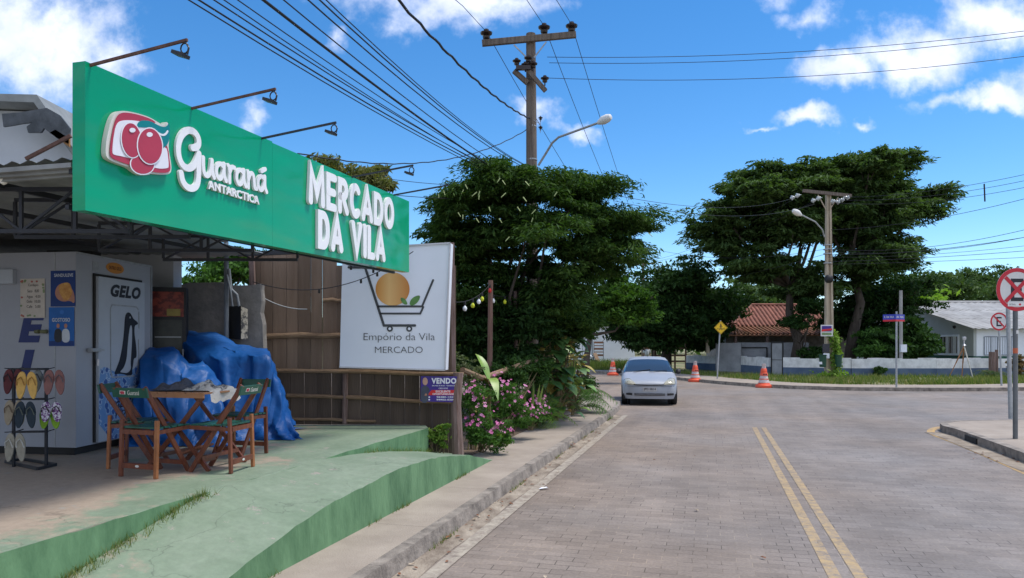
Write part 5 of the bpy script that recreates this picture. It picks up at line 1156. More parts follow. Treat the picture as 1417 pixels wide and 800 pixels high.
fern('palm_clump', 'feathery palm fronds arching over the sidewalk at the end of the garden', (P(802, 555, 18).x, 18.0, .12), 34, 1.15, 41, m_md, .5, 1.0, wd=.3)
fern('palm_clump', 'feathery fronds behind the sword leaves', (P(748, 545, 15).x, 14.9, .12), 22, .95, 42, m_lt, .4, 1.2, wd=.22)
fern('palm_clump', 'dark fan of fronds under the big tree behind the posts', (P(720, 520, 14.6).x, 15.0, .3), 24, 1.3, 43, m_dk, .6, 1.2, wd=.26)
mk = MB(); mk.tube([P(640, 512, 11.2), P(668, 522, 12.2)-Vector((0,0,.02)), P(700, 512, 13.2), P(742, 498, 14.6)], [.045, .05, .05, .045], 8); tag(mk.build('log_rail', m_rail, smooth=True), 'rough log rail running behind the flowering shrubs', 'rail')
shrub('garden_shrub', 'low dark mass of leaves at the far end of the sidewalk bed', 'shrub', (P(795, 555, 18.6).x, 18.6, .12), [ER(795, 535, 28, 24, 18.8, .5), ER(770, 540, 26, 30, 17.6, .4)], 4200, (.09, .035), m_dk, 18, .2, .16, 22, 8)
rk_ = MB(); rk_.lathe([(.05, 0), (.17, .02), (.19, .12), (.12, .2), (.04, .22)], (P(777, 560, 17.0).x, 16.6, .12), 9); tag(rk_.build('border_stone', m_block, smooth=True), 'rough grey stone at the sidewalk edge under the climber', 'stone')

# ================================================================ trees
m_bark = M('grey_brown_bark', (.045, .036, .028), .95, col2=(.10, .082, .065), scale=3, bump=.7, bscale=12, stretch=(2, 2, .4), world=True)
m_t1 = leafmat('feathery_leaf', [(.022, .055, .014), (.038, .085, .019), (.070, .125, .027), (.030, .070, .017)], .28)
m_t1b = leafmat('bright_broad_leaf', [(.028, .070, .014), (.045, .105, .018), (.075, .15, .022)], .35)
m_t2 = leafmat('umbrella_leaf', [(.040, .078, .026), (.058, .105, .032), (.085, .138, .042), (.048, .09, .03)], .3)
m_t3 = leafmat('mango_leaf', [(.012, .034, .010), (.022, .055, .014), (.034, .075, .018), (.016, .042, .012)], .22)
m_t4 = leafmat('far_leaf', [(.042, .08, .03), (.065, .11, .038), (.09, .14, .048)], .25)
m_t5 = leafmat('lime_leaf', [(.16, .28, .04), (.22, .34, .05)], .35)
G1 = .13
tree('rain_tree', 'big feathery leaved tree behind the billboard, crown in front of the wooden pole', 'tree', (P(700, 500, 15).x, 15.2, G1),
 [(P(700, 500, 15).x, 15.2, G1), (P(705, 470, 15).x, 15.3, 1.4), (P(712, 430, 15).x, 15.5, 2.5)],
 [ER(640, 310, 72, 70, 15.0, 1.6), ER(690, 258, 84, 30, 15.2, 1.5), ER(700, 262, 96, 22, 15.0, 1.6), ER(812, 256, 52, 18, 15.5, 1.2), ER(750, 320, 110, 72, 15.3, 1.8), ER(805, 262, 66, 34, 15.6, 1.3), ER(860, 312, 60, 36, 15.6, 1.2), ER(822, 355, 66, 45, 15.4, 1.3), ER(655, 385, 88, 55, 15.4, 1.5), ER(760, 400, 80, 50, 15.5, 1.5), ER(660, 440, 84, 38, 16.2, 1.4), ER(765, 440, 62, 32, 16.4, 1.4)],
 175000, (.105, .03), .50, .18, 200, m_t1, m_bark, 111, limbs=16, tr=.13, flat=1.0, sub=.42, radial=True)
pods = MB(); rg_ = random.Random(6)
podt = thing('seed_pod_cluster', (P(680, 260, 13.4).x, 13.4, 4.4), 'pale yellow seed pods dangling in the upper left of the near tree crown', 'seed pods')
for u, v in ((632, 290), (640, 296), (659, 262), (662, 266), (663, 260), (640, 258), (643, 253), (605, 265), (692, 243), (695, 248), (716, 283), (724, 271), (742, 286), (658, 300), (705, 327), (613, 262), (900, 320), (772, 262), (738, 297), (727, 248), (676, 283), (690, 298), (700, 265)):
    p = P(u, v, 13.25 if u < 860 else 14.2); mk = MB(); a = rg_.uniform(-.09, .09); p = p+Vector((0, rg_.uniform(0, .35), 0)); mk.tube([p, p+Vector((a, .0, -.08))], [.010, .007], 5); mk.build('pod', m_lt if False else M('pale_pod', (.42, .50, .22), .6) if 'pale_pod' not in bpy.data.materials else bpy.data.materials['pale_pod'], podt)
# dark understorey behind the garden
rgs = [ER(600, 430, 60, 60, 18.5, 1.3), ER(680, 430, 80, 80, 19, 1.6), ER(760, 430, 60, 70, 19.5, 1.6), ER(660, 490, 90, 30, 17.5, 1.)]
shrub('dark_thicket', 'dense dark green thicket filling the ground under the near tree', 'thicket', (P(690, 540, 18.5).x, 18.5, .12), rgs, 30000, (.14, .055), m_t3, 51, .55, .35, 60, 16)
# mid-distance round tree over the parked car
shrub('dark_thicket', 'dark bushes between the near tree trunk and the garden posts', 'thicket', (P(690, 520, 14.9).x, 14.9, .12), [ER(672, 462, 46, 34, 14.9, .5), ER(722, 450, 44, 34, 14.95, .5), ER(690, 500, 70, 24, 14.8, .6)], 13000, (.13, .045), m_t3, 52, .4, .3, 40, 8)
tree('mango_tree', 'dense dark round tree beyond the silver car', 'tree', (P(935, 510, 47).x, 49, .1), [(P(930, 510, 47).x, 49, .1), (P(932, 490, 47).x, 49, 1.5), (P(940, 460, 47).x, 49, 3.2)],
 [ER(945, 405, 82, 52, 48, 3.5), ER(905, 445, 70, 42, 47, 3), ER(982, 425, 34, 36, 48, 3), ER(985, 460, 22, 24, 48, 2.4), ER(935, 460, 60, 28, 47.5, 3), ER(870, 420, 36, 30, 46.5, 2.2)],
 60000, (.30, .12), 1.1, .8, 110, m_t3, m_bark, 102, limbs=14, tr=.42, flat=.5, sub=.45)
tree('broadleaf_tree', 'lighter green tree left of the dark round tree, over the cross street', 'tree', (P(815, 510, 33).x, 34, .1), [(P(812, 510, 33).x, 34, .1), (P(815, 480, 33).x, 34, 1.2), (P(822, 445, 33).x, 34, 2.6)],
 [ER(850, 408, 42, 36, 34, 1.8), ER(840, 428, 34, 14, 34, 1.6), ER(872, 432, 26, 14, 34, 1.2), ER(800, 430, 36, 34, 35, 1.5)],
 22000, (.20, .09), .6, .4, 50, m_t1b, m_bark, 103, limbs=12, tr=.2, flat=.6, sub=.45)
# umbrella trees
XA, XB_ = P(1103, 500, 42).x, P(1180, 500, 42).x
tree('umbrella_tree', 'left one of the two great umbrella crowned trees, leaning over the tiled house', 'tree', (XA, 42.5, .1), [(XA, 42.5, .1), (P(1110, 475, 42).x, 42.5, 2.0), (P(1098, 440, 42).x, 42.6, 3.6), (P(1100, 400, 42).x, 42.8, 5.2)],
 [ER(990, 305, 28, 16, 42, 2.0), ER(1035, 270, 48, 24, 42, 3.5), ER(1100, 255, 55, 32, 43, 4), ER(1020, 325, 50, 16, 43, 2.6), ER(1090, 320, 52, 24, 43, 3.2), ER(1062, 365, 62, 18, 43, 2.6), ER(1120, 400, 42, 18, 43, 2.4), ER(1065, 242, 60, 14, 43, 2.5), ER(1050, 290, 66, 36, 44, 3.5), ER(1110, 290, 56, 42, 43, 3.5), ER(1010, 345, 40, 12, 43, 2.2)],
 115000, (.30, .10), 1.25, .50, 150, m_t2, m_bark, 104, limbs=15, tr=.36, flat=1.2, sub=.36, radial=True)
tree('umbrella_tree', 'right one of the two great umbrella crowned trees, behind the concrete pole', 'tree', (XB_, 42.5, .1), [(XB_, 42.5, .1), (P(1186, 465, 42).x, 42.5, 2.4), (P(1198, 420, 42).x, 42.6, 4.2), (P(1190, 385, 42).x, 42.8, 5.8)],
 [ER(1180, 248, 80, 32, 43, 4.5), ER(1235, 226, 36, 10, 43, 2.4), ER(1292, 264, 22, 10, 43, 2.0), ER(1268, 288, 28, 12, 42, 2.0), ER(1205, 300, 75, 26, 43, 3.6), ER(1225, 350, 46, 22, 42, 2.6), ER(1170, 375, 52, 22, 43, 3), ER(1150, 290, 56, 44, 44, 3.5), ER(1210, 270, 70, 34, 44, 3.5), ER(1215, 320, 56, 24, 43, 3)],
 120000, (.30, .10), 1.25, .50, 165, m_t2, m_bark, 105, limbs=17, tr=.36, flat=1.2, sub=.36, radial=True)
tree('spreading_tree', 'dark lower tree behind the street name sign, left of the grey house', 'tree', (P(1212, 505, 44).x, 45, .1), [(P(1212, 505, 44).x, 45, .1), (P(1210, 460, 44).x, 45, 2.4)],
 [ER(1215, 418, 62, 30, 45, 3.2), ER(1178, 436, 36, 22, 45, 3), ER(1250, 400, 40, 22, 47, 3), ER(1200, 455, 50, 20, 44, 2.5)],
 36000, (.26, .11), 1.1, .5, 66, m_t3, m_bark, 106, limbs=16, tr=.25, flat=.8, sub=.42)
tree('spreading_tree', 'small dark tree in front of the red tiled roof', 'tree', (P(1112, 505, 41).x, 41, .1), [(P(1112, 505, 41).x, 41, .1), (P(1108, 470, 41).x, 41, 2.0)],
 [ER(1100, 445, 16, 8, 41, 1.0), ER(1122, 425, 20, 14, 41.5, 1.2), ER(1125, 490, 18, 10, 40.5, .8)], 6500, (.22, .09), .6, .3, 24, m_t3, m_bark, 107, limbs=10, tr=.12, flat=.8, sub=.42)
for (lb, u, v, ru, rv, Y, nn, mt_, sd_) in (('pale green tree filling the gap behind the red tiled roof', 1055, 410, 55, 26, 66, 9000, m_t4, 1), ('light green tree behind the ridge of the grey house', 1290, 400, 52, 22, 72, 9000, m_t4, 2),
    ('taller dark tree on the skyline right of the grey house ridge', 1352, 392, 40, 22, 95, 8000, m_t2, 3), ('green tree on the skyline behind the circular signs', 1405, 402, 36, 18, 85, 7000, m_t4, 4),
    ('small lime green tree behind the street name sign', 1262, 413, 14, 10, 60, 2500, m_t5, 5), ('rounded tree beyond the roof of the white far house', 1470, 395, 50, 26, 90, 7000, m_t2, 6), ('tree on the skyline left of the umbrella crowns', 905, 455, 60, 22, 75, 6000, m_t3, 7)):
    c = P(u, v, Y); tree('background_tree', lb, 'tree', (c.x, Y, .1), [(c.x, Y, .1), (c.x, Y, max(.8, c.z-.3*rv/F*Y))], [ER(u, v, ru, rv, Y, 4), ER(u-ru*.4, v+rv*.5, ru*.7, rv*.8, Y-2, 3), ER(u+ru*.4, v+rv*.5, ru*.7, rv*.8, Y-1, 3)], nn, (.5, .22), 1.6, .9, 30, mt_, m_bark, 200+sd_, limbs=6, tr=.3, flat=.5, sub=.5, group='trees in the background')
tree('slender_tree', 'leafy tree standing behind the market, tip showing over the green sign', 'tree', (P(515, 500, 19).x, 19.5, .1), [(P(515, 500, 19).x, 19.5, .1), (P(512, 330, 19).x, 19.5, 4.3)],
 [ER(508, 245, 26, 16, 19.5, .8), ER(470, 232, 36, 13, 19.5, .7), ER(520, 262, 22, 22, 19.5, .8), ER(470, 270, 60, 30, 20, 1.2)], 9000, (.20, .06), .4, .26, 34, leafmat('olive_leaf', [(.09, .11, .035), (.15, .16, .06), (.20, .18, .08)], .3), m_bark, 108, limbs=12, tr=.12, flat=.3, sub=.45)
tree('garden_bush', 'sunlit bush seen under the canopy between the shop wall and plank fence', 'tree', (P(315, 420, 15).x, 15.5, .1), [(P(315, 500, 15).x, 15.5, .1), (P(318, 400, 15).x, 15.5, 2.2)],
 [ER(318, 362, 34, 24, 15.5, .6), ER(300, 385, 30, 16, 15.3, .6), ER(355, 370, 30, 22, 15.6, .6)], 8000, (.12, .05), .4, .26, 26, m_md, m_bark, 109, limbs=8, tr=.08, flat=.3, sub=.45)
# far wooded skyline
rng = np.random.default_rng(77); N_ = 26000; x = rng.uniform(-160, 200, N_); y = rng.uniform(115, 150, N_); hmax = 6+2.2*np.sin(x*.07)+1.6*np.sin(x*.19+2)+1.2*np.sin(x*.5); z = hmax*rng.random(N_)**.6
tag(quadmesh('wooded_skyline', leafquads(rng, np.stack([x, y, z], 1), 1.5, .8, .6), m_t2, None), 'far off belt of green woodland along the horizon', 'woodland', kind='stuff')
# ================================================================ wooden power pole
pY = 18.0; pb_ = Vector((P(736.5, 400, pY).x, pY, .12)); ptop = CAMZ+(HV-47)/F*pY
po = thing('utility_pole', pb_, 'dark weathered wooden power pole rising out of the near tree', 'pole')
mk = MB(); mk.tube([pb_, Vector((P(736, 300, pY).x, pY, 5.)), Vector((P(734.5, 50, pY).x, pY, ptop))], [.16, .14, .115], 12); mk.build('shaft', m_pole, po, smooth=True)
mk = MB(); mk.bar(P(667, 60, pY-.16), P(797, 48, pY-.16), .10, .15); mk.build('crossarm', m_pole, po, bevel=.01)
mk = MB(); mk.bar(P(711, 62, pY-.22), P(729, 80, pY-.17), .02, .03); mk.bar(P(756, 58, pY-.22), P(739, 80, pY-.17), .02, .03); mk.build('arm_brace', m_steel, po)
def insul(p, parent, s=1., mat=None, axis=(0, 0, 1)):
    mk = MB(); mk.lathe([(.02*s, -.10*s), (.022*s, 0), (.07*s, .005*s), (.08*s, .05*s), (.05*s, .07*s), (.12*s, .10*s), (.13*s, .13*s), (.06*s, .16*s), (.05*s, .20*s), (.02*s, .21*s)], p, 14, axis); mk.build('insulator', mat or m_ins, parent, smooth=True)
for u, v in ((673, 54), (753, 46), (791, 44)): insul(P(u, v, pY-.16), po, 1.15)
mk = MB(); mk.bar(P(711, 98, pY-.2), P(730, 115, pY-.15), .09, .11); mk.build('crossarm', m_pole, po); mk = MB(); mk.bar(P(731, 98, pY-.25), P(755, 126, pY-.25), .09, .10); mk.build('crossarm', m_pole, po)
for u, v in ((715, 90), (731, 86), (727, 95), (738, 94), (754, 114)): insul(P(u, v, pY-.25), po, .8)
mk = MB(); mk.box(P(724, 94, pY-.3), (.35, .1, .10)); mk.build('fuse_bracket', m_ins, po)
for v in (166, 179): insul(P(748, v, pY-.15), po, .42, axis=(0, 0, 1))
mk = MB(); mk.tube([P(747.5, 160, pY-.15), P(747.5, 184, pY-.15)], .008, 5); mk.bar(P(738, 166, pY-.1), P(748, 172, pY-.15), .012, .012); mk.build('bracket', m_steel, po)
mk = MB(); mk.lathe([(.125, 0), (.125, .03)], P(735.5, 176, pY), 14); mk.lathe([(.135, 0), (.135, .03)], P(736, 222, pY), 14); mk.build('band', m_steel, po)
sl1 = thing('street_lamp', P(745, 227, pY-.15), 'pale street lamp on a bent arm fixed to the wooden power pole', 'street lamp')
mk = MB(); mk.tube([P(745, 229, pY-.18), P(755, 213, pY-.3), P(764, 198, pY-.45), P(773, 190, pY-.6), P(828, 170, pY-1.2)], .028, 8); mk.build('arm', m_steel, sl1, smooth=True)
m_lampw = M('white_lamp_housing', (.7, .7, .68), .5, var=.05)
def lamphead(a, b2, r, parent, mat=m_lampw):
    mk = MB(); d = b2-a; mk.tube([a, a+d*.12, a+d*.4, a+d*.75, a+d*.95, b2], [r*.35, r*.6, r, r*.95, r*.6, r*.2], 12); o = mk.build('lamp_head', mat, parent, smooth=True); return o
lamphead(P(827, 170.5, pY-1.2), P(846, 161, pY-1.45), .10, sl1)

# ================================================================ concrete pole across the road
qY = 36.0; qb = Vector((P(1147.5, 522, qY).x, qY, .12)); qt = CAMZ+(HV-268)/F*qY
qo = thing('utility_pole', qb, 'tall beige concrete power pole with ivy and bins on the far verge', 'pole')
mk = MB(); xb, xt = .21, .11
for sx_ in (-1, 1): mk.hexa([Vector((qb.x+sx_*(xb-.055)+a*.055, qY+b2*.13, .1)) for a, b2 in ((-1, -1), (1, -1), (1, 1), (-1, 1))]+[Vector((qb.x-.05+sx_*(xt-.05)+a*.05, qY+b2*.10, qt)) for a, b2 in ((-1, -1), (1, -1), (1, 1), (-1, 1))])
mk.hexa([Vector((qb.x+a*.11, qY+b2*.04, .1)) for a, b2 in ((-1, -1), (1, -1), (1, 1), (-1, 1))]+[Vector((qb.x-.05+a*.05, qY+b2*.035, qt-.01)) for a, b2 in ((-1, -1), (1, -1), (1, 1), (-1, 1))])
mk.build('shaft', m_cpole, qo, bevel=.01)
mk = MB(); mk.bar(P(1111, 264, qY-.2), P(1178, 271, qY-.2), .12, .15); mk.build('crossarm', m_pole, qo)
mk = MB(); mk.bar(P(1132, 270, qY-.25), P(1143, 290, qY-.2), .04, .04); mk.bar(P(1160, 273, qY-.25), P(1148, 290, qY-.2), .04, .04); mk.build('arm_brace', m_cpole, qo)
for (u, v, d) in ((1106, 270, -1), (1099, 273, -1), (1135, 274, -1), (1128, 277, -1), (1155, 278, -1), (1163, 276, 1), (1157, 279, 1), (1170, 273, 1)): insul(P(u, v, qY-.35), qo, .95, m_glassins, (d, 0, -.25))
mk = MB()
for v in (340, 346, 352, 365): mk.lathe([(.19, 0), (.19, .05)], P(1145, v, qY), 12)
mk.build('band', m_steel, qo)
mk = MB(); mk.lathe([(.0, -.02), (.16, 0), (.20, .06), (.20, .22), (.16, .28), (0, .30)], P(1143, 386, qY-.45), 14, (1, 0, 0)); mk.build('cable_coil', m_wire, qo, smooth=True)
mk = MB(); mk.box(P(1143, 482, qY-.22), (.33, .04, .42)); mk.build('black_band', M('black_sign_sheet', (.04, .04, .05), .6), qo); mk = MB(); mk.box(P(1143.5, 492.5, qY-.215), (.30, .03, .24)); mk.build('paper_notice', m_bbs, qo)
sl2 = thing('street_lamp', P(1142, 335, qY-.2), 'white street lamp on a curved arm fixed to the concrete pole', 'street lamp')
mk = MB(); mk.tube([P(1141, 328, qY-.2), P(1138, 318, qY-.35), P(1128, 307, qY-.6), P(1108, 297, qY-1)], .035, 8); mk.build('arm', m_steel, sl2, smooth=True)
lamphead(P(1109, 298, qY-1), P(1097, 291, qY-1.2), .14, sl2)
nb = thing('notice_board', P(1144, 465, qY-.3), 'small white framed notice with blue and red print hung on the concrete pole', 'sign')
mk = MB(); mk.box(P(1144, 457.5, qY-.3), (.57, .04, .55)); mk.build('board', m_lampw, nb); 
mk = MB(); mk.box(P(1144, 455, qY-.325), (.47, .01, .27)); mk.build('print', m_pur, nb); mk = MB(); mk.hexa([P(1137, 459, qY-.334), P(1151.5, 457, qY-.334), P(1151.5, 457, qY-.33), P(1137, 459, qY-.33), P(1137, 456, qY-.334), P(1151.5, 454.5, qY-.334), P(1151.5, 454.5, qY-.33), P(1137, 456, qY-.33)]); mk.build('print', m_redv, nb)
mk = MB(); mk.box(P(1144, 462, qY-.326), (.47, .01, .12)); mk.build('print', m_leafp, nb)
m_bin = M('green_bin_plastic', (.012, .06, .035), .45, var=.15)
for (u, lb) in ((1138.5, 'dark green litter bin on the left side of the concrete pole'), (1160, 'dark green litter bin on the right side of the concrete pole')):
    c = P(u, 508, qY-.3); b_ = thing('litter_bin', c, lb, 'bin', 'green litter bins on the concrete pole'); mk = MB(); mk.lathe([(.12, 0), (.15, .02), (.17, .55), (.185, .56), (.185, .60), (.165, .60), (.15, .4)], c, 16); mk.build('bucket', m_bin, b_, smooth=True)
    mk = MB(); mk.bar(c+Vector((0, .1, .45)), Vector((qb.x, qY-.1, c.z+.45)), .04, .04); mk.build('bracket', m_black, b_)
    if u < 1150: mk = MB(); mk.box(c+Vector((-.14, -.1, .2)), (.18, .06, .12)); mk.build('label', m_bbs, b_)
rng = np.random.default_rng(8); pts = np.concatenate([np.array(P(1156+rng.normal()*2.2, v, qY-.15))+rng.normal(size=(26, 3))*np.array([.11, .1, .14]) for v in np.linspace(462, 516, 30)]+[np.array(P(1152, 518, qY-.3))+rng.normal(size=(160, 3))*np.array([.4, .2, .08])])
tag(quadmesh('climbing_vine', leafquads(rng, pts, .16, .09, .2), m_lt, None), 'light green vine climbing the lower part of the concrete pole', 'vine')

# small far pole above the dark tree
fp = thing('utility_pole', P(890, 500, 62), 'distant power pole with its crossarm just above the dark round tree', 'pole'); c_ = P(890, 363, 62)
mk = MB(); mk.tube([Vector((c_.x, 62, .1)), Vector((c_.x, 62, c_.z+.1))], [.16, .11], 8); mk.build('shaft', m_pole, fp); mk = MB(); mk.bar(c_+Vector((-1.05, 0, -.1)), c_+Vector((1.0, 0, -.1)), .14, .14); mk.build('crossarm', m_pole, fp)
for dx_ in (-.95, 0.2, .9): insul(c_+Vector((dx_, 0, 0)), fp, 1.3)

# ================================================================ wires
BUN = 'bundle of black cables crossing the sky from upper left'
def wire(pts, r, label, group=None, n=24):
    """quadratic through three points (near, mid, far) extended beyond the near one"""
    return cat('overhead_wire', pts, r, label, 'wire', group)
def bund(u0, uF, vF, r, kn=12.5, label='thin black cable in the bundle slanting from the upper left to the wooden pole', grp=BUN, sag=1.3):
    Fp = P(uF, vF, pY+.1); Yn = 6.1+(u0-260)/200*.5
    Np = P(u0, -2, Yn); d = Np-Fp; h = Vector((d.x, d.y, 0)).length; Lt = 34.0; x0 = h/Lt
    # parabola z = zF + b x + c x(1-x)... pass through N, end height equal
    pts = []
    zc = (Np.z-Fp.z)/(4*x0*(1-x0))
    for i in range(31):
        x_ = i/30; pts.append(Vector((Fp.x+d.x*x_/x0, Fp.y+d.y*x_/x0, Fp.z+4*zc*x_*(1-x_))))
    wire(pts, r, label, grp)
for u0, uF, vF, r in ((258, 735, 262, .007), (272, 735, 258, .009), (293, 735, 255, .007), (307, 735, 260, .006), (326, 735, 252, .006), (390, 735, 254, .007), (424, 735, 236, .008), (440, 735, 233, .008), (449, 735, 232, .006)): bund(u0, uF, vF, r)
bund(362, 735, 263, .015, label='thickest black cable of the slanting bundle, in its middle'); 
def wob(a, b2, sag, amp, n=60):
    p = sagline(a, b2, sag, n); return [q+Vector((amp*math.sin(i*1.7), 0, amp*math.cos(i*1.7))) for i, q in enumerate(p)]
a_ = P(733, 164, pY-.1); b_ = P(573, -2, 9.0); e_ = a_+(b_-a_)*1.9
cat('overhead_wire', wob(a_, e_+Vector((0, 0, .6)), .55, .010, 80), .018, 'twisted thick service cable running down to the wooden pole from the top edge')
cat('overhead_wire', wob(P(728, 180, pY-.1), P(412, 212, 10.5), .42, .006, 50), .010, 'twisted service cable drooping from the wooden pole to the green sign')
cat('overhead_wire', sagline(P(735, 248, pY), P(540, 248, 11.5), .12), .005, 'thin level wire between the right sign end and the wooden pole')
cat('overhead_wire', sagline(P(735, 266, pY), P(545, 270, 11.8), .1), .006, 'lower thin level wire behind the last floodlight arm')
BK = 'high voltage wires over the wooden pole'
for k, (ua, va, un, vn, uf, vf) in enumerate(((673, 44, 640, 8, 878, 361), (753, 36, 729, 0, 893, 361), (791, 34, 770, 0, 903, 361))):
    A_2 = P(ua, va, pY-.16); Bn = P(un, vn, 15.0 if k == 0 else 15.6); dd = Bn-A_2; cat('overhead_wire', [A_2, Bn, A_2+dd*3-Vector((0, 0, .3)), A_2+dd*8-Vector((0, 0, .8))], .007, ('left', 'middle', 'right')[k]+' high wire rising from the wooden pole crossarm to the top edge', 'wire', BK)
    cat('overhead_wire', sagline(A_2, P(uf, vf, 62), .7, 20), .009, ('left', 'middle', 'right')[k]+' high wire running from the wooden pole to the distant pole', 'wire', BK)
GR = 'wires crossing the right sky from the wooden pole'
for k, (u0, v0, um, vm, u1, v1) in enumerate(((757, 79, 1000, 76.5, 1417, 43), (760, 87, 1000, 85, 1417, 50), (757, 108, 1000, 110, 1417, 78))):
    A_2 = P(u0, v0, pY-.25); B2 = P(u1, v1, 17.0); C2 = P(um, vm, 17.7); pts = []
    for i in range(29):
        f = i/20
        l0 = (f-.37)*(f-1)/(.37); l1 = f*(f-1)/(.37*(.37-1)); l2 = f*(f-.37)/(.63); pts.append(A_2*l0+C2*l1+B2*l2)
    cat('overhead_wire', pts, .007, ('topmost', 'second', 'lowest')[k]+' wire crossing the right sky to the wooden pole', 'wire', GR)
G2 = 'wires meeting at the concrete pole'
def w2(u0, v0, Y0, u1, v1, Y1, sag, r, lb): cat('overhead_wire', sagline(P(u0, v0, Y0), P(u1, v1, Y1), sag, 18), r, lb, 'wire', G2)
w2(1170, 273, 35.6, 1500, 222, 26, .3, .009, 'top wire from the concrete pole crossarm to the right edge'); w2(1163, 277, 35.6, 1500, 231, 26, .35, .009, 'second wire from the concrete pole crossarm to the right edge')
w2(1157, 281, 35.6, 1500, 241, 26, .4, .009, 'third wire from the concrete pole crossarm to the right edge'); w2(1150, 318, 35.8, 1500, 252, 26, .35, .010, 'fourth wire from the concrete pole to the right edge')
w2(1106, 271, 35.6, 893, 362, 62, .5, .010, 'upper left wire from the concrete pole down to the distant pole'); w2(1128, 278, 35.6, 903, 362, 62, .5, .010, 'lower left wire from the concrete pole down to the distant pole')
w2(1099, 274, 35.6, 850, 270, 20, .4, .007, 'left wire from the concrete pole passing behind the near tree, higher'); w2(1128, 282, 35.6, 850, 278, 20, .5, .007, 'left wire from the concrete pole passing behind the near tree, lower')
w2(1146, 345, 35.8, 1500, 296, 27, .5, .010, 'upper telephone wire from the concrete pole to the right edge'); w2(1146, 348, 35.8, 1500, 310, 27, .45, .010, 'second telephone wire from the concrete pole to the right edge')
w2(1146, 352, 35.8, 1500, 313, 27, .3, .012, 'thick telephone wire from the concrete pole to the right edge'); w2(1146, 356, 35.8, 1500, 330, 27, .2, .008, 'thin telephone wire below the thick one on the right')
w2(1146, 362, 35.8, 1500, 340, 27, .1, .010, 'lower telephone wire over the grey house trees'); w2(1146, 366, 35.8, 1500, 352, 27, .05, .009, 'lowest telephone wire over the grey house trees')
w2(1141, 345, 35.8, 870, 335, 48, .7, .009, 'telephone wire sagging left from the concrete pole through the crowns'); w2(1141, 352, 35.8, 840, 405, 60, .5, .010, 'thick telephone wire falling left from the concrete pole over the dark tree')
cat('wire_spacer', [P(1362, 254.5, 29.5), P(1362.5, 266, 29.5), P(1363, 279, 29.5)], .03, 'short dark vertical spacer clipped on the upper right wires', 'spacer')

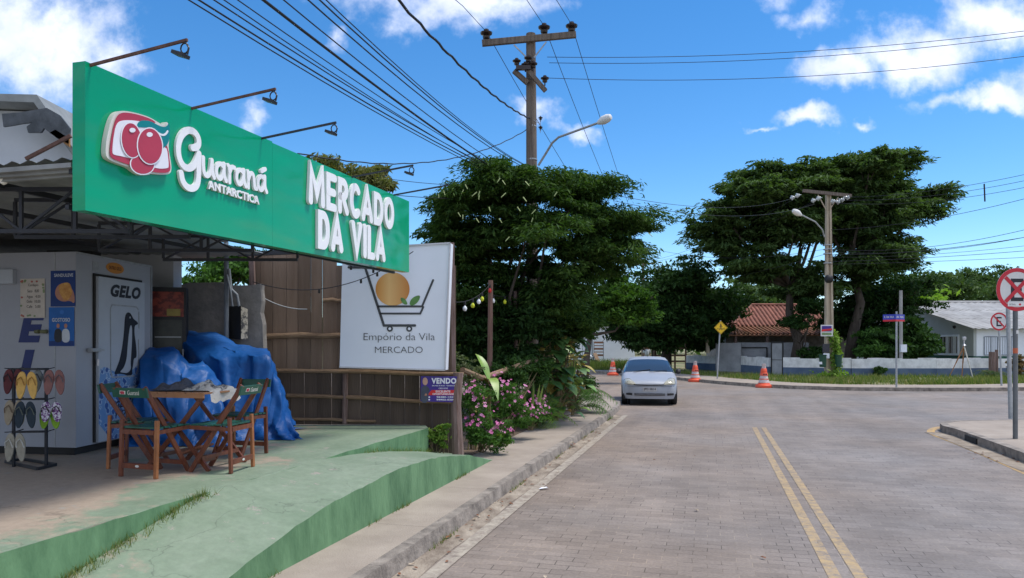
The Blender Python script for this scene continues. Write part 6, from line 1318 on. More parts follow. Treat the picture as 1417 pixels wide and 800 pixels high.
# ================================================================ car
def make_car():
    t = thing('parked_car', (0, 0, 0), 'silver compact hatchback parked at the kerb end, facing us', 'car')
    m_body = M('silver_grey_car_paint', (.33, .352, .39), .48, .2, var=.03, scale=2, coat=.15); m_gl = M('car_window_glass', (.03, .045, .065), .06, var=.05, spec=.9, coat=.5); m_blk = M('black_car_trim', (.02, .02, .022), .55, var=.1)
    # sections along y (0 = front bumper, + = rear); rows of half profile
    X = [0, .06, .18, .45, .85, 1.02, 1.35, 1.75, 2.3, 2.9, 3.3, 3.62, 3.80, 3.86]
    half = {0:.50, .06:.66, .18:.745, .45:.80, .85:.82, 1.02:.825, 1.35:.83, 1.75:.83, 2.3:.83, 2.9:.825, 3.3:.81, 3.62:.77, 3.80:.70, 3.86:.60}
    belt = {0:.56, .06:.63, .18:.69, .45:.755, .85:.84, 1.02:.87, 1.35:.91, 1.75:.95, 2.3:.96, 2.9:.97, 3.3:.98, 3.62:.97, 3.80:.92, 3.86:.75}
    roof = {0:.60, .06:.68, .18:.735, .45:.80, .85:.885, 1.02:.92, 1.35:1.14, 1.75:1.33, 2.3:1.39, 2.9:1.37, 3.3:1.29, 3.62:1.13, 3.80:.93, 3.86:.74}
    rhalf = {0:.40, .06:.52, .18:.58, .45:.64, .85:.69, 1.02:.69, 1.35:.64, 1.75:.58, 2.3:.55, 2.9:.54, 3.3:.53, 3.62:.55, 3.80:.58, 3.86:.5}
    def at(tab, y): return float(np.interp(y, X, [tab[k] for k in X]))
    def sec(y):
        h, b_, r_, rh = at(half, y), at(belt, y), at(roof, y), at(rhalf, y); zb = .20
        for wc in (.72, 3.18):
            d = abs(y-wc); 
            if d < .35: zb = max(zb, .28+math.sqrt(max(0, .35**2-d*d))*1.0)
        zb = min(zb, b_-.12)
        zm = zb+(b_-zb)*.5
        pts = [(h*.93, zb), (h*.985, zb+(b_-zb)*.22), (h, zm), (h*.985, zb+(b_-zb)*.8), (h*.94, b_)]
        pts += [(h*.94+(rh-h*.94)*.30, b_+(r_-b_)*.36), (h*.94+(rh-h*.94)*.72, b_+(r_-b_)*.74), (rh, r_-.035*min(1, max(.3, (r_-b_)*3))), (rh*.75, r_-.006), (rh*.4, r_+.006), (0, r_+.01)]
        full = [Vector((x, y, z)) for x, z in pts]+[Vector((-x, y, z)) for x, z in pts[-2::-1]]
        return full
    ys = sorted(set([0, .03, .06, .12, .18, .3, .45, .6, .72, .85, .95, 1.02, 1.1, 1.2, 1.35, 1.5, 1.65, 1.75, 2, 2.3, 2.6, 2.83, 2.9, 3.0, 3.1, 3.18, 3.3, 3.4, 3.53, 3.62, 3.7, 3.80, 3.86]+[.37, .40, 1.05, 1.07]))
    rows = [sec(y) for y in ys]; mb = MB(); mb.sheet(rows)
    n = len(rows[0]); mb.f += [tuple(range(n-1, -1, -1))]; mb.m.append(0); k0 = (len(rows)-1)*n; mb.f += [tuple(k0+i for i in range(n))]; mb.m.append(0); mb0 = mb
    mb.build('body', m_body, t, smooth=2)
    mb = MB(); mb.box((0, 1.93, .26), (1.52, 3.5, .16)); mb.build('underbody', m_blk, t)
    def surf(y, q, off):  # q in 0..(n-1) index along section, outward offset
        s0 = sec(y); i = int(min(q, n-1.001)); f = q-i; p = s0[i].lerp(s0[i+1], f); s1 = sec(min(3.86, y+.03)); p1 = s1[i].lerp(s1[i+1], f); s2 = sec(max(0, y-.03)); p2 = s2[i].lerp(s2[i+1], f)
        tq = (s0[i+1]-s0[i]); ty = p1-p2; nn = ty.cross(tq).normalized(); c = Vector((0, p.y, .5))
        if nn.dot(p-c) < 0: nn = -nn
        return p+nn*off
    def patch(name, ylo, yhi, qlo, qhi, off, mat, ny=8, nq=10, shape=None, parent=None):
        mb = MB(); rows = []
        for i in range(ny+1):
            r_ = []
            for j in range(nq+1):
                fy, fq = i/ny, j/nq; a0_, a1_ = (shape(fq) if shape else (ylo, yhi)); r_.append(surf(a0_+(a1_-a0_)*fy, qlo+(qhi-qlo)*fq, off))
            rows.append(r_)
        mb.sheet(rows); return mb.build(name, mat, parent or t, smooth=2)
    mid = (n-1)/2
    patch('windscreen', 1.07, 1.70, 5.15, n-1-5.15, .006, m_gl, 8, 20)
    patch('rear_window', 3.36, 3.70, 5, n-1-5, .006, m_gl, 6, 12)
    for q0, q1 in ((4.15, 6.8), (n-1-6.8, n-1-4.15)):
        patch('side_window', 1.45, 2.25, q0, q1, .006, m_gl, 8, 5, shape=lambda f, a=q0 < 10: ((1.22+.55*(f if a else 1-f)), 2.28)); patch('side_window', 2.34, 3.2, q0, q1, .006, m_gl, 8, 5)
    # front details are laid on the body surface by casting rays from the front
    from mathutils.bvhtree import BVHTree
    bvh = BVHTree.FromPolygons([Vector(v) for v in mb0.v], [tuple(f) for f in mb0.f])
    def yfront(x, z):
        h_ = bvh.ray_cast(Vector((x, -1, z)), Vector((0, 1, 0))); return h_[0].y if h_[0] is not None else None
    def fpatch(name, x0, x1, zf0, zf1, mat, off=.006, nx_=12, nz_=5, th=.012):
        mb = MB(); rows = []; last = None
        for i in range(nx_+1):
            x = x0+(x1-x0)*i/nx_; fx = i/nx_; r_ = []
            for j in range(nz_+1):
                z = zf0(fx)+(zf1(fx)-zf0(fx))*j/nz_; y = yfront(x, z); y = last if y is None else y; last = y; r_.append(Vector((x, (y or 0)-off, z)))
            rows.append(r_)
        mb.sheet(rows); return mb.build(name, mat, t, smooth=2, solid=th)
    K = lambda c: (lambda f: c)
    fpatch('grille', -.46, .46, lambda f: .595-.012*math.sin(PI*f), lambda f: .622-.008*math.sin(PI*f), m_blk, .006, 14, 2)
    fpatch('grille', -.44, .44, lambda f: .285+.02*abs(f-.5), lambda f: .365+.0*f, M('grey_lower_grille', (.045, .045, .05), .5, col2=(.16, .16, .17), scale=40, stretch=(.3, 1, 3)), .006, 14, 3)
    fpatch('bumper_seam', -.70, .70, K(.560), K(.566), m_blk, .004, 18, 1, .004)
    m_hl = M('yellowed_headlight_glass', (.40, .38, .29), .12, var=.15, coat=.6); m_hd = M('headlight_reflector', (.62, .60, .50), .2, .3)
    for s_ in (-1, 1):
        fpatch('fog_lamp_recess', s_*.50, s_*.68, lambda f: .30+.01*f, lambda f: .375-.02*abs(f-.5), m_blk, .006, 6, 3)
        def lo(f): return .600+.02*f
        def hi(f): return .615+.165*math.sin(min(1, f*1.35+.12)*PI/2)**1.2-.05*max(0, f-.75)*4*.5
        h_ = fpatch('headlight', s_*.40, s_*.725, lo, hi, m_hl, .010, 10, 8, .02)
        mb = MB(); yq = yfront(s_*.60, .69); mb.lathe([(.0, 0), (.055, .004), (.06, .02)], (s_*.60, yq-.02, .685), 16, (0, 1, 0)); mb.build('reflector', m_hd, h_, smooth=True)
        mb = MB(); mb.lathe([(.0, 0), (.06, .01), (.085, .06), (.08, .13), (.04, .17)], (s_*.90, 1.30, .955), 12, (0, 1, 0)); mb.bar((s_*.80, 1.36, .92), (s_*.90, 1.36, .945), .05, .03); mb.build('mirror', m_blk, t, smooth=2)
    pp_ = Plane((0, yfront(0, .45)-.002, 0), (1, 0, 0)); pp_.n = Vector((0, -1, 0)); mb = MB(); mb.poly(pp_, [(-.20, .415), (.20, .415), (.20, .535), (-.20, .535)], .003, .012); pl_o = mb.build('number_plate', M('grey_number_plate', (.42, .42, .42), .5), t); text('JPD 0814', pp_, (-.17, .435, .17, .515), .001, m_ink, pl_o, 'lettering', bold=.02, d0=.0125)
    for a, b2 in (((-.45, 1.06, .93), (.05, 1.15, .985)), ((.02, 1.05, .93), (.55, 1.13, .97))):
        mb = MB(); mb.bar(Vector(a)+Vector((0, -.03, .03)), Vector(b2)+Vector((0, -.03, .03)), .02, .015); mb.build('wiper', m_blk, t)
    mb = MB(); mb.tube([(0, 2.0, 1.38), (0, 2.08, 1.47)], .006, 5); mb.build('antenna', m_blk, t)
    for s_ in (-1, 1):
        for y in (.72, 3.18):
            c = Vector((s_*.725, y, .285)); ax = Vector((s_, 0, 0)); mb = MB(); mb.lathe([(.17, -.09), (.27, -.09), (.287, -.06), (.287, .06), (.27, .085), (.19, .09)], c, 28, ax); w_ = mb.build('wheel', m_dark, t, smooth=True)
            mb = MB(); mb.lathe([(.19, .07), (.17, .092), (.10, .075), (.05, .09), (.0, .092)], c, 20, ax); mb.build('rim', m_alu, w_, smooth=True)
            mb = MB(); mb.lathe([(.33, -.17), (.33, -.10), (.0, -.10)], c, 20, ax); mb.build('wheel_arch', m_blk, t)
    for s_ in (-1, 1): mb = MB(); mb.box((s_*.66, 3.80, .85), (.12, .12, .26)); mb.build('tail_light', m_redv, t)
    for s_ in (-1, 1):
        for y in (2.05, 3.0): mb = MB(); mb.box((s_*.835, y, .80), (.02, .16, .03)); mb.build('door_handle', m_blk, t)
    return t
car = make_car(); car.location = (3.99, 21.35, 0); car.rotation_euler = (0, 0, -math.atan(.155)); car.scale = (1.0, 1, 1.0)

# ================================================================ traffic cones
m_cone = M('orange_cone_plastic', (.78, .085, .025), .5, var=.12, scale=6, col2=(.62, .10, .05)); m_refl = M('grey_white_reflective_band', (.50, .42, .40), .5, var=.15, scale=14)
cn0 = thing('traffic_cone', (0, 0, 0), 'c', 'traffic cone', 'large orange and white traffic cones at the junction')
mk = MB(); mk.lathe([(.30, 0), (.335, .015), (.335, .10), (.31, .13), (.25, .145), (.24, .12)], n=28); mk.build('base', m_cone, cn0, smooth=True)
prof = [(.135, .0)]
def seg(z0, r0, z1, r1, mat, nm): mk = MB(); mk.lathe([(r0-.012, z0), (r0, z0+.012), (r1+.004, z1-.012), (r1-.008, z1)], n=24); mk.build(nm, mat, cn0, smooth=True)
seg(.13, .245, .20, .225, m_cone, 'ring'); seg(.20, .220, .34, .185, m_refl, 'reflective_band'); seg(.34, .20, .37, .19, m_cone, 'ring'); seg(.37, .175, .50, .145, m_refl, 'reflective_band'); seg(.50, .165, .62, .14, m_cone, 'ring')
seg(.62, .135, .66, .125, m_cone, 'ring'); seg(.66, .13, .80, .105, m_cone, 'ring'); mk = MB(); mk.lathe([(.085, .80), (.085, .84), (.075, .93), (.085, .95), (.08, .985), (.04, .99)], n=20); mk.build('top_grip', m_refl, cn0, smooth=True)
mk = MB(); mk.box((0, -.145, .56), (.16, .02, .05)); mk.build('label_strip', m_ink, cn0)
for i, (u, v, lb) in enumerate(((1057, 536.5, 'orange traffic cone nearest to us, before the grassy verge'), (962, 528.5, 'orange traffic cone just right of the silver car, by the crossing sign'), (848, 519.5, 'orange traffic cone left of the silver car, before the white building'))):
    o = cn0 if i == 0 else copy_tree(cn0); g_ = G(u, v); o.location = g_; o['label'] = lb; o.rotation_euler = (0, 0, .3*i)

# ================================================================ signs
m_sy = M('yellow_sign_face', (.80, .50, .01), .45, var=.06); m_sr = M('red_sign_band', (.50, .015, .03), .4, var=.1); m_sw = M('white_sign_face', (.60, .60, .58), .45, var=.06)
def pole_(p, z1, r, mat=m_steel, parent=None, name='pole', lean=0): mk = MB(); mk.tube([p, Vector((p.x+lean, p.y, z1))], r, 12); return mk.build(name, mat, parent, smooth=True)
g_ = G(992.5, 524, .13); t = thing('crossing_sign', g_, 'yellow diamond pedestrian crossing sign on a leaning grey post', 'sign'); Y = g_.y
ct = P(997, 453.5, Y); pole_(g_, ct.z+.35, .035, parent=t, lean=ct.x-g_.x)
pl = Plane((ct.x, Y-.05, ct.z), (1, 0, 0)); pl.n = Vector((0, -1, 0)); h = 9.3/F*Y
mk = MB(); mk.poly(pl, [(-h, 0), (0, -h), (h, 0), (0, h)], 0, .012); bd_ = mk.build('plate', m_sy, t); hh = h*.90
mk = MB(); mk.ribbon(pl, [(-hh, 0), (0, -hh), (hh, 0), (0, hh)], .012, .0125, .015, closed=True); mk.build('border', m_ink, bd_)
k = h
for nm, st in (('head', None),):
    mk = MB(); mk.poly(pl, ellp(.0, .52*k, .075*k, .09*k, 0, 12), .013, .016)
    mk.ribbon(pl, [(0, .40*k), (.01*k, .05*k)], .15*k, .0131, .0161); mk.ribbon(pl, [(.0, .05*k), (-.16*k, -.38*k)], .085*k, .0132, .0162); mk.ribbon(pl, [(.01*k, .05*k), (.17*k, -.38*k)], .085*k, .0133, .0163)
    mk.ribbon(pl, [(-.02*k, .36*k), (-.20*k, .08*k)], .06*k, .0134, .0164); mk.ribbon(pl, [(.03*k, .36*k), (.22*k, .12*k)], .06*k, .0135, .0165); mk.build('walker_symbol', m_ink, bd_)
    mk = MB(); 
    for i, x in enumerate((-.55, -.38, -.22, .25, .40, .56)): mk.ribbon(pl, [(x*k, -.05*k), ((x*.8)*k, -.28*k)], .05*k, .0136+i*1e-4, .0166)
    mk.build('stripe_symbol', m_ink, bd_)
# street name sign
g_ = G(1240.5, 536, .13); t = thing('street_name_sign', g_, 'street corner post with two blue and red street name plates', 'sign'); Y = g_.y; pole_(g_, P(0, 431, Y).z, .035, parent=t)
m_bl = M('blue_plate', (.03, .05, .36), .4)
for (u0, u1, dyy) in ((1221, 1238, .35), (1237.5, 1250, -.25)):
    a, b2 = P(u0, 435, Y+(dyy if u0 < 1230 else 0)), P(u1, 435, Y+(0 if u0 < 1230 else .25)); a.z = b2.z = P(0, 435, Y).z; pp = Plane(a-Vector((0, .06, 0)), b2-a); 
    if pp.n.y > 0: pp.n = -pp.n
    wd_ = (b2-a).length; mk = MB(); mk.poly(pp, [(0, -.20), (wd_, -.20), (wd_, 0), (0, 0)], 0, .02); nmp = mk.build('name_plate', m_bl, t)
    mk = MB(); mk.poly(pp, [(0, -.275), (wd_, -.275), (wd_, -.203), (0, -.203)], 0, .02); mk.build('red_strip', m_sr, nmp)
    text('R. DA VILA' if u0 < 1230 else 'AV. SOL', pp, (.05, -.14, wd_-.05, -.06), .001, m_sw, nmp, 'lettering', bold=.02, d0=.0205)
# round signs
def roundsign(name, label, base, cu, cv, r, two, polem, pr, lean=0, E=True):
    t = thing(name, base, label, 'sign'); Y = base.y; c = P(cu, cv, Y); pole_(base, c.z+r*.85, pr, polem, t, lean=c.x-base.x+lean)
    pl = Plane((c.x, Y-pr-.004, c.z), (1, .05, 0)); 
    if pl.n.y > 0: pl.n = -pl.n
    mk = MB(); mk.poly(pl, ellp(0, 0, r, r, 0, 48), 0, .004); d = mk.build('plate', m_sw, t)
    mk = MB(); mk.ribbon(pl, ellp(0, 0, r*.91, r*.91, 0, 48), r*.18, .0045, .0065, closed=True); mk.build('red_ring', m_sr, d)
    s = r; mk = MB(); mk.ribbon(pl, [(.30*s, .42*s), (-.22*s, .42*s), (-.22*s, -.45*s), (.30*s, -.45*s)], .17*s, .0045, .0055, cap=False); mk.ribbon(pl, [(-.14*s, 0), (.22*s, 0)], .15*s, .0045, .0054, cap=False); mk.build('letter', m_ink, d)
    mk = MB(); e = .80*s*.7071; mk.ribbon(pl, [(-e, e), (e, -e)], .17*s, .0068, .0085, cap=False); mk.build('red_bar', m_sr, d)
    if two:
        mk = MB(); mk.ribbon(pl, [(e, e), (-e, -e)], .17*s, .0088, .0102, cap=False); mk.build('red_bar', m_sr, d)
        mk = MB(); mk.poly(pl, [(-.46*s, -.78*s), (.5*s, -.78*s), (.5*s, -.60*s), (-.46*s, -.60*s)], .0104, .0114); st_ = mk.build('sticker', m_lampw, d)
        text('DETRAN', pl, (-.40*s, -.73*s, -.1*s, -.65*s), .0006, m_ink, st_, 'lettering', d0=.0116); mk = MB(); mk.poly(pl, ellp(.12*s, -.69*s, .06*s, .05*s, 0, 12), .0116, .0124); mk.build('mark', m_sr, st_)
    else:
        pass
    return t, pl
m_dp = M('dark_grey_sign_post', (.13, .14, .145), .5, .3, var=.15)
tA, plA = roundsign('no_stopping_sign', 'large round no stopping sign with two red bars on a dark post', G(1405, 607, .15), 1405, 401, .37, True, m_dp, .038)
bA = wloc(tA); mk = MB(); mk.lathe([(.0395, 0), (.0395, .06)], Vector((bA.x+.006, bA.y, CAMZ+(HV-462)/F*bA.y)), 12); mk.build('post_sticker', m_sw, tA); mk = MB(); mk.lathe([(.040, 0), (.040, .09)], Vector((bA.x, bA.y, CAMZ+(HV-489)/F*bA.y)), 12); mk.build('post_sticker', M('orange_red_sticker', (.5, .12, .05), .5), tA)
roundsign('no_parking_sign', 'small round no parking sign with one red bar beyond the corner', G(1386, 534, .13), 1381.5, 445, .36, False, m_steel, .035)
g_ = G(1398.5, 579.5, .15); mk = MB(); mk.tube([g_, Vector((P(1394, 400, g_.y).x, g_.y, P(0, 392, g_.y).z))], .042, 12); po2 = thing('sign_post', g_, 'bare leaning grey post standing just behind the large round sign', 'post'); mk.build('tube', m_steel, po2, smooth=True)

# surveyor's tripod
t = thing('survey_tripod', G(1337, 523, .12), 'pale surveying tripod with instrument standing on the far verge grass', 'tripod'); b_ = wloc(t); Y = b_.y; hd = P(1334, 479, Y)
for u, v, Yd in ((1346.5, 523.5, Y-.3), (1313, 520, Y+.2), (1331, 519, Y+1.0)):
    f_ = Vector((P(u, v, Yd).x, Yd, .12)); mk = MB(); mk.tube([hd, hd.lerp(f_, .55)], .032, 8); mk.tube([hd.lerp(f_, .5), f_], .022, 8); mk.build('leg', M('pale_tripod_leg', (.52, .50, .44), .5) if u > 1340 else m_tabw, t, smooth=True)
mk = MB(); mk.lathe([(.09, 0), (.10, .03), (.06, .08), (.03, .10), (.03, .30), (.09, .31), (.10, .45), (.05, .47)], hd, 14); mk.build('instrument', m_alu, t, smooth=True)

# ================================================================ far side: low wall, gate, houses
lw = [Vector(p) for p in ((12.1, 51, 0), (13.3, 48, 0))], [Vector(p) for p in ((14.15, 45.6, 0), (14.4, 41.2, 0))], [Vector(p) for p in ((14.8, 40.2, 0), (17.66, 38.4, 0), (22, 38.3, 0), (27.2, 39.2, 0), (34, 41.5, 0))]
for seg_, lb in zip(lw, ('short stretch of low white wall with blue base left of the grey gate', 'short stretch of low white wall with blue base between gate and door', 'long low white wall with blue base running behind the verge')):
    t = thing('low_wall', seg_[0]+Vector((0, 0, .1)), lb, 'wall', 'low white and blue walls')
    mk = MB(); m2 = MB()
    for a, b2 in zip(seg_[:-1], seg_[1:]):
        k = max(1, int((b2-a).length/.8))
        for i in range(k):
            p, q_ = a.lerp(b2, i/k), a.lerp(b2, (i+1)/k); zt_ = 1.07+.03*math.sin(i*2.1+a.x); mk.bar(Vector((p.x, p.y, (.56+zt_)/2)), Vector((q_.x, q_.y, (.56+zt_)/2)), .15, zt_-.56); m2.bar(Vector((p.x, p.y, .33)), Vector((q_.x, q_.y, .33)), .156, .46)
    mk.build('upper_course', m_lowall, t); m2.build('blue_base', m_bluep, t)
m_gw = M('patchy_grey_gate', (.20, .21, .22), .85, col2=(.34, .35, .36), scale=1.2, world=True)
mk = MB(); mk.bar(Vector((12.9, 46.6, 1.0)), Vector((14.12, 45.4, 1.0)), .1, 1.8); tag(mk.build('driveway_gate', m_gw), 'tall patchy grey metal driveway gate behind the crossing sign', 'gate')
t = thing('grey_block_wall', (15.5, 44.8, .1), 'grey rendered wall with a framed panel before the tiled house', 'wall')
mk = MB(); mk.bar(Vector((14.0, 45.9, 1.0)), Vector((18.1, 45.0, 1.0)), .14, 1.85); mk.build('wall', m_gw, t)
mk = MB()
for a, b2 in (((14.2, 45.7, 1.62), (15.7, 45.4, 1.62)), ((15.7, 45.4, 1.62), (15.7, 45.4, .5))): mk.bar(a, b2, .06, .06)
mk.build('frame', m_dark, t)
dn = thing('garden_door', (14.6, 40.7, .1), 'grey metal garden door with dark frame in the low wall', 'door')
a, b2 = P(1067.5, 500, 41.0), P(1083, 500, 40.4); a.z = b2.z = 1.0
mk = MB(); mk.bar(a, b2, .05, 1.7); mk.build('leaf', m_gw, dn)
mk = MB(); 
for q_ in (a, b2): mk.bar(Vector((q_.x, q_.y-.03, .12)), Vector((q_.x, q_.y-.03, 1.95)), .07, .07, (0, 1, 0))
mk.bar(Vector((a.x, a.y-.03, 1.92)), Vector((b2.x, b2.y-.03, 1.92)), .07, .07); mk.bar(Vector((a.x, a.y-.035, .95)), Vector((b2.x, b2.y-.035, .95)), .03, .03); mk.build('frame', m_dark, dn)
# tiled house
hs_ = thing('tiled_house', (18.5, 51, .1), 'low house with mossy red hipped tile roof behind the grey wall', 'house')
mk = MB(); mk.box((18.6, 52.5, 1.3), (8.2, 5, 2.4)); mk.build('wall', m_block, hs_)
def hip(x0, x1, y0, y1, ze, rx0, rx1, yr, zr, mat, name='roof'):
    mk = MB(); v = [(x0, y0, ze), (x1, y0, ze), (x1, y1, ze), (x0, y1, ze), (rx0, yr, zr), (rx1, yr, zr)]; vs = [Vector(p) for p in v]
    mk.add(vs, [(0, 1, 5, 4), (1, 2, 5), (2, 3, 4, 5), (3, 0, 4)]); r_ = mk.build(name, mat, hs_, solid=.08)
    mk = MB(); 
    for i in range(int((x1-x0)/.28)):   # tile rolls down the slope
        x = x0+.14+i*.28; fr_ = min(1, max(0, (x-x0)/(rx0-x0+1e-6))) if x < rx0 else (1 if x < rx1 else max(0, (x1-x)/(x1-rx1+1e-6))); 
        if fr_ > .05: mk.tube([Vector((x, y0, ze+.03)), Vector((x, y0+(yr-y0)*fr_, ze+(zr-ze)*fr_+.03))], .07, 5, False)
    mk.tube([vs[4]+Vector((0, 0, .04)), vs[5]+Vector((0, 0, .04))], .12, 6); mk.tube([vs[0], vs[4]], .11, 6); mk.tube([vs[1], vs[5]], .11, 6); mk.build('tile_rolls', mat, r_)
    return r_
hip(14.7, 22.6, 49.2, 55, 3.05, 16.9, 20.6, 52.0, 4.55, m_tile)
mk = MB(); vs = [Vector(p) for p in ((13.7, 46.6, 2.42), (23.2, 46.6, 2.42), (22.4, 49.4, 3.0), (14.9, 49.4, 3.0))]; mk.add(vs, [(0, 1, 2, 3)]); r_ = mk.build('porch_roof', m_moss, hs_, solid=.08)
mk = MB(); 
for i in range(31): x = 14.1+i*.28; mk.tube([Vector((x, 46.6, 2.46)), Vector((min(max(x, 15.0), 22.3)*1.0, 49.3, 3.02))], .07, 5, False)
mk.build('tile_rolls', m_moss, r_)
mk = MB(); 
for x in (14.2, 16.2, 18.6, 20.8, 22.8): mk.bar((x, 46.8, .1), (x, 46.8, 2.4), .14, .14, (0, 1, 0))
mk.build('porch_post', m_post, hs_)
# grey house on the right
gh = thing('grey_house', (33, 48, .1), 'single storey grey and white house with pale sheet roof at the right', 'house'); XG = 27.55; Y0, Y1, YRg = 44.0, 60.0, 52.0
mk = MB(); v = [(XG, Y0, .1), (XG, Y1, .1), (XG, Y1, 2.75), (XG, YRg, 4.62), (XG, Y0, 2.75)]; mk.prism([Vector(p) for p in v], [Vector(p)+Vector((.15, 0, 0)) for p in v]); gw = mk.build('wall', m_greyp, gh)
mk = MB(); mk.box((XG+8.1, Y0+.075, 1.43), (15.85, .15, 2.65)); mk.build('wall', m_whiteb, gh)
mk = MB(); mk.box((XG+8.1, Y1-.1, 1.43), (15.8, .15, 2.65)); mk.build('wall', m_whiteb, gh)
mk = MB(); mk.box((XG+15.95, 52, 1.43), (.15, 15.6, 2.65)); mk.build('wall', m_greyp, gh)
m_grn = M('dark_green_plinth_stripe', (.02, .09, .06), .7); mk = MB(); mk.box((XG-.012, 52, 1.0), (.02, 16, .22)); mk.build('painted_stripe', m_grn, gh); mk = MB(); mk.box((XG+8.1, Y0-.012, 1.0), (16.2, .02, .22)); mk.build('painted_stripe', m_grn, gh)
rows = []; 
for side in (0, 1):
    rws = []; 
    for i in range(121):
        x = XG-.35+16.6*i/120; zo = .035*math.sin(i*1.9)
        if side == 0: rws.append([Vector((x, 43.45, 2.72+zo)), Vector((x, 46.3, 3.38+zo)), Vector((x, 46.32, 3.42+zo)), Vector((x, 49.2, 4.05+zo)), Vector((x, 49.22, 4.10+zo)), Vector((x, 52.02, 4.74+zo))])
        else: rws.append([Vector((x, 51.98, 4.74+zo)), Vector((x, 56, 3.80+zo)), Vector((x, 60.5, 2.72+zo))])
    mk = MB(); mk.sheet(rws); mk.build('roof', m_fcem, gh, solid=.03)
mk = MB(); mk.tube([(XG-.4, 52, 4.78), (XG+16.3, 52, 4.78)], .12, 8); mk.build('ridge_cap', m_fcem, gh, smooth=True)
mk = MB(); mk.box((XG+13.4, 55.5, 4.6), (1.3, 1.3, 1.3)); tnk = mk.build('chimney', m_tile, gh)
m_win = M('dark_window_glass', (.03, .035, .04), .1, var=.1, spec=.7)
def winG(y0, y1, z0, z1):   # on the gable wall (faces -x)
    mk = MB(); mk.box((XG-.004, (y0+y1)/2, (z0+z1)/2), (.01, y1-y0, z1-z0)); w_ = mk.build('window', m_win, gh)
    mk = MB()
    for y in (y0-.06, y1+.06): mk.box((XG-.03, y, (z0+z1)/2), (.08, .12, z1-z0+.24))
    for z in (z0-.06, z1+.06): mk.box((XG-.03, (y0+y1)/2, z), (.078, y1-y0, .12))
    mk.build('frame', m_whiteb, w_); mk = MB(); n_ = 6
    for i in range(1, n_): mk.box((XG-.02, y0+(y1-y0)*i/n_, (z0+z1)/2), (.02, .03, z1-z0))
    mk.build('bars', m_sw, w_)
    mk = MB(); mk.box((XG-.012, y0+(y1-y0)*.2, (z0+z1)/2), (.005, .35, z1-z0)); mk.box((XG-.012, y0+(y1-y0)*.62, (z0+z1)/2), (.005, .25, z1-z0)); mk.build('curtain', m_sw, w_)
def winF(x0, x1, z0, z1):
    mk = MB(); mk.box(((x0+x1)/2, Y0-.004, (z0+z1)/2), (x1-x0, .01, z1-z0)); w_ = mk.build('window', m_bbs, gh); mk = MB()
    for x in (x0-.02, x1+.02, (x0+x1)/2): mk.box((x, Y0-.02, (z0+z1)/2), (.05, .05, z1-z0+.05))
    for z in (z0-.02, z1+.02): mk.box(((x0+x1)/2, Y0-.021, z), (x1-x0, .048, .05))
    for i in range(1, 6): mk.box((x0+(x1-x0)*i/6, Y0-.018, (z0+z1)/2), (.02, .02, z1-z0))
    mk.build('frame', M('grey_window_frame', (.25, .28, .32), .6) if 'grey_window_frame' not in bpy.data.materials else bpy.data.materials['grey_window_frame'], w_)
winG(45.5, 47.4, 1.25, 2.3); winF(28.2, 28.95, 1.2, 2.25); winF(29.15, 29.95, 1.2, 2.25); winF(31.5, 32.6, 1.2, 2.25)
mk = MB(); mk.lathe([(.02, 0), (.09, .05), (.10, .18), (.03, .2)], (XG-.25, 45.5, 2.78), 8); mk.build('wall_lamp', m_dark, gh)
# service post with meter before the house
t = thing('service_post', P(1246.5, 520, 38.9), 'slim grey service post with pale meter box behind the low wall', 'post'); b_ = wloc(t); mk = MB(); mk.tube([Vector((b_.x, 38.9, .1)), Vector((b_.x, 38.9, P(0, 402, 38.9).z))], [.10, .085], 8); mk.build('post', m_fcem, t, smooth=True); mk = MB(); mk.box((b_.x, 38.65, P(0, 482, 38.9).z), (.30, .16, .40)); mk.build('meter_box', m_bbs, t)
rv_ = [ER(1256, 470, 28, 34, 41.5, 1.6), ER(1225, 478, 32, 26, 41, 1.6), ER(1272, 482, 12, 22, 42, 1.0)]
shrub('ivy_bank', 'dark broad leaved creeper mound against the grey house gable', 'shrub', (P(1255, 515, 41.5).x, 41.5, .1), rv_, 15000, (.26, .18), m_dk, 61, .6, .5, 40, 6)
shrub('garden_shrub', 'sunlit olive shrub behind the low wall beneath the street name sign', 'shrub', (P(1205, 515, 40.2).x, 40.3, .1), [ER(1205, 480, 26, 24, 40.6, 1.0)], 5000, (.2, .09), m_md, 62, .45, .35, 16, 6)
shrub('wall_weed', 'small dark weed growing against the low wall left of the name sign', 'weeds', (P(1217, 521, 37.9).x, 37.9, .1), [ER(1217, 514, 10, 8, 37.9, .3)], 900, (.15, .06), m_dk, 63, .15, .12, 8, 4)
fern('agave_clump', 'dark spiky agave clump at the right end of the low wall', (P(1381, 522, 36).x, 36.5, .12), 40, 1.3, 64, m_dk, .2, 1.3, wd=.12)
mk = MB(); mk.tube([P(1373, 515, 37.5), P(1373, 487, 37.5)], .16, 8); tag(mk.build('wooden_post', m_post, smooth=True), 'thick dark wooden gate post by the agave clump', 'post', 'dark gate posts')
mk = MB(); mk.tube([P(1379, 515, 38.1), P(1379, 484, 38.1)], .08, 8); tag(mk.build('wooden_post', m_post, smooth=True), 'thinner taller wooden post just right of the thick gate post', 'post', 'dark gate posts')
shrub('dry_shrub', 'reddish dry shrub at the right edge behind the sign posts', 'shrub', (P(1412, 520, 37).x, 37, .1), [ER(1412, 505, 16, 14, 37, .6)], 2500, (.14, .05), leafmat('dry_red_leaf', [(.16, .08, .05), (.10, .10, .04), (.25, .14, .08)], .2), 65, .2, .2, 12, 5)
mk = MB(); mk.tube([P(979.5, 489, 46.5), P(977.5, 437, 46.5)], .12, 8); tag(mk.build('wooden_post', m_cpole, smooth=True), 'plain weathered pole before the dark tree, left of the crossing sign', 'post')
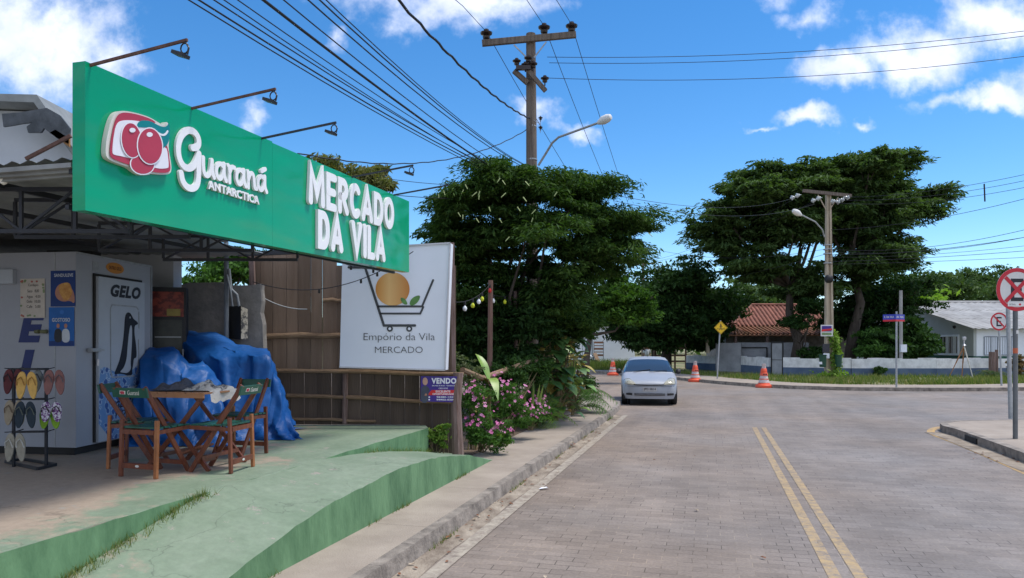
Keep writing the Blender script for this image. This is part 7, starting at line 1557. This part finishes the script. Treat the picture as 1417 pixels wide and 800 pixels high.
# fence under the dark tree
t = thing('plank_gate', (P(933, 505, 52).x, 52, .1), 'dark plank fence in deep shade under the round tree', 'fence'); mk = MB()
for v in (482, 492, 500): mk.bar(P(905, v, 52), P(950, v, 52), .05, .12)
for u in (905, 919, 934, 949): mk.bar(P(u, 470, 51.9), Vector((P(u, 505, 51.9).x, 51.9, .1)), .12, .06, (0, 1, 0))
mk.build('planks', m_post, t)
# far white building at the left of the car
wb = thing('white_building', (P(835, 500, 60).x, 62, .1), 'plain white rendered building across the junction, left of the car', 'building')
a, b2, c, d = P(805, 500, 60), P(879, 500, 60), P(872, 462, 60), P(805, 443, 60); a.z = b2.z = .1
mk = MB(); 
off = Vector((0, 6, 0)); pr_ = [a, b2, P(878, 480, 60), P(872, 463, 60), P(824, 445, 60), P(805, 450, 60)]; pr_ = [P(790, 500, 60), *pr_[1:5], P(790, 458, 60)]; pr_[0].z = .1; mk.prism(pr_, [p+off for p in pr_]); mk.build('wall', m_whiteb, wb)
mk = MB(); mk.bar(P(824, 444, 59.8)+Vector((0, 0, .05)), P(873, 462, 59.8)+Vector((0, 0, .05)), .5, .10); mk.bar(P(788, 457, 59.8), P(824, 443, 59.8)+Vector((0, 0, .05)), .5, .10); mk.build('roof_tiles', m_tile, wb)
mk = MB(); mk.box(P(812, 449, 59.5), (1.0, .3, .35)); mk.build('tile_end', m_tile, wb)
t = thing('direction_sign', P(820, 500, 55), 'small black sign board on a thin post before the white building', 'sign'); mk = MB(); mk.tube([Vector((P(820, 500, 55).x, 55, .1)), P(819.5, 452, 55)], .06, 8); mk.build('post', m_steel, t); mk = MB(); mk.box(P(824.5, 456, 54.9), (.42, .05, .18)); mk.build('board', m_ink, t)
for (u0, u1, v0, v1, lb) in ((822, 835, 473, 495, 'slatted rusty crate rack right of the black sign post'), (806, 819, 464, 490, 'white slatted rack left of the black sign post')):
    t = thing('slatted_rack', P((u0+u1)/2, 500, 56), lb, 'rack', 'slatted racks before the white building'); mk = MB()
    for k in range(5): v = v0+(v1-v0)*k/5+1; mk.box((P(u0, v, 56)+P(u1, v, 56))/2, ((u1-u0)/F*56, .05, .14 if k % 2 == 0 else .07))
    mk.build('slats', m_moss if u0 > 820 else m_bbs, t); mk = MB()
    for u in (u0, u1): mk.bar(P(u, v0, 56.05), Vector((P(u, v1, 56).x, 56.05, .1)), .05, .05, (0, 1, 0))
    mk.build('frame', m_steel, t)
mk = MB(); mk.bar(P(823, 489, 55.5), Vector((P(831, 502, 54.5).x, 54.5, .12)), .3, .06); tag(mk.build('leaning_plank', m_rail), 'weathered plank leaning against the crate rack', 'plank')
# parked motorcycle (far, partly behind leaves)
t = thing('parked_motorcycle', P(812, 500, 54), 'small dark motorcycle parked by the white building racks', 'motorcycle'); c = P(812, 494, 54); c.z = .1
for dx_ in (-.55, .62): mk = MB(); mk.lathe([(.22, -.05), (.30, -.04), (.30, .04), (.22, .05)], c+Vector((dx_, 0, .30)), 18, (0, 1, 0)); mk.build('wheel', m_dark, t)
mk = MB(); mk.tube([c+Vector((-.5, 0, .32)), c+Vector((-.2, 0, .55)), c+Vector((.35, 0, .62)), c+Vector((.6, 0, .32))], .05, 6); mk.tube([c+Vector((.6, 0, .32)), c+Vector((.42, 0, .95))], .03, 6); mk.build('frame', m_black, t); mk = MB(); mk.tube([c+Vector((-.6, 0, .80)), c+Vector((-.1, 0, .74)), c+Vector((.1, 0, .78))], [.06, .09, .07], 8); mk.build('seat', m_dark, t); mk = MB(); mk.tube([c+Vector((.05, 0, .80)), c+Vector((.22, 0, .86)), c+Vector((.4, 0, .78))], [.08, .13, .07], 10); mk.build('tank', m_whiteb, t); mk = MB(); mk.tube([c+Vector((.42, -.3, .98)), c+Vector((.42, .3, .98))], .02, 6); mk.build('handlebar', m_steel, t)

# ================================================================ person beyond the car
def person(base, h, label):
    k = h/1.75; t = thing('person', base, label, 'person'); b_ = Vector(base)
    J = {'pel': (0, 0, .93), 'waist': (0, 0, 1.08), 'chest': (0, 0, 1.30), 'neck': (0, .0, 1.46), 'head0': (0, -.01, 1.56), 'head1': (0, -.01, 1.68), 'shL': (-.19, 0, 1.40), 'elL': (-.25, .02, 1.14), 'haL': (-.20, -.12, .93), 'shR': (.19, 0, 1.40), 'elR': (.26, .02, 1.14), 'haR': (.24, -.10, .90),
         'hiL': (-.09, 0, .90), 'knL': (-.11, -.03, .50), 'anL': (-.12, .02, .08), 'toL': (-.14, -.14, .03), 'hiR': (.09, 0, .90), 'knR': (.12, -.02, .50), 'anR': (.13, .02, .08), 'toR': (.16, -.14, .03)}
    rad = {'pel': .15, 'waist': .13, 'chest': .155, 'neck': .06, 'head0': .085, 'head1': .095, 'shL': .07, 'elL': .045, 'haL': .035, 'shR': .07, 'elR': .045, 'haR': .035, 'hiL': .09, 'knL': .06, 'anL': .045, 'toL': .035, 'hiR': .09, 'knR': .06, 'anR': .045, 'toR': .035}
    E_ = [('pel','waist'),('waist','chest'),('chest','neck'),('neck','head0'),('head0','head1'),('chest','shL'),('shL','elL'),('elL','haL'),('chest','shR'),('shR','elR'),('elR','haR'),('pel','hiL'),('hiL','knL'),('knL','anL'),('anL','toL'),('pel','hiR'),('hiR','knR'),('knR','anR'),('anR','toR')]
    ks = list(J); me = bpy.data.meshes.new('body'); me.from_pydata([tuple(c*k for c in J[q]) for q in ks], [(ks.index(a), ks.index(b2)) for a, b2 in E_], []); o = bpy.data.objects.new('body', me); COL.objects.link(o); o.parent = t
    me.skin_vertices or me.attributes
    sk = o.modifiers.new('skin', 'SKIN'); 
    for i, q in enumerate(ks): me.skin_vertices[0].data[i].radius = (rad[q]*k, rad[q]*k); me.skin_vertices[0].data[i].use_root = (q == 'pel')
    o.modifiers.new('sub', 'SUBSURF').levels = 2; o.modifiers['sub'].render_levels = 2; me.materials.append(M('brown_skin', (.25, .13, .08), .6))
    def wrap(name, pts, rs, mat, n=12): mk = MB(); mk.tube([b_+Vector(p)*k for p in pts], [r*k for r in rs], n); mk.build(name, mat, t, smooth=2)
    wrap('shirt', [(0, 0, .92), (0, 0, 1.08), (0, 0, 1.30), (0, 0, 1.43)], [.18, .165, .20, .10], M('grey_shirt_cloth', (.42, .46, .48), .9)); 
    for s_ in (-1, 1): wrap('sleeve', [(s_*.15, 0, 1.41), (s_*.22, .01, 1.26), (s_*.25, .02, 1.14)], [.085, .075, .07], bpy.data.materials['grey_shirt_cloth']); wrap('trouser_leg', [(s_*.08, 0, .96), (s_*.11, -.02, .52), (s_*.125, .02, .10)], [.115, .085, .07], M('white_trouser_cloth', (.75, .72, .72), .9) if s_ < 0 else bpy.data.materials['white_trouser_cloth'])
    wrap('hat', [(0, -.01, 1.66), (0, -.01, 1.665), (0, -.01, 1.68), (0, -.01, 1.78), (0, -.01, 1.80)], [.19, .20, .12, .11, .05], M('white_hat_cloth', (.8, .8, .8), .9)); return t
person((P(895, 500, 56).x, 56, .02), 1.75, 'person in grey shirt, white trousers and white hat standing beyond the silver car')

# ================================================================ litter
m_lf = M('dry_brown_leaf', (.22, .09, .04), .8, var=.35, scale=20); m_lf2 = M('pale_dry_leaf', (.48, .40, .30), .8, var=.2, scale=20)
def leaf_(p, s, rot, mat, label, name='dry_leaf', cg='leaf', group='dry leaves in the gutter'):
    mb = MB(); c, s_ = math.cos(rot), math.sin(rot); pts = [(-1, 0, .05), (-.4, .42, .22), (.5, .35, .28), (1, 0, .05), (.5, -.35, .3), (-.4, -.42, .2)]; ctr = (0, 0, .03)
    V = [p+Vector(((x*c-y*s_)*s, (x*s_+y*c)*s, z*s+.003)) for x, y, z in [ctr]+pts]; mb.add(V, [(0, i, i % 6+1) for i in range(1, 7)]); o = mb.build(name, mat); return tag(o, label, cg, group)
rl = random.Random(17)
for i in range(120):
    t_ = rl.uniform(3.5, 17); s_ = KS+.02+.30*rl.random()**2 if i < 104 else rl.uniform(-2, .5); p = R(s_, t_, .012); leaf_(p, rl.uniform(.012, .035), rl.random()*6, m_lf if rl.random() < .6 else m_lf2, 'dry fallen leaf in the gutter beside the left kerb' if i < 104 else 'small fleck of dry leaf on the road paving', group='dry leaves in the gutter' if i < 104 else 'flecks on the road')
for i in range(14):
    p = G(rl.uniform(1340, 1417), 0+rl.uniform(618, 640), .01); leaf_(p, rl.uniform(.02, .04), rl.random()*6, m_lf, 'dry leaf scrap beside the right corner kerb', group='leaf scraps at the right kerb')
c = G(788, 617, .02); 
for i, (dx_, dy_, sz) in enumerate(((0, 0, .07), (.09, .03, .05), (-.05, .06, .05), (.05, -.07, .06))):
    leaf_(c+Vector((dx_, dy_, .02*i)), sz, i*1.3, m_lf if i < 2 else m_lf2, 'curled brown leaf of the small heap against the left kerb', group='heap of curled leaves')
leaf_(G(753, 677, .008), .07, .3, m_whv, 'scrap of white paper lying on the road', 'paper_scrap', 'litter', None); leaf_(G(620, 744, .012), .04, 1., m_lf, 'single rusty brown leaf lying near the left kerb', 'dry_leaf', 'leaf', None)
# haze is not visible in this clear air; nothing is added for it
